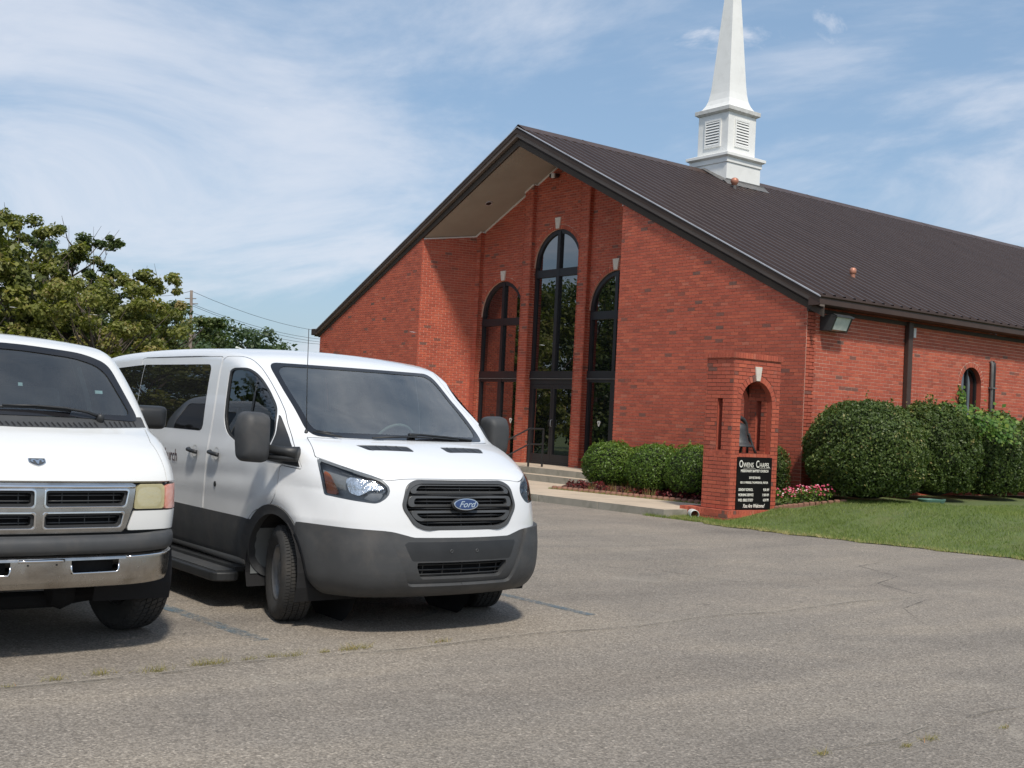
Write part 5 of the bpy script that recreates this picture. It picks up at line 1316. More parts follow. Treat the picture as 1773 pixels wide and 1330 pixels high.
# lower intake
mb = MB(); 
mb.add([(.87, -.45, .55), (.87, .45, .55), (.85, .40, .38), (.85, -.40, .38)], [(0, 1, 2, 3)]); inn = mb.obj('intake', M['void'], VA)
for z in (.505, .468, .435):
    mb = MB(); mb.tube([gp(y, z, -.035) for y in (-.38, -.25, 0, .25, .38)], .006, 5); mb.obj('intake_slat', M['plastic_black'], inn)
for y in (-.32, -.16, 0, .16, .32):
    mb = MB(); mb.tube([gp(y, z, -.04) for z in (.41, .47, .53)], .005, 5); mb.obj('intake_rib', M['plastic_black'], inn)
for y in (-.12, .10):
    p = gp(y, .60, .004); mb = MB(); mb.lathe([(.013, -.01), (.013, .002), (.009, .003), (.006, -.004), (.001, -.004)], p, (1, 0, 0), seg=12); mb.obj('plug', M['plastic_satin'], VA, smooth=True)
for s_ in (-1, 1):     # crease line on the bumper corner
    mb = MB(); pts = []
    for i in range(8):
        y = s_*(.97-.36*i/7); q = project(FA, np.array([[.4+.45*i/7, s_*(1.0-.25*i/7), .52-.01*i]]), 14)[0]; pts.append(Vector(q)+Vector((.012, s_*.009, 0)))
    mb.tube(pts, .005, 5); mb.obj('bumper_line', M['plastic_black'], VA, smooth=True)
# wheels, arches liners
for x, st_ in ((0, R(-15)), (-3.3, 0)):
    for s_ in (-1, 1): wheel('wheel', .348, .235, .205, (x, s_*.865, .348), st_, VA, s_, WM)
    for s_ in (-1, 1):
        mb = MB(); n = 16; vs = []
        for i in range(n+1):
            t = R(-25)+R(230)*i/n
            for yy in (1.02, .52): vs.append((x+.425*math.cos(t), s_*yy, .375+.425*math.sin(t)))
        mb.add(vs, [(2*i, 2*i+1, 2*i+3, 2*i+2) for i in range(n)]); mb.add([(x+.43*math.cos(R(360)*i/20), s_*.52, .375+.43*math.sin(R(360)*i/20)) for i in range(20)], [tuple(range(20))])
        mb.obj('wheel_housing', M['void'] if x < -1 or True else M['trimgrey'], VA)
        if x == 0:
            mb = MB(); mb.add([(x+.415*math.cos(t), s_*yy, .375+.415*math.sin(t)) for t in (R(140), R(155), R(168), R(180), R(192)) for yy in (.985, .72)], [(2*i, 2*i+1, 2*i+3, 2*i+2) for i in range(4)]); mb.obj('mud_guard', M['trimgrey'], VA, smooth=True)
# underside
mb = MB(); mb.box((-4.3, -.75, .26), (.65, .75, .34)); mb.box((-.12, -.78, .28), (.12, .78, .40)); mb.obj('underbody', M['void'], VA)
# running boards
for s_ in (-1, 1):
    mb = MB(); P_ = rpoly([(-.52, s_*1.00), (-.55, s_*1.215), (-2.7, s_*1.215), (-2.7, s_*1.00)], .09); P_ = [tuple(p) for p in P_]
    if s_ < 0: P_ = P_[::-1]
    mb.prism(P_, (0, 0, .215), (1, 0, 0), (0, 1, 0), (0, 0, 1), 0, .07); o = fix(mb.obj('running_board', M['plastic_black'], VA)); bevel(o, .012)
    mb = MB(); mb.box((-2.66, s_*1.02 if s_ > 0 else s_*1.17, .286), (-.62, s_*1.17 if s_ > 0 else s_*1.02, .292)); mb.obj('step_tread', M['plastic'], o)
    mb = MB(); mb.box((-2.6, min(s_*.9, s_*1.02), .28), (-.60, max(s_*.9, s_*1.02), .315)); mb.obj('sill_trim', M['plastic_black'], VA)
# mirrors
MIRPOS = (-.10, 1.235, 1.345)
for s_ in (-1, 1):
    mo = bpy.data.objects.new('door_mirror', None); COL.objects.link(mo); mo.parent = VA
    cx_, cy_, cz_ = (.085 if s_ < 0 else -.36), s_*1.235, (1.345 if s_ < 0 else 1.40)
    P_ = rpoly([(-.105, -.185), (.10, -.175), (.125, .06), (.095, .185), (-.10, .175)], .055)
    mb = MB(); k = len(P_)
    lay = []
    for d, sc_ in ((.055, .55), (.045, .80), (.02, .95), (-.02, 1.0), (-.06, 1.0), (-.075, .97)):
        lay.append([Vector((cx_+d*1.35, cy_+s_*p[0]*sc_, cz_+p[1]*sc_-.01)) for p in P_])
    vs = [p for l in lay for p in l]; fs = [(i*k+j, i*k+(j+1) % k, (i+1)*k+(j+1) % k, (i+1)*k+j) for i in range(5) for j in range(k)]; fs.append(tuple(range(k))); 
    mb.add(vs, fs); o = fix(mb.obj('mirror_shell', M['plastic'], mo, smooth=True))
    mb = MB(); mb.add([Vector((cx_-.09, cy_+s_*p[0]*.93, cz_+p[1]*.93-.01)) for p in P_], [tuple(range(k))]); mb.obj('mirror_glass', M['chrome'], mo)
    mb = MB(); mb.tube([(cx_+.01, s_*1.17, cz_-.085), (cx_+.10, s_*1.05, cz_-.10), (cx_+.18, s_*.985, cz_-.11)], [.032, .034, .05], 10); mb.tube([(cx_+.01, s_*1.15, cz_-.145), (cx_+.10, s_*1.05, cz_-.15), (cx_+.18, s_*.99, cz_-.145)], [.022, .022, .03], 8); mb.obj('mirror_arm', M['plastic_black'], mo, smooth=True)
# door handles and locks
for x, nm in ((-1.05, 0), (-1.487, 1)):
    for s_ in ((-1, 1) if nm == 0 else (-1,)):
        q = project(FA, np.array([[x, s_*1.03, 1.172]]), 8)[0]; yy = q[1]
        ho = bpy.data.objects.new('door_handle', None); COL.objects.link(ho); ho.parent = VA
        mb = MB(); mb.lathe([(.052, .0015), (.050, .002), (.04, -.002), (.001, -.003)], (x+.01, yy+s_*.001, 1.165), (0, s_, 0), seg=24); mb.obj('handle_cup', M['cream_paint'], ho, smooth=True)
        mb = MB(); mb.tube([(x-.085, yy+s_*.012, 1.175), (x-.075, yy+s_*.030, 1.172), (x, yy+s_*.036, 1.165), (x+.075, yy+s_*.030, 1.158), (x+.085, yy+s_*.012, 1.155)], .017, 8); mb.obj('handle_bar', M['plastic_black'], ho, smooth=True)
q = project(FA, np.array([[-1.056, -1.03, .92]]), 8)[0]; mb = MB(); mb.lathe([(.023, .0), (.022, .004), (.012, .005), (.001, .003)], (q[0], q[1], q[2]), (0, -1, 0), seg=16); mb.obj('door_lock', M['plastic_black'], VA, smooth=True)
# lettering on the sliding door
q = project(FA, np.array([[-1.62, -1.03, 1.14]]), 8)[0]; g = grad(FA, q[None])[0]; nn_ = Vector(g).normalized(); uu_ = Vector((1, 0, 0)); vv_ = nn_.cross(uu_)*1.0
text_mesh('door_lettering', 'Owens Chapel Church', .150, M['text_dark'], VA, frame_mat(Vector((-1.85, q[1]-.003, 1.100)), (1, 0, 0), (0, .012, 1)), extrude=.0006, align='RIGHT', xs=.82)
# wipers, aerial, washer
for pts in ([(.13, -.62, 1.40), (.085, -.35, 1.408), (.09, .02, 1.410)], [(.02, -.80, 1.405), (-.02, -.70, 1.415), (-.0, -.42, 1.42)]):
    pass
def onws(y, z, d=.012):
    q = project(FA, np.array([[-.1-(z-1.4)*1.5, y, z]]), 14)[0]; return Vector(q)+Vector((d*.5, 0, d*.85))
wp = bpy.data.objects.new('wipers', None); COL.objects.link(wp); wp.parent = VA
for blade, arm in (([(.235, -.36, 1.362), (.225, -.1, 1.378), (.19, .20, 1.378), (.185, .46, 1.366)], [(.19, .02, 1.398), (.175, .10, 1.398), (.16, .38, 1.385), (.14, .62, 1.368)]),
                   ([(.055, -.765, 1.388), (.12, -.70, 1.380), (.20, -.60, 1.362)], [(.07, -.74, 1.395), (.14, -.66, 1.385)])):
    mb = MB(); mb.tube(arm, .009, 6); mb.obj('wiper_arm', M['plastic_black'], wp, smooth=True)
    mb = MB(); mb.tube(blade, .0075, 6); mb.obj('wiper_blade', M['plastic_black'], wp, smooth=True)
mb = MB(); mb.box((.165, -.01, 1.375), (.205, .06, 1.408)); bevel(mb.obj('wiper_joint', M['plastic_black'], wp), .01)
q = onws(-.885, 1.36, 0); mb = MB(); b0 = Vector((.015, -.80, 1.352)); mb.tube([b0, b0+Vector((.005, 0, .05))], [.022, .010], 10); mb.tube([b0+Vector((.005, 0, .05)), b0+Vector((-.03, .0, .45)), b0+Vector((-.045, .0, .80))], [.0038, .0034, .003], 6); mb.obj('aerial', M['plastic_black'], VA, smooth=True)
cabin(VA, .86, 0, -4.3, 1.3, 1.27, -.55, .42, [(-1.25, -.42, .5), (-1.25, .42, .5), (-2.2, 0, 1.4), (-3.1, 0, 1.4)])
mb = MB(); mb.box((-.80, -.10, 1.80), (-.77, .12, 1.86)); bevel(mb.obj('interior_mirror', M['plastic_black'], VA), .012)
mb = MB(); 
for (y, z) in ((.50, 1.865),):
    p = onws(y, z, -.004); mb.add([p+Vector((0, 0, 0)), p+Vector((0, .035, 0)), p+Vector((.03, .040, -.022)), p+Vector((.03, .005, -.022))], [(0, 1, 2, 3)])
mb.obj('inspection_sticker', M['sticker'], VA)
# ------------------------------------------------------------------ older white van (left), facing +X
VB = thing('passenger_van', 'older white van with chrome crosshair grille and yellowed square headlamps', 'van', (15.80, -15.68, 0))
sil = smoothpoly([(.60, .50), (.76, .51), (.83, .60), (.845, .80), (.835, 1.01), (.815, 1.07), (.75, 1.15), (.60, 1.245), (.42, 1.315), (.26, 1.360), (.17, 1.395), (-.02, 1.60), (-.28, 1.87), (-.40, 1.935), (-.62, 1.970), (-1.1, 1.995), (-2.4, 2.005), (-3.6, 1.995), (-4.3, 1.96), (-4.50, 1.86), (-4.58, 1.2), (-4.60, .55), (-4.45, .44), (-.6, .44)], 2)
GS2 = Grid2(sil, -4.9, 1.3, .05, 2.4)
wz2 = pchip([.3, .45, .6, .75, .9, 1.1, 1.2, 1.33, 1.5, 1.7, 1.85, 2.0], [.90, .93, .965, .99, 1.0, 1.0, .995, .985, .955, .895, .835, .77])
tx2 = pchip([-5, -4.6, -4.2, -1.2, -.4, .2, .5, .8, 1.0], [.06, .04, 0, 0, .01, .035, .085, .125, .17])
def FB(x, y, z):
    a = np.abs(y); bow = .07*(a/.8)**2+.07*(a/.92)**8
    f1 = GS2(x+bow*np.clip((x+1.6)/1.0, 0, 1), z+.05*(a/.8)**2*np.clip((z-1.25)/.5, 0, 1))
    w = wz2(z)-tx2(x)
    arch = .02*np.exp(-((np.hypot(x, z-.42)-.47)/.07)**2)+.02*np.exp(-((np.hypot(x+3.24, z-.42)-.47)/.07)**2)
    return smax(f1, (a-w-arch)*.96, .10-.02*np.clip((z-1.1)/.2, 0, 1))
# END
B_ = Body(FB, (-4.8, -1.14, .34), (1.1, 1.14, 2.16), .030)
sh = B_.sheet
WSB = [(-.86, 1.408), (-.4, 1.424, .4), (.4, 1.424, .4), (.86, 1.408), (.735, 1.80), (.56, 1.862, .1), (0, 1.905, .4), (-.56, 1.862, .1), (-.735, 1.80)]
ws, sh = sh.cut(front_field(WSB, .07, xmin=-.8))
xb = pchip([0, .3, .6, .8, .95], [.287, .262, .195, .115, .02])
cowF = lambda x, y, z: np.maximum(np.maximum(x-xb(np.abs(y)), np.abs(y)-.90), np.maximum(z-1.44, -.12-x)+0*z)
cow, sh = sh.cut(cowF); cow2 = cow
archB = union(lambda x, y, z: np.maximum(np.hypot(x, z-.42)-.435, .5-np.abs(y)), lambda x, y, z: np.maximum(np.hypot(x+3.24, z-.42)-.435, .5-np.abs(y)))
_, sh = sh.cut(archB)
front = lambda P, r_=.02, g=0.0, m=False: front_field(P, r_, xmin=.45, grow=g, mirror=m)
# front end: everything below the bonnet lip is cut away, lamps and grille are set in
nose = front([(-1.05, 1.0555), (1.05, 1.0555), (1.05, .30), (-1.05, .30)], .01)
nose_sh, sh = sh.cut(nose); _, nose_sh = nose_sh.cut(lambda x, y, z: z-.50)
hoodF2 = lambda x, y, z: np.maximum(np.maximum(np.abs(y)-(.80+.08*np.clip((.4-x)/.35, 0, 1)), xb(np.abs(y))+.006-x), .3-z)
hd, sh = sh.cut(hoodF2); _, sh = sh.cut(lambda x, y, z: hoodF2(x, y, z)-.005)
wins = []
wf = [(-1.35, 1.36), (-1.38, 1.80, .07), (-.72, 1.80, .10), (-.30, 1.40, .05), (-.34, 1.34)]
wr = [(-1.50, 1.36), (-1.52, 1.80, .07), (-2.75, 1.80, .07), (-2.75, 1.36)]; wq = [(-2.86, 1.36), (-2.86, 1.80, .07), (-4.2, 1.78, .07), (-4.2, 1.36)]
for P_ in (wf, wr, wq):
    p_, sh = sh.cut(side_field(P_, .05)); wins.append(p_)
doors = []
for P_ in ([(-1.43, .50), (-1.45, 1.2), (-1.45, 1.885, .06), (-.72, 1.885, .1), (-.22, 1.42), (-.16, 1.2), (-.22, .95), (-.52, .84), (-.52, .50)],):
    for s_ in (-1, 1):
        d_, sh = sh.cut(side_field(P_, .03, ysgn=s_, ymin=.5)); _, sh = sh.cut(side_field(P_, .03, ysgn=s_, ymin=.5, grow=.006)); doors.append(d_)
CP = M['cream_paint']
B_.make('body', sh, CP, VB, rim=.025)
for d_ in doors: B_.make('front_door', d_, CP, VB, rim=.025)
B_.make('bonnet', hd, CP, VB, rim=.03)
wso = B_.make('windscreen', ws, M['windshield_b'], VB, off=-.004)
_, bd_ = ws.cut(front_field([(-.80, 1.445, .05), (0, 1.462, .3), (.80, 1.445, .05), (.685, 1.765, .09), (.5, 1.823, .1), (0, 1.862, .3), (-.5, 1.823, .1), (-.685, 1.765, .09)], .05, xmin=-.8)); B_.make('windscreen_border', bd_, M['frit'], wso, off=.0015)
cwl = B_.make('cowl', cow, M['plastic'], VB, off=-.003, rim=.01)
for i in range(46):
    y = -.80+i*.0355
    if .53 < y < .57: continue
    q = project(FB, np.array([[float(xb(np.array([abs(y)]))[0])-.075, y, 1.40]]), 8)[0]; q2 = project(FB, np.array([[float(xb(np.array([abs(y)]))[0])-.022, y+.008, 1.368]]), 8)[0]
    mb = MB(); a, b = Vector(q)+Vector((.0, 0, .001)), Vector(q2)+Vector((.002, 0, .002)); mb.add([a+Vector((0, -.004, 0)), a+Vector((0, .004, 0)), b+Vector((0, .004, 0)), b+Vector((0, -.004, 0))], [(0, 3, 2, 1)])
    if i == 0: slot_all = MB()
    slot_all.add(mb.v, mb.f)
stuff(slot_all.obj('cowl_slot', M['void'], cwl))
for w_ in wins:
    for q_ in w_.where(lambda x, y, z: y > 0): B_.make('side_window', q_, M['sideglass'] if w_ is wins[0] else M['privacy'], VB, off=-.006)
# grille
FTB = front_table(FB, .2, 1.1, .95, .50, 1.10)
def fb(y, z, d=0.0): return Vector((FTB(y, z)+d, y, z))
gout = [(-.578, 1.040), (.578, 1.040), (.560, .90), (.512, .750), (-.512, .750), (-.560, .90)]
gsh, rest = nose_sh.cut(front(gout, .012))
O1 = [(.030, 1.003), (.532, 1.003), (.512, .903), (.030, .903)]; O2 = [(.026, .868), (.505, .868), (.487, .778), (.026, .778)]
mirp = lambda P: [(-p[0], *p[1:]) for p in P][::-1]
ops = [O1, mirp(O1), O2, mirp(O2)]
gg = gsh
for P_ in ops: _, gg = gg.cut(front(P_, .022))
gro = bpy.data.objects.new('grille', None); COL.objects.link(gro); gro.parent = VB
B_.make('grille_surround', gg, M['chrome_dull'], gro, off=.012, rim=.05)
def ring3(name, P, w, d0, d1, mat, parent, r_=.022):
    mb = MB(); O = rpoly(P, r_); c0 = O.mean(0); ext = np.abs(O-c0).max(0); I = c0+(O-c0)*(1-w/ext); k = len(O)
    vs = [fb(p[0], p[1], d1) for p in O]+[fb(p[0], p[1], d1) for p in I]+[fb(p[0], p[1], d0) for p in O]+[fb(p[0], p[1], d0) for p in I]
    fs = []
    for i in range(k): j = (i+1) % k; fs += [(i, j, k+j, k+i), (k+i, k+j, 3*k+j, 3*k+i), (2*k+i, 2*k+j, j, i)]
    mb.add(vs, fs); o = fix(mb.obj(name, mat, parent, smooth=False)); bevel(o, .003, 3, 30); return o
for P_ in ops:
    P2 = [((p[0]), p[1]) for p in P_]
    ring3('chrome_lip', [(p[0]+(.008 if p[0] > np.mean([q[0] for q in P_]) else -.008), p[1]+(.008 if p[1] > np.mean([q[1] for q in P_]) else -.008)) for p in P_], .012, .0, .019, M['chrome'], gro)
    fr3 = ring3('mesh_frame', P2, .018, -.06, -.002, M['plastic_black'], gro, .02)
    y0, y1 = min(p[0] for p in P_), max(p[0] for p in P_); z0, z1 = min(p[1] for p in P_), max(p[1] for p in P_)
    mb = MB(); mb.add([fb(y0, z0, -.075), fb(y1, z0, -.075), fb(y1, z1, -.075), fb(y0, z1, -.075)], [(0, 1, 2, 3)]); mb.obj('mesh_back', M['void'], fr3)
    for k in (1, 2):
        z = z0+(z1-z0)*k/3; mb = MB(); mb.tube([fb(y0+.012+(y1-y0-.024)*i/6, z, -.030) for i in range(7)], .0042, 6); mb.obj('grille_slat', M['plastic_satin'], fr3, smooth=True)
    for k in (1, 2, 3):
        y = y0+(y1-y0)*(k-.3)/3.2; mb = MB(); mb.tube([fb(y, z0+.01, -.04), fb(y, z1-.01, -.04)], .0035, 6); mb.obj('grille_rib', M['plastic_satin'], fr3)
# top strip of the grille catches the sky: a rolled chrome edge
mb = MB(); mb.tube([fb(-.572+1.144*i/16, 1.022, .006) for i in range(17)], .013, 8); mb.obj('chrome_lip', M['chrome'], gro, smooth=True)
# headlamps, side lamps, filler panels and dark gaps
_, rest = rest.cut(lambda x, y, z: z-1.047)[::-1] if False else (None, rest.cut(lambda x, y, z: z-1.047)[0])
hlB, rest2 = rest.cut(front([(.588, 1.038), (.782, 1.038), (.782, .886), (.572, .886)], .018, m=True))
tsB, rest2 = rest2.cut(front([(.790, 1.036), (1.1, 1.036), (1.1, .884), (.790, .884)], .006, m=True))
flB, rest2 = rest2.cut(front([(.570, .874), (1.1, .874), (1.1, .757), (.532, .757)], .006, m=True))
B_.make('lamp_surround', rest2, M['plastic_black'], VB, off=-.03)
tsB, _ = tsB.where(lambda x, y, z: x > .52); flB, flR = flB.where(lambda x, y, z: x > .48)
for s_ in (-1, 1):
    h_ = hlB.where(lambda x, y, z: y*s_ > 0)[0]; ho = B_.make('headlamp', h_, M['haze_lens'], VB, off=.002, rim=.03)
    c = h_.V.mean(0)
    q = project(FB, c[None], 8)[0]; g = grad(FB, q[None])[0]; g /= np.linalg.norm(g)
    B_.make('lamp_bowl', h_.cut(front([(.60, 1.02), (.77, 1.02), (.77, .90), (.60, .90)], .05, m=True))[0], M['reflector'], ho, off=-.012)
    t_ = tsB.where(lambda x, y, z: y*s_ > 0)[0]; B_.make('side_lamp', t_, M['orange_lens'], VB, off=.002, rim=.03)
    f_ = flB.where(lambda x, y, z: y*s_ > 0)[0]; B_.make('corner_panel', f_, CP, VB, off=.002, rim=.03)
# bumper: chrome face with a dark pad on top
def bplan(t, d=0.0):
    """plan curve of the bumper, t from -1 to 1"""
    a = abs(t); y = pchip([0, .55, .8, .92, 1.0], [0, .56, .79, .865, .88])(np.array([a]))[0]; x = pchip([0, .5, .75, .9, 1.0], [.955, .930, .845, .68, .50])(np.array([a]))[0]
    return Vector((float(x)+d*(1 if a < .8 else .5), (1 if t > 0 else -1)*(float(y)+d*(0 if a < .6 else (a-.6)*2)), 0))
NB = 64; ts = [-1+2*i/NB for i in range(NB+1)]
def sweep(name, prof, mat, parent, t0=-1, t1=1, n=NB, zf=None, smooth=True):
    mb = MB(); k = len(prof); vs = []
    for i in range(n+1):
        t = t0+(t1-t0)*i/n
        for d, z in prof: p = bplan(t, d); vs.append((p.x, p.y, z+(zf(t, z) if zf else 0)))
    mb.add(vs, [(i*k+j, i*k+j+1, (i+1)*k+j+1, (i+1)*k+j) for i in range(n) for j in range(k-1)]); o = fix(mb.obj(name, mat, parent, smooth=smooth)); return o
bmp = bpy.data.objects.new('front_bumper', None); COL.objects.link(bmp); bmp.parent = VB
lift = lambda t, z: (.02*abs(t)**4+.018*max(0, abs(t)-.8)*5*(1 if z < .5 else 0))
# chrome face split in pieces round the two slots
pf = [(-.05, .628), (.0, .628), (.004, .60)]; sl = [(.004, .60), (.006, .56), (.004, .522)]; lo_ = [(.004, .522), (.0, .48), (-.012, .445), (-.05, .432)]
sweep('chrome_face', pf, M['chrome_dull'], bmp, zf=lift); sweep('chrome_face', lo_, M['chrome_dull'], bmp, zf=lift)
for (a, b) in ((-1, -.44), (-.165, .165), (.44, 1)): sweep('chrome_face', sl, M['chrome_dull'], bmp, a, b, 24, zf=lift)
for s_ in (-1, 1):
    a, b = (.165, .44) if s_ > 0 else (-.44, -.165)
    sweep('slot_back', [(-.10, .60), (-.10, .522)], M['void'], bmp, a, b, 8, zf=lift)
    sweep('slot_shelf', [(.003, .5225), (-.10, .5225)], M['chrome_dull'], bmp, a, b, 8, zf=lift)
    pts = [(a, .575), (a, .54), (a+(b-a)*.04, .524), (a+(b-a)*.96, .524), (b, .54), (b, .575)]
    mb = MB(); mb.tube([bplan(t, .006)+Vector((0, 0, z+lift(t, z))) for t, z in pts], .0065, 8); mb.obj('chrome_lip', M['chrome'], bmp, smooth=True)
    mb = MB(); mb.tube([bplan(s_*(.49+.46*i/12), .007)+Vector((0, 0, .606+lift(.7, .6)+.012*i/12)) for i in range(13)], .008, 8); mb.obj('highlight_bead', M['chrome'], bmp, smooth=True)  # added bright bead standing in for a highlight strip on the chrome face
mb = MB(); mb.tube([bplan(-.125+.25*i/6, .007)+Vector((0, 0, .603)) for i in range(7)], .0095, 8); mb.obj('highlight_bead', M['chrome'], bmp, smooth=True)
for y in (-.075, .085):
    p = bplan(y/1.09, .006); mb = MB(); mb.box((p.x-.002, y-.005, .575), (p.x+.002, y+.005, .585)); mb.obj('screw_hole', M['void'], bmp)
sweep('bumper_pad', [(-.08, .738), (-.01, .738), (.018, .728), (.030, .705), (.030, .665), (.018, .640), (-.03, .630)], M['plastic'], bmp, -1.0, 1.0, zf=lift)
for t in (-1, 1):
    p = bplan(t, .02); mb = MB(); mb.prism([(-.03, .63), (.035, .645), (.035, .72), (-.03, .745)], (p.x-.001, p.y, .02), (0, 1 if t > 0 else -1, 0), Zv, (-1, 0, 0), 0, .01); fix(mb.obj('pad_end', M['plastic'], bmp))
# running gear
for x, st_ in ((0, R(13)), (-3.24, 0)):
    for s_ in (-1, 1): wheel('wheel', .365, .245, .205, (x, s_*.845, .365), st_, VB, s_, WM, blocky=True)
    for s_ in (-1, 1):
        mb = MB(); n = 16; vs = []
        for i in range(n+1):
            t = R(-20)+R(220)*i/n
            for yy in (.98, .48): vs.append((x+.45*math.cos(t), s_*yy, .42+.45*math.sin(t)))
        mb.add(vs, [(2*i, 2*i+1, 2*i+3, 2*i+2) for i in range(n)]); mb.obj('wheel_housing', M['void'], VB)
mb = MB(); mb.box((-4.3, -.70, .42), (.60, .70, .50)); mb.tube([(.12, -.72, .30), (.14, -.3, .25), (.14, .3, .25), (.12, .72, .30)], .055, 10); mb.lathe([(.001, -.10), (.09, -.07), (.12, 0), (.09, .07), (.001, .10)], (.2, .34, .31), (0, 1, 0), seg=14); mb.lathe([(.001, -.10), (.09, -.07), (.12, 0), (.09, .07), (.001, .10)], (.2, -.34, .31), (0, 1, 0), seg=14)
mb.obj('underbody', M['void'], VB, smooth=False)
# mirrors
for s_ in (-1, 1):
    mo = bpy.data.objects.new('door_mirror', None); COL.objects.link(mo); mo.parent = VB
    P_ = rpoly([(-.13, -.085), (.125, -.085), (.13, .085), (-.13, .085)], .045); k = len(P_); lay = []
    for d, sc_ in ((.07, .55), (.055, .82), (.02, .97), (-.03, 1.0), (-.045, .98)): lay.append([Vector((-.42+d, s_*(1.085+p[0]*sc_), 1.438+p[1]*sc_)) for p in P_])
    mb = MB(); mb.add([p for l in lay for p in l], [(i*k+j, i*k+(j+1) % k, (i+1)*k+(j+1) % k, (i+1)*k+j) for i in range(4) for j in range(k)]+[tuple(range(k))]); fix(mb.obj('mirror_shell', M['plastic_black'], mo, smooth=True))
    mb = MB(); mb.add([Vector((-.46, s_*(1.085+p[0]*.95), 1.438+p[1]*.95)) for p in P_], [tuple(range(k))]); mb.obj('mirror_glass', M['chrome'], mo)
    mb = MB(); mb.tube([(-.42, s_*1.0, 1.42), (-.44, s_*.93, 1.40)], .03, 8); mb.obj('mirror_arm', M['plastic_black'], mo, smooth=True)
# wipers
wp = bpy.data.objects.new('wipers', None); COL.objects.link(wp); wp.parent = VB
def onB(y, z, d): q = project(FB, np.array([[.1, y, z]]), 12)[0]; return Vector(q)+Vector((d*.6, 0, d*.8))
for dy in (0, -1.02):
    pts = [onB(.556+dy, 1.400, .022), onB(.47+dy, 1.428, .035), onB(.325+dy, 1.45, .036), onB(.14+dy, 1.462, .03), onB(-.06+dy if dy == 0 else -.8, 1.458, .025)]
    mb = MB(); mb.tube(pts, [.012, .010, .009, .007, .006], 8); mb.lathe([(.001, .03), (.022, .025), (.028, 0), (.026, -.03)], onB(.556+dy, 1.40, .012), (.4, 0, 1), seg=12); mb.obj('wiper_arm', M['plastic_black'], wp, smooth=True)
    e = .37+dy; s0 = -.12+dy if dy == 0 else -.84
    mb = MB(); mb.tube([onB(e+(s0-e)*i/6, 1.452+.012*math.sin(PI*i/6), .014) for i in range(7)], .0085, 6); mb.obj('wiper_blade', M['plastic_black'], wp, smooth=True)
# ram's head shield on the bonnet
q = project(FB, np.array([[.73, .004, 1.163]]), 8)[0]; g = Vector(grad(FB, q[None])[0]).normalized(); u3 = Vector((0, 1, 0)); v3 = g.cross(u3)
em = bpy.data.objects.new('badge', None); COL.objects.link(em); em.parent = VB
shd = [(-.050, .030), (.050, .030), (.050, -.008), (.030, -.028), (0, -.040), (-.030, -.028), (-.050, -.008)]
mb = MB(); mb.prism(rpoly(shd, .008).tolist()[::-1], tuple(q), tuple(u3), tuple(v3), tuple(g), -.002, .005); o = fix(mb.obj('badge_rim', M['chrome'], em)); bevel(o, .002)
mb = MB(); mb.prism(rpoly([(p[0]*.86, p[1]*.84) for p in shd], .006).tolist()[::-1], tuple(q), tuple(u3), tuple(v3), tuple(g), .0045, .006); fix(mb.obj('badge_face', M['plastic_satin'], em))
ram = [(-.004, .012), (-.018, .020), (-.032, .016), (-.038, .004), (-.032, -.008), (-.022, -.010), (-.026, .002), (-.020, .010), (-.012, .004), (-.008, -.012), (0, -.028)]
ram = ram+[(-p[0], p[1]) for p in ram[::-1][1:]]
mb = MB(); poly_face(mb, [(p[0], p[1]) for p in ram], [], tuple(q), tuple(u3), v3, tuple(g), .0075); poly_face(mb, [(p[0]*1.05, p[1]*1.05) for p in ram], [], tuple(q), tuple(u3), v3, tuple(g), .0065); mb.obj('badge_emblem', M['chrome'], em)
cabin(VB, .80, 0, -4.3, 1.35, 1.24, -.10, .40, [(-.95, -.42, .5), (-.95, .42, .5), (-1.9, 0, 1.3), (-2.8, 0, 1.3)], floor=.62)
for (y, z, w) in ((.08, 1.80, .028), (.64, 1.805, .05)):
    p = onB(y, z, -.012); mb = MB(); mb.add([p, p+Vector((0, w, 0)), p+Vector((.012, w, -.022)), p+Vector((.012, 0, -.022))], [(0, 1, 2, 3)]); mb.obj('sticker', M['sticker'], VB)
# ------------------------------------------------------------------ brick bell monument with sign
mon = thing('bell_monument', 'brick pillar monument with arched bell niche and black lettered sign panel', 'monument', (0, 0, 0))
X0, X1, Y0_, Y1_ = 9.50, 10.12, -2.52, -1.32
ZB, ZT_ = .20, 2.80
core = MB()
faces = {'e': ((X1, Y0_, 0), (0, 1, 0), (1, 0, 0), Y1_-Y0_), 's': ((X0, Y0_, 0), (1, 0, 0), (0, -1, 0), X1-X0), 'n': ((X1, Y1_, 0), (-1, 0, 0), (0, 1, 0), X1-X0), 'w': ((X0, Y1_, 0), (0, -1, 0), (-1, 0, 0), Y1_-Y0_)}
AR = (.60, .405, 2.02, 1.17)     # niche: centre, radius, springing, sill
SL = (.28, .40, 1.20, 2.10)      # slots in the sides: from, to, bottom, top (distance from X0)
mbr = []
def slot_filter(polys, holes):
    out_ = []
    for q, r_ in polys:
        parts = [q]
        for (a, b, z0, z1) in holes:
            np_ = []
            for p in parts:
                cz = sum(k[1] for k in p)/len(p)
                if cz < z0 or cz > z1: np_.append(p); continue
                for c in (clip_poly(p, 1, 0, a), clip_poly(p, -1, 0, -b)):
                    if len(c) > 2: np_.append(c)
            parts = np_
        out_ += [(p, r_) for p in parts if len(p) > 2 and abs(parea(p)) > .0005]
    return out_
th = .20
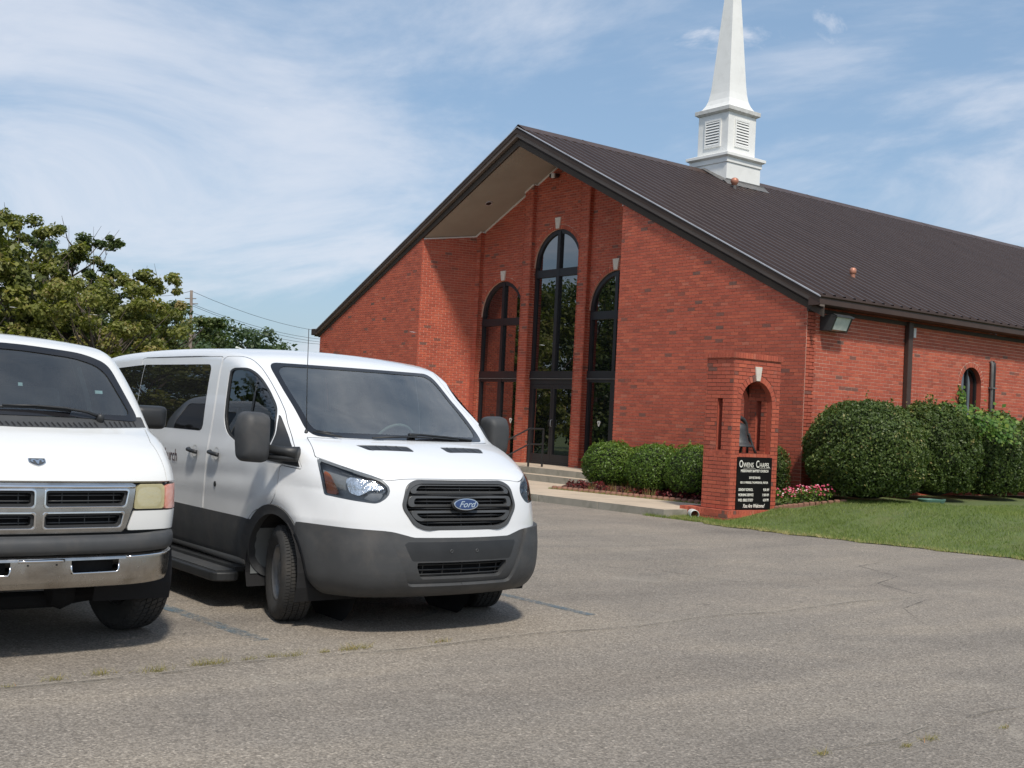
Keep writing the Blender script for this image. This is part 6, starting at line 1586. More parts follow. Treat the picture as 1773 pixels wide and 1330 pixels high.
for key, (o, u, n, L) in faces.items():
    if key in 'ew':
        pol = brick_polys(L, ZB, ZT_, holes=[(AR[0], AR[1], AR[2], AR[3], .10)], shift=.0 if key == 'e' else .05)
        pol += arch_ring(AR[0], AR[1], AR[2], .10, 17)
        pol = [(q, r_) for q, r_ in pol if not (key == 'e' and .15 < sum(k[0] for k in q)/len(q) < 1.07 and sum(k[1] for k in q)/len(q) < 1.10 and False)]
        loop = [(0, ZB-.2), (L, ZB-.2), (L, ZT_), (0, ZT_)]
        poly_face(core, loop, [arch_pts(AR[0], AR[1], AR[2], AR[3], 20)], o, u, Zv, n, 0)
    else:
        s0, s1 = (SL[0], SL[1]) if key == 's' else (L-SL[1], L-SL[0])
        pol = slot_filter(brick_polys(L, ZB, ZT_, shift=.03), [(s0, s1, SL[2], SL[3])])
        loop = [(0, ZB-.2), (L, ZB-.2), (L, ZT_), (0, ZT_)]
        poly_face(core, loop, [[(s0, SL[2]), (s1, SL[2]), (s1, SL[3]), (s0, SL[3])]], o, u, Zv, n, 0)
    mbr += [(q, r_, o, u, n) for q, r_ in pol]
# niche inside: reveal of the arch through the front wall, inner walls of the chamber with slots, floor
def reveal(o, u, n, pts, depth):
    o, u, n = Vector(o), Vector(u), Vector(n); k = len(pts)
    for i in range(k):
        a, b = pts[i], pts[(i+1) % k]; A = o+u*a[0]+Vector((0, 0, a[1])); B = o+u*b[0]+Vector((0, 0, b[1])); core.add([A+n*.008, B+n*.008, B-n*depth, A-n*depth], [(0, 3, 2, 1)], .5, 1)
for key in 'ew':
    o, u, n, L = faces[key]; reveal(o, u, n, arch_pts(AR[0], AR[1], AR[2], AR[3], 20), .10)
for key in 'sn':
    o, u, n, L = faces[key]; s0, s1 = (SL[0], SL[1]) if key == 's' else (L-SL[1], L-SL[0]); reveal(o, u, n, [(s0, SL[2]), (s1, SL[2]), (s1, SL[3]), (s0, SL[3])], .20)
# stepped inner faces of the side walls (bricks seen inside the niche)
for key, yy in (('s', Y0_+.20), ('n', Y1_-.20)):
    n = (0, 1, 0) if key == 's' else (0, -1, 0); u = (-1, 0, 0) if key == 's' else (1, 0, 0); o = (X1-.10, yy, 0) if key == 's' else (X0+.10, yy, 0); L = X1-X0-.2
    s0, s1 = (L+.10-SL[1], L+.10-SL[0]) if key == 's' else (SL[0]-.10, SL[1]-.10)
    poly_face(core, [(0, 1.15), (L, 1.15), (L, 2.55), (0, 2.55)], [[(s0, SL[2]), (s1, SL[2]), (s1, SL[3]), (s0, SL[3])]], o, u, Zv, n, 0)
    mbr += [(q, r_, o, u, n) for q, r_ in slot_filter(brick_polys(L, 1.17, 2.5, shift=.06), [(s0, s1, SL[2], SL[3])])]
core.box((X0+.02, Y0_+.02, .9), (X1-.02, Y1_-.02, 1.165)); core.box((X0+.05, Y0_+.05, 2.45), (X1-.05, Y1_-.05, 2.5))
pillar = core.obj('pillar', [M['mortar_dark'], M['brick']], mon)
# soldier courses: cap, sill and plinth
def soldiers(o, u, n, L, z0, z1, w, d, top_d=0):
    res = []; k = int(round(L/w)); ww = L/k
    for i in range(k): res.append(([(i*ww+.004, z0), ((i+1)*ww-.004, z0), ((i+1)*ww-.004, z1), (i*ww+.004, z1)], random.random(), o, u, n, d))
    return res
extra = []
e_ = .028
CB = (X0-e_, X1+e_, Y0_-e_, Y1_+e_)
mbc = MB(); mbc.box((CB[0]+.004, CB[2]+.004, ZT_), (CB[1]-.004, CB[3]-.004, ZT_+.092)); mbc.obj('cap', M['mortar'], mon)
for (o, u, n, L) in (((CB[1], CB[2], 0), (0, 1, 0), (1, 0, 0), CB[3]-CB[2]), ((CB[0], CB[2], 0), (1, 0, 0), (0, -1, 0), CB[1]-CB[0]), ((CB[1], CB[3], 0), (-1, 0, 0), (0, 1, 0), CB[1]-CB[0]), ((CB[0], CB[3], 0), (0, -1, 0), (-1, 0, 0), CB[3]-CB[2])):
    extra += soldiers(o, u, n, L, ZT_+.003, ZT_+.098, .0677, .008)
extra += soldiers((X1, Y0_+.185, 0), (0, 1, 0), (1, 0, 0), .83, 1.108, 1.165, .095, .016)
extra += soldiers((X0, Y0_, 0), (1, 0, 0), (0, -1, 0), .50, 1.115, 1.185, .0677, .012)
PB = (X0-.40, X1+.10, Y0_-.12, Y1_+.02)
mbc = MB(); mbc.box((PB[0]+.004, PB[2]+.004, -.05), (PB[1]-.004, PB[3]-.004, .185)); plinth = mbc.obj('plinth', M['mortar'], mon)
for (o, u, n, L) in (((PB[1], PB[2], 0), (0, 1, 0), (1, 0, 0), PB[3]-PB[2]), ((PB[0], PB[2], 0), (1, 0, 0), (0, -1, 0), PB[1]-PB[0]), ((PB[0], PB[3], 0), (0, -1, 0), (-1, 0, 0), PB[3]-PB[2])):
    extra += soldiers(o, u, n, L, .095, .192, .0677, .008); extra += [(q, r_, o, u, n, .008) for q, r_ in brick_polys(L, .0, .09)]
mbt = MB()
for i in range(int((PB[1]-PB[0])/.0677)):
    for (ya, yb) in ((PB[2]-.006, Y0_-.012),): x = PB[0]+i*.0677; mbt.box((x+.004, ya, .18), (x+.0637, yb, .194), random.random())
for i in range(int((PB[3]-PB[2])/.0677)): y = PB[2]+i*.0677; mbt.box((X1+.012, y+.004, .18), (PB[1]+.006, y+.0637, .1935), random.random())
x = PB[0]
while x < X0-.03:
    mbt.box((x+.004, Y0_+.0, .18), (x+.0637, PB[3], .1935), random.random()); x += .0677
stuff(mbt.obj('paving_brick', M['brick'], plinth))
sing = 0; rest_ = MB()
def facing(b): return Vector(b[4]).dot((CAMLOC-Vector(b[2])).normalized()) > .1
allb = [(q, r_, o, u, n, .010) for q, r_, o, u, n in mbr]+extra
vis = [b for b in allb if facing(b)]; vis.sort(key=lambda b: -abs(parea(b[0])))
vs_ = set(id(b) for b in vis[:296])
for b in allb:
    q, r_, o, u, n, d = b
    if id(b) in vs_: single_brick(q, o, u, Zv, n, pillar, d)
    else: rest_.prism(q, o, u, Zv, n, 0, d+random.uniform(-.001, .0015), rnd=r_, back=False)
stuff(rest_.obj('brick', M['brick'], pillar))
mb = MB(); mb.prism([(AR[0]-.047, 2.43), (AR[0]+.047, 2.43), (AR[0]+.088, 2.675), (AR[0]-.088, 2.675)], (X1, Y0_, 0), (0, 1, 0), Zv, (1, 0, 0), 0, .035); bevel(mb.obj('keystone', M['stone'], mon), .006)
# sign
sg = MB(); sg.box((X1+.004, -2.365, .205), (X1+.030, -1.475, 1.105)); sgo = sg.obj('sign_panel', M['sign_black'], mon)
sx, sy = X1+.0305, -1.92
def line(name, body, size, y, z, al='CENTER', xs=1.0, sh_=0, bo=.0, sp=1.0):
    return text_mesh(name, body, size, M['sign_white'], sgo, frame_mat((sx, sy+y, z), (0, 1, 0), Zv), extrude=.0012, align=al, xs=xs, shear=sh_, bold=bo, spacing=sp)
line('lettering', 'O', .175, -.405, .983, 'LEFT', .72, bo=.0018); line('lettering', 'WENS', .115, -.302, .968, 'LEFT', .84, bo=.0005)
line('lettering', 'C', .175, .025, .983, 'LEFT', .72, bo=.0018); line('lettering', 'HAPEL', .115, .120, .968, 'LEFT', .80, bo=.0005)
for y0, y1 in ((-.300, .02), (.118, .405)):
    mb = MB(); mb.box((sx-.001, sy+y0, .915), (sx+.0012, sy+y1, .9185)); mb.obj('underline', M['sign_white'], sgo)
line('lettering', 'MISSIONARY BAPTIST CHURCH', .062, 0, .868, xs=.82, bo=.0016)
line('lettering', '3519 ELTON RD.', .053, .01, .752, xs=.76, bo=.0016)
line('lettering', 'REV. H. WENDELL THOMPSON SR., PASTOR', .050, .0, .668, xs=.735, bo=.0014)
for z, a, b in ((.545, 'SUNDAY SCHOOL', '9:30 AM'), (.455, 'MORNING SERVICE', '11:00 AM'), (.365, 'WED. BIBLE STUDY', '6:30 PM')):
    line('lettering', a, .062, -.395, z, 'LEFT', xs=.72, bo=.0018); line('lettering', b, .062, .395, z, 'RIGHT', xs=.72, bo=.0018)
line('lettering', 'You Are Welcome!', .090, .0, .265, xs=.78, sh_=.45, bo=.0018)
# bell in its yoke
bell = thing('bell', 'black cast iron bell on its curved stand inside the brick niche', 'bell', (9.80, -2.0, 1.168)); bell.scale = (1.12, 1.12, 1.12)
mb = MB(); mb.lathe([(.001, .475), (.05, .472), (.10, .455), (.125, .42), (.135, .36), (.145, .28), (.165, .20), (.20, .145), (.245, .115), (.25, .10), (.225, .11), (.15, .20), (.12, .30), (.10, .42), (.001, .44)], (0, 0, 0), seg=32); mb.obj('bell_body', M['cast_iron'], bell, smooth=True)
mb = MB(); mb.tube([(0, -.17, .47), (0, -.12, .52), (0, -.05, .545), (0, .05, .545), (0, .12, .52), (0, .17, .47), (0, .22, .30), (0, .24, .285)], [.03, .035, .04, .04, .035, .03, .025, .03], 8); mb.tube([(0, -.17, .47), (0, -.22, .30), (0, -.24, .285)], [.03, .025, .03], 8); mb.tube([(0, -.05, .54), (0, -.06, .60), (0, -.085, .63)], [.025, .02, .008], 6); mb.obj('yoke', M['cast_iron'], bell, smooth=True)
for s_ in (-1, 1):
    mb = MB(); mb.tube([(.0, s_*.245, .30), (.0, s_*.27, .26), (.05, s_*.30, .12), (.09, s_*.335, .0)], [.03, .022, .018, .022], 8); mb.tube([(.0, s_*.27, .26), (-.05, s_*.30, .12), (-.09, s_*.335, .0)], [.022, .018, .022], 8)
    mb.tube([(.02, s_*.30, .10), (.0, s_*.20, .13), (.0, s_*.10, .10), (.0, s_*.06, .0)], .018, 8); mb.obj('stand', M['cast_iron'], bell, smooth=True)
mb = MB(); mb.tube([(0, 0, .36), (0, 0, .12)], .008, 6); mb.lathe([(.001, .05), (.03, .03), (.035, 0), (.02, -.03), (.001, -.035)], (0, 0, .10), seg=12); mb.obj('clapper', M['cast_iron'], bell, smooth=True)
# drain pipe end
pd = Vector((.80, -.60, -.02)).normalized(); p0 = Vector((9.52, -2.72, .075))
mb = MB(); mb.lathe([(.078, -.6), (.078, .10), (.076, .115), (.070, .115), (.068, .10), (.068, -.6)], p0, tuple(pd), seg=28); o = mb.obj('drain_pipe', M['pvc'], smooth=True); tag(o, 'white plastic drain pipe end poking from the grass at the monument foot', 'drain pipe')
mb = MB(); mb.lathe([(.001, -.25), (.068, -.25)], p0, tuple(pd), seg=20); mb.obj('pipe_dark', M['void'], o)

# ------------------------------------------------------------------ handrail at the steps
hr = thing('handrail', 'black iron handrail beside the entrance steps', 'handrail', (1.30, -.75, 0))
def q_(x, y, z): return (x, y, z)
T = MB(); hx = 0.0
topp = [(hx, 1.25, 1.36), (hx, .82, 1.36), (hx, -.02, .98), (hx, -.40, .98)]
for (a, b, z) in ((0, 0, 0), (0, 0, -.38)):
    mb = MB(); mb.tube([(p[0], p[1], p[2]+z) for p in topp], .020, 8); mb.obj('rail', M['black_metal'], hr)
for y, z0, z1 in ((.82, .43, 1.36), (-.02, .135, .98), (1.25, .43, 1.36)):
    mb = MB(); mb.box((-.018, y-.018, z0), (.018, y+.018, z1)); mb.obj('post', M['black_metal'], hr)

# ------------------------------------------------------------------ shrubs
def leaf_sheet(P, Nn, size, rnd_jit=.7, aspect=.55):
    """leaves as folded quads at P, roughly facing Nn"""
    n = len(P); a = rng.normal(0, 1, (n, 3)); Nn = Nn+rng.normal(0, rnd_jit, (n, 3)); Nn /= np.linalg.norm(Nn, axis=1)[:, None]
    u = np.cross(a, Nn); u /= np.linalg.norm(u, axis=1)[:, None]; v = np.cross(Nn, u); s = size*rng.uniform(.6, 1.35, n)[:, None]
    A = P-u*s*.5; B = P+v*s*aspect*.5+Nn*s*.06; C_ = P+u*s*.5; D = P-v*s*aspect*.5+Nn*s*.06
    V = np.stack([A, D, C_, B], 1).reshape(-1, 3); F = np.arange(4*n).reshape(-1, 4); return V, F
def vnoise(P, sc, seed):
    r = np.random.default_rng(seed); out_ = np.zeros(len(P)); 
    for k in range(6):
        d = r.normal(0, 1, 3); ph = r.uniform(0, 6.28); out_ += np.sin(P@d*sc*(1+.45*k)+ph)/(1+.45*k)
    return out_/2.2
def bush(name, label, c, rad, nleaf, size, mat, group, seed, squash=.85, flat=.55, sprigs=0, rough=.06, core=True):
    """clipped shrub: leaves in a bumpy shell"""
    root = thing(name, label, 'shrub', c, 0, group); r = np.random.default_rng(seed); rx, ry, rz = rad
    d = r.normal(0, 1, (int(nleaf*1.6), 3)); d /= np.linalg.norm(d, axis=1)[:, None]; d = d[d[:, 2] > -.75][:nleaf]
    e = 1+rough*vnoise(d*3, 1.6, seed)+rough*.8*vnoise(d*9, 1.5, seed+3)
    p4 = (np.abs(d[:, 0])**2.25+np.abs(d[:, 1])**2.25+np.abs(d[:, 2])**2.25)**(-1/2.25)
    dep = 1-np.abs(r.normal(0, .045, len(d)))-(r.random(len(d)) < .25)*r.random(len(d))*.14
    P = d*(p4*e*dep)[:, None]*np.array([rx, ry, rz]); P[:, 2] += rz*.98
    V, F = leaf_sheet(P, d, size)
    rn = np.clip(.42+.30*vnoise(P, 3.2, seed+7)*.5+.28*(d[:, 2])*.25+r.normal(0, .22, len(P)), 0, 1)
    npmesh('foliage', V, F, mat, rn, root)
    if sprigs:
        L = []; NN = []
        for k in range(sprigs):
            dd = r.normal(0, 1, 3); dd[2] = abs(dd[2])*.8+.3; dd /= np.linalg.norm(dd); b = dd*np.array([rx, ry, rz])*1.02; b[2] += rz*.98; h = r.uniform(.06, .22)*min(1, rz)
            up_ = (dd*.5+np.array([r.normal(0, .2), r.normal(0, .2), 1])); up_ /= np.linalg.norm(up_)
            for j in range(12): L.append(b+up_*h*j/12+r.normal(0, .012, 3)); NN.append(dd+r.normal(0, .5, 3))
        V, F = leaf_sheet(np.array(L), np.array(NN), size*1.1); stuff(npmesh('new_shoots', V, F, mat, np.clip(r.normal(.75, .2, len(L)), 0, 1), root))
    if core:  # solid dark filler: the shade inside the shrub put into its colour
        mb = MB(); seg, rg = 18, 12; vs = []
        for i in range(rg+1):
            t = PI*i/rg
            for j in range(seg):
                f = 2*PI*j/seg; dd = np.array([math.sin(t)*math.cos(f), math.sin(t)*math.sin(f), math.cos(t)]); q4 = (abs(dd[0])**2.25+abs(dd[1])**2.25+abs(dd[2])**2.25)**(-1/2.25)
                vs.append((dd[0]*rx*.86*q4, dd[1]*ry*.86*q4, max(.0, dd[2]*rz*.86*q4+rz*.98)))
        mb.add(vs, [(i*seg+j, (i+1)*seg+j, (i+1)*seg+(j+1) % seg, i*seg+(j+1) % seg) for i in range(rg) for j in range(seg)]); mb.obj('shade_core', M['core'], root, smooth=True)
    return root
G1 = 'clipped shrubs in the mulch bed'; G2 = 'large shrubs along the side wall'
bush('round_shrub', 'bright green clipped round shrub nearest the entrance doors', (5.22, -.80, .2), (.60, .58, .50), 11000, .042, M['shrub_light'], G1, 11, sprigs=10)
bush('round_shrub', 'bright green clipped shrub, second from the doors, filling the bed middle', (6.60, -.82, .2), (.62, .58, .51), 11000, .042, M['shrub_light'], G1, 12, sprigs=12)
bush('round_shrub', 'green clipped shrub half hidden just left of the brick monument', (7.65, -.80, .2), (.56, .55, .52), 9000, .042, M['shrub_light'], G1, 13, sprigs=8)
bush('round_shrub', 'dull green shrub between the monument and the big corner shrub', (9.20, -.62, .25), (.52, .46, .58), 9000, .042, M['shrub'], G1, 14, sprigs=6)
bush('wide_shrub', 'largest broad glossy shrub at the church corner', (10.78, .30, .33), (1.05, 1.02, .95), 34000, .055, M['shrub'], G2, 21, sprigs=16, rough=.05)
bush('wide_shrub', 'tall shrub with bright leafy top behind the brown downspout', (10.66, 2.62, .38), (.82, .86, .95), 26000, .058, M['shrub'], G2, 22, sprigs=45, rough=.08)
bush('wide_shrub', 'shaggy dark shrub below the small arched side window', (10.50, 4.75, .38), (.78, .98, .90), 22000, .058, M['shrub'], G2, 23, sprigs=35, rough=.08)
bush('wide_shrub', 'dark shrub at the right edge beyond the conduits', (10.50, 6.85, .38), (.80, 1.0, .88), 20000, .054, M['shrub'], G2, 24, sprigs=25, rough=.08)
bush('wide_shrub', 'farthest dark shrub along the side wall', (10.5, 9.3, .38), (.85, 1.1, .84), 12000, .054, M['shrub'], G2, 25, sprigs=10, rough=.08)
# vines on the shrub tops and up the window jamb
def vine(name, label, pts, n, spread, size, mat, seed, nrm=(1, -.3, .4)):
    r = np.random.default_rng(seed); pts = np.array(pts, float); k = len(pts)-1; t = r.random(n)*k; i = np.minimum(t.astype(int), k-1); f = (t-i)[:, None]
    P = pts[i]*(1-f)+pts[i+1]*f+r.normal(0, 1, (n, 3))*spread; V, F = leaf_sheet(P, np.tile(np.array(nrm, float), (n, 1)), size, .45, .85)
    root = thing(name, label, 'vine', tuple(pts[0])); o = npmesh('leaves', V-pts[0], F, mat, np.clip(r.normal(.5, .25, n), 0, 1), root)
    mb = MB(); mb.tube([Vector(p)-Vector(pts[0]) for p in pts], .006, 5); mb.obj('stem', M['bark'], root); return root
vine('climbing_vine', 'bright green vine climbing the left jamb of the arched side window', [(9.72, 5.15, 1.3), (9.70, 5.17, 1.9), (9.69, 5.20, 2.2), (9.68, 5.16, 2.45), (9.67, 5.14, 2.7)], 170, (.035, .055, .03), .085, M['vine'], 5)
vine('creeping_vine', 'light green vine spreading over the top of the shrub behind the downspout', [(10.9, 2.5, 2.05), (11.2, 3.0, 2.05), (11.35, 3.4, 1.95), (11.4, 3.9, 1.75), (11.2, 4.3, 1.9)], 620, (.12, .2, .13), .085, M['vine'], 6, (.6, -.4, .8))
# red bedding plants along the bed edge, pink flowers beside the monument
def plant(name, label, cat, c, h, rad, n, size, mat, group, seed, tall=False):
    r = np.random.default_rng(seed); root = thing(name, label, cat, c, 0, group); a = r.uniform(0, 6.28, n); q = np.sqrt(r.random(n))*rad; z = r.random(n)**.7*h*(1-.45*(q/rad)**2)
    P = np.stack([np.cos(a)*q, np.sin(a)*q, z+.015], 1); Nn = np.stack([np.cos(a)*.6, np.sin(a)*.6, np.ones(n)*.8], 1); V, F = leaf_sheet(P, Nn, size, .6, .6)
    npmesh('leaves', V, F, mat, r.random(n), root); mb = MB()
    for k in range(5): t = 2*PI*k/5; mb.tube([(0, 0, 0), (math.cos(t)*rad*.4, math.sin(t)*rad*.4, h*.6)], .004, 4)
    mb.obj('stem', M['bark'], root); return root
xs_r = [4.86, 5.08, 5.32, 5.50, 5.66, 5.92, 6.22, 6.52, 6.80, 7.10, 7.38, 7.68, 7.96, 8.24, 8.52, 8.80, 9.05]
lab_r = ['first dark red plant at the tip of the bed by the steps', 'second dark red plant from the tip of the bed', 'third dark red plant from the tip of the bed']
for i, x in enumerate(xs_r):
    dd = .24+.05*math.sin(i*2.3); y = bedE(x)+dd
    if i == 11: 
        pass
    lb = lab_r[i] if i < 3 else 'low dark red bedding plant in the row below the round shrubs'
    plant('red_bedding_plant', lb, 'plant', (x, y, .16), .20 if i < 5 else .15, .10 if i < 5 else .13, 90 if i < 5 else 110, .055 if i < 5 else .045, M['red_plant'], 'red plants along the bed edge', 100+i)
for i, x in enumerate((5.45, 6.0, 6.45, 6.95)):
    r = np.random.default_rng(60+i); n = 60; P = np.stack([x+r.normal(0, .09, n), np.full(n, bedE(x)+.15)+r.normal(0, .05, n), np.full(n, .15)], 1)
    o = blades('dry_stalks', P, .08, .26, .004, M['weed'], .25)
fl_ = [(10.02, -1.18), (10.16, -1.02), (10.30, -1.16), (10.28, -.88), (10.46, -.98), (10.48, -.72), (10.62, -.84), (10.66, -.60)]
pos_l = ['hard against the monument', 'just right of the monument', 'at the front left of the flower bed', 'in the middle of the flower bed', 'at the front middle of the flower bed', 'at the back right of the flower bed', 'at the front right of the flower bed', 'at the far right end of the flower bed']
for i, (x, y) in enumerate(fl_):
    z = lawnz(x, y); rt_ = plant('flowering_plant', 'pink and white flowering plant '+pos_l[i], 'flowers', (x, y, z), .30, .15, 150, .05, M['shrub_light'], 'pink flowers beside the monument', 200+i)
    r = np.random.default_rng(300+i); n = 20; a = r.uniform(0, 6.28, n); q = np.sqrt(r.random(n))*.15; V = []; F = []; rn = []
    for k in range(n):
        c = np.array([math.cos(a[k])*q[k]+.02, math.sin(a[k])*q[k]-.03, .30*(1-.5*(q[k]/.15)**2)+.015+r.normal(0, .02)]); u = np.array([r.normal(0, .3)+.5, r.normal(0, .3)-.4, .9]); u /= np.linalg.norm(u); a1 = np.cross(u, (0, 0, 1.)); a1 /= np.linalg.norm(a1); b1 = np.cross(u, a1); sz = r.uniform(.014, .021); hue = r.uniform(.2, .65) if r.random() < .8 else r.uniform(.8, 1)
        for j in range(5):
            t = 2*PI*j/5; d1 = a1*math.cos(t)+b1*math.sin(t); e1 = a1*math.cos(t+1.2)+b1*math.sin(t+1.2); o_ = len(V); V += [c, c+d1*sz+u*.003, c+(d1+e1)*sz*.62+u*.004, c+e1*sz]; F.append([o_, o_+1, o_+2, o_+3]); rn.append(hue)
        o_ = len(V); V += [c+u*.004-a1*.005, c+u*.004+b1*.005, c+u*.004+a1*.005, c+u*.004-b1*.005]; F.append([o_, o_+3, o_+2, o_+1]); rn.append(1.0)
    npmesh('blossoms', V, F, M['pink_petal'], rn, rt_)
for i in range(13):
    t = i/12; x = 10.30+.62*t; y = -1.46+1.02*t**1.4; z = lawnz(x, y); mb = MB(); mb.box((-.05, -.035, -.05), (.05, .035, .055), random.random()); o = mb.obj('edging_block', M['edge_brick']); bevel(o, .018, 2); o.location = (x, y, z); o.rotation_euler = (0, 0, math.atan2(1.02*1.4*t**.4+.2, .62))
    tag(o, 'scalloped edging block in the curved row round the pink flowers', 'edging block', 'edging blocks round the flowers')
# garden hose between the shrubs
mb = MB(); pts = []
for i in range(90): t = i/89*2*PI*3.2; rr1 = .20+.012*math.sin(t*3)+.02*i/90; pts.append((math.cos(t)*rr1, math.sin(t)*rr1*1.3, .02+.0006*i))
mb.tube(pts, .011, 6); o = mb.obj('garden_hose', M['hose'], smooth=True, loc=(11.35, 1.55, lawnz(11.35, 1.55)+.005)); tag(o, 'coiled green garden hose lying on the grass between two big shrubs', 'garden hose')

# ------------------------------------------------------------------ weeds in the asphalt joint
WL = [(17.20, -15.95, .5), (17.14, -15.68, .7), (17.10, -15.42, .9), (17.15, -15.12, 1.1), (17.10, -14.83, .9), (17.10, -14.72, 1.0), (17.07, -14.50, .6), (17.06, -14.34, .6), (17.08, -14.22, .9), (17.06, -13.98, .6), (17.05, -13.80, .9), (17.04, -13.70, 1.1), (17.07, -13.10, .8)]
wl_ = ['at the left edge of the picture', 'second from the left', 'third from the left', 'dark and spiky, fourth from the left', 'left one of the green pair below the blue line', 'right one of the green pair below the blue line', 'small one after the green pair', 'faint one in the middle of the joint', 'orange tinted one near the middle', 'small one left of the big tuft', 'left half of the big tuft below the bumper', 'right half of the big tuft under the bumper', 'last one to the right, alone']
def weed(x, y, s_, lb, seed, cat='weed', dk=False):
    r = np.random.default_rng(seed); n = int(85*s_); P = np.stack([r.normal(0, .018*s_, n), r.normal(0, .045*s_, n), np.zeros(n)], 1)
    root = blades('weed_tuft', P, .012*s_, .055*s_, .0016, M['weed'] if not dk else M['red_plant'], .8, np.clip(r.normal(.45, .25, n), 0, 1)); del root['kind']; root.location = (x, y, .003); tag(root, 'dry grass tuft in asphalt joint, '+lb, cat, 'weed tufts in the joint')
for i, (x, y, s_) in enumerate(WL): weed(x, y, s_, wl_[i], 400+i)
for i, (x, y, s_, lb) in enumerate(((20.15, -12.93, .7, 'yellow one at the bottom of the picture'), (20.27, -12.42, .6, 'left one of the low yellow pair, lower right'), (20.25, -12.18, .7, 'right one of the low yellow pair, lower right'), (20.31, -11.56, .5, 'small one near the right edge'))): weed(x, y, s_, lb, 450+i)

# ------------------------------------------------------------------ trees
def tree(name, label, c, H, W2, mat, nclump, nleaf, lsize, seed, group=None, trunk=.16, bare=0, low=.25, dense=.28, mat2=None):
    nclump = int(nclump*2.1); dense *= .74; H *= 1.04
    r = np.random.default_rng(seed); root = thing(name, label, 'tree', c, 0, group)
    mb = MB(); mb.tube([(0, 0, -.1), (r.normal(0, .05), r.normal(0, .05), H*.2), (r.normal(0, .15), r.normal(0, .15), H*.45), (r.normal(0, .25), r.normal(0, .25), H*.80)], [trunk, trunk*.8, trunk*.5, trunk*.12], 8); mb.obj('trunk', M['bark'], root, smooth=True)
    C_ = []; lb = MB()
    for k in range(nclump):
        t = low+(1-low)*r.random()**.85; ang = r.uniform(0, 2*PI); prof = math.sin(PI*min(1, (1.0-(t-low)/(1-low))*.78+.20))**.8
        q = W2*prof*math.sqrt(r.random())*1.05; p = np.array([math.cos(ang)*q, math.sin(ang)*q, H*t]); C_.append(p)
        if k % 2 == 0:
            s_ = np.array([0, 0, max(.2*H, H*t-q*.9)]); mid = (s_+p)/2+np.array([0, 0, -.05*q]); lb.tube([s_, mid, p*1.0+np.array([0, 0, .08*H*r.random()])], [trunk*.22, trunk*.13, trunk*.03], 5)
    for k in range(bare):
        ang = r.uniform(0, 2*PI); b = np.array([math.cos(ang)*W2*.4, math.sin(ang)*W2*.4, H*.6]); e = b+np.array([math.cos(ang)*W2*.45*r.random(), math.sin(ang)*W2*.45*r.random(), H*r.uniform(.25, .42)])
        lb.tube([b, (b+e)/2+r.normal(0, .1, 3), e], [trunk*.16, trunk*.08, trunk*.02], 4)
        for j in range(4): f = .4+.15*j; s2 = b*(1-f)+e*f; lb.tube([s2, s2+r.normal(0, .22, 3)+np.array([0, 0, .3])], [.012, .004], 3)
    lb.obj('limbs', M['bark'], root)
    C_ = np.array(C_); idx = r.integers(0, len(C_), nleaf); rad = W2*dense*r.uniform(.55, 1.15, len(C_))[idx]
    d = r.normal(0, 1, (nleaf, 3)); d /= np.linalg.norm(d, axis=1)[:, None]; P = C_[idx]+d*(rad*r.random(nleaf)**.55)[:, None]*np.array([1, 1, .72])
    V, F = leaf_sheet(P, d*.7+np.array([0, 0, .6]), lsize, .6, .7); cl = r.normal(.5, .20, len(C_))[idx]
    npmesh('crown', V, F, mat, np.clip(cl+r.normal(0, .16, nleaf)+.10*d[:, 2], 0, 1), root)
    return root
GT = 'trees beyond the vans'
def gp_(px, D): p = at(px, 700, D); return (p.x, p.y, 0)
tree('broadleaf_tree', 'tall yellow green tree with thin top at the left edge', gp_(10, 38), 6.9, 2.3, M['tree_y'], 70, 26000, .13, 31, GT, bare=8, dense=.20)
tree('broadleaf_tree', 'dark green tree whose narrow top stands highest beside the left tree', gp_(112, 41), 7.1, 1.9, M['tree_g'], 60, 22000, .13, 32, GT, bare=10, dense=.20)
tree('broadleaf_tree', 'yellow green sprawling tree in the middle of the left group', gp_(160, 36), 4.9, 2.4, M['tree_y'], 60, 24000, .12, 33, GT, bare=6, dense=.22)
tree('broadleaf_tree', 'light green loose tree leaning right of the group', gp_(232, 40), 5.7, 1.7, M['tree_y'], 44, 13000, .13, 34, GT, bare=3, dense=.22)
tree('broadleaf_tree', 'dark green tree at the right end of the group by the pole', gp_(288, 44), 5.0, 2.0, M['tree_g'], 50, 18000, .13, 35, GT, dense=.25)
tree('broadleaf_tree', 'low dark tree filling the gap behind the left group', gp_(60, 46), 5.4, 3.0, M['tree_g'], 60, 18000, .15, 36, GT, dense=.25)
tree('broadleaf_tree', 'low green tree behind the middle of the group', gp_(200, 47), 4.6, 2.6, M['tree_g'], 50, 15000, .15, 37, GT, dense=.26)
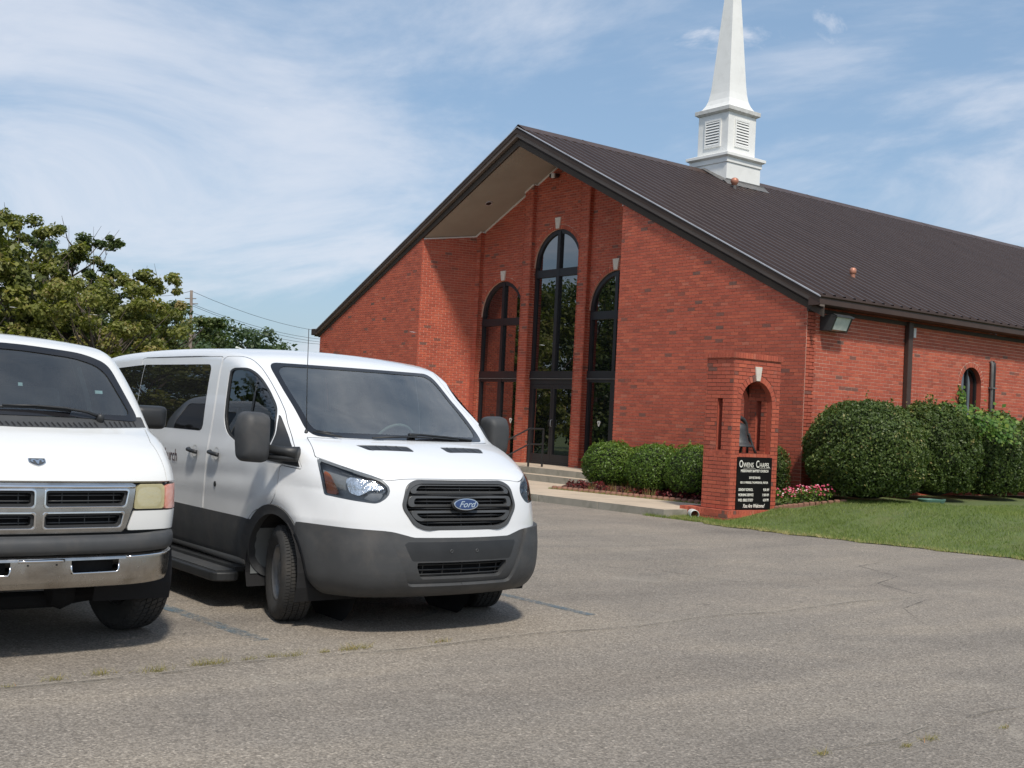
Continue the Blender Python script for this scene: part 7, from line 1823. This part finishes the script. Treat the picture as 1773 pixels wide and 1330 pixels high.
# far trees
GF = 'far trees on the horizon'
for i, (px, D, H, W_, m_, lb) in enumerate(((345, 110, 6.5, 3.4, 'tree_far', 'hazy far tree just right of the utility pole'), (385, 120, 8.4, 4.0, 'tree_far', 'tallest hazy far tree left of centre on the skyline'), (425, 118, 7.6, 4.0, 'tree_far', 'hazy far tree above the middle of the van roof'), (458, 122, 6.9, 3.0, 'tree_far', 'lower hazy far tree at the end of the skyline clump'), (482, 115, 4.9, 2.2, 'tree_far', 'small green far bush before the reddish tree'), (508, 85, 4.4, 2.0, 'tree_red', 'small reddish tree beside the far church corner'), (532, 110, 4.0, 2.6, 'tree_far', 'last green far bush touching the church wall'), (325, 105, 5.6, 3.2, 'tree_far', 'hazy far tree behind the utility pole'), (290, 120, 7.0, 4.5, 'tree_far', 'far tree mostly hidden behind the left group'), (220, 120, 7.0, 5, 'tree_far', 'far tree hidden behind the yellow green trees'), (120, 120, 7.0, 5, 'tree_far', 'far tree hidden behind the tall left trees'), (20, 120, 7.0, 5, 'tree_far', 'far tree hidden at the left edge'))):
    tree('far_tree', lb, gp_(px, D), H*1.16, W_, M[m_], 34, 4200, .42 if m_ == 'tree_far' else .25, 50+i, GF, dense=.42, low=.05)
TLAB = ['leafy tree across the lot nearest the left group, mirrored in the church doors']+[o_+' tree in the line across the lot, out of frame left' for o_ in ('second leafy', 'third leafy', 'fourth leafy', 'fifth leafy', 'back row leafy', 'other back row leafy')]+[o_+' tree behind the older van, out of frame' for o_ in ('first leafy', 'second leafy', 'third leafy', 'fourth leafy')]
# trees opposite the entrance; the doors and the windscreens mirror them
for i, (x, y, H, W_) in enumerate(((-15, -9.5, 8.2, 2.6), (-16, -14, 9.8, 3.1), (-19, -19, 10.4, 3.4), (-15.5, -24, 9.6, 3.2), (-12.5, -30, 10.0, 3.4), (-24, -27, 10.5, 3.6), (-25, -13, 10, 3.6), (-6, -38, 10, 3.6), (2, -42, 9.5, 3.6), (12, -44, 9.5, 3.8), (22, -46, 9.0, 3.8))):
    tree('broadleaf_tree', TLAB[i], (x, y, 0), H*.78, W_, M['tree_y'] if i % 3 == 0 else M['tree_g'], 48, 17000, .19, 70+i, 'trees across the lot', dense=.40, low=.04)

# ------------------------------------------------------------------ pole, wires, street lamp
pp = at(330, 690, 90); pb = Vector((pp.x, pp.y, 0)); ptop = at(331.5, 503, 90)
po = thing('utility_pole', 'weathered wooden utility pole rising behind the left trees', 'utility pole', pb)
mb = MB(); mb.tube([(0, 0, -.5), (ptop.x-pb.x, ptop.y-pb.y, ptop.z)], [.17, .11], 10); mb.obj('pole', M['wood_pole'], po, smooth=True)
for k, (px, py) in enumerate(((330, 517), (333, 526), (329, 570))):
    q = at(px, py, 90)-pb; mb = MB(); mb.tube([q+Vector((-.35, -.3, 0)), q+Vector((.35, .3, 0))], .035, 5); mb.obj('insulator_arm', M['wood_pole'], po)
mb = MB(); q = at(335, 572, 90)-pb; mb.tube([q, q+rr*.25+Vector((0, 0, .05))], .02, 5); mb.lathe([(.001, .1), (.12, .08), (.12, -.25), (.001, -.3)], at(337, 580, 90)-pb, seg=12); mb.obj('transformer', M['lead'], po)
m_w = simple('cable', (.10, .11, .12), (.08, .09, .10), .6)
for k, (ya, yb) in enumerate(((504, 556), (526, 570), (529, 575), (541, 579))):
    A_ = at(331.5, ya, 90); B2 = at(640, yb+(yb-ya)*.42, 130); pts = []
    for i in range(13): t = i/12; pts.append(A_.lerp(B2, t)-Vector((0, 0, 1.0*4*t*(1-t))))
    mb = MB(); mb.tube(pts, .017, 4); o = mb.obj('power_line', m_w); tag(o, ['highest cable running right from the pole to the church', 'second cable from the top between pole and church', 'third cable from the top between pole and church', 'lowest cable between pole and church'][k], 'cable', 'cables strung from the utility pole')
    C2 = at(200, ya-14+k*3, 120); pts = [A_.lerp(C2, i/8)-Vector((0, 0, .8*4*(i/8)*(1-i/8))) for i in range(9)]
    mb = MB(); mb.tube(pts, .017, 4); o = mb.obj('power_line', m_w); tag(o, ['highest cable running left behind the trees', 'second cable running left behind the trees', 'third cable running left behind the trees', 'lowest cable running left behind the trees'][k], 'cable', 'cables strung from the utility pole')
lp = at(427, 612, 60); l0 = thing('street_lamp', 'white street lamp head just showing above the newer van roof', 'street lamp', (lp.x, lp.y, 0))
mb = MB(); h_ = at(426, 608, 60); a1 = at(418, 604.5, 60); a2 = at(412, 602.5, 60); a3 = at(408, 602, 60); L0 = Vector((lp.x, lp.y, 0))
mb.tube([(0, 0, 0), h_-L0], [.08, .05], 8); mb.obj('post', M['pvc'], l0, smooth=True)
mb = MB(); mb.tube([h_-L0, a1-L0, a2-L0], [.045, .04, .045], 8); mb.tube([a2-L0, (a2+a3)/2-L0, a3-L0], [.05, .075, .05], 10); mb.obj('lamp_head', M['pvc'], l0, smooth=True)
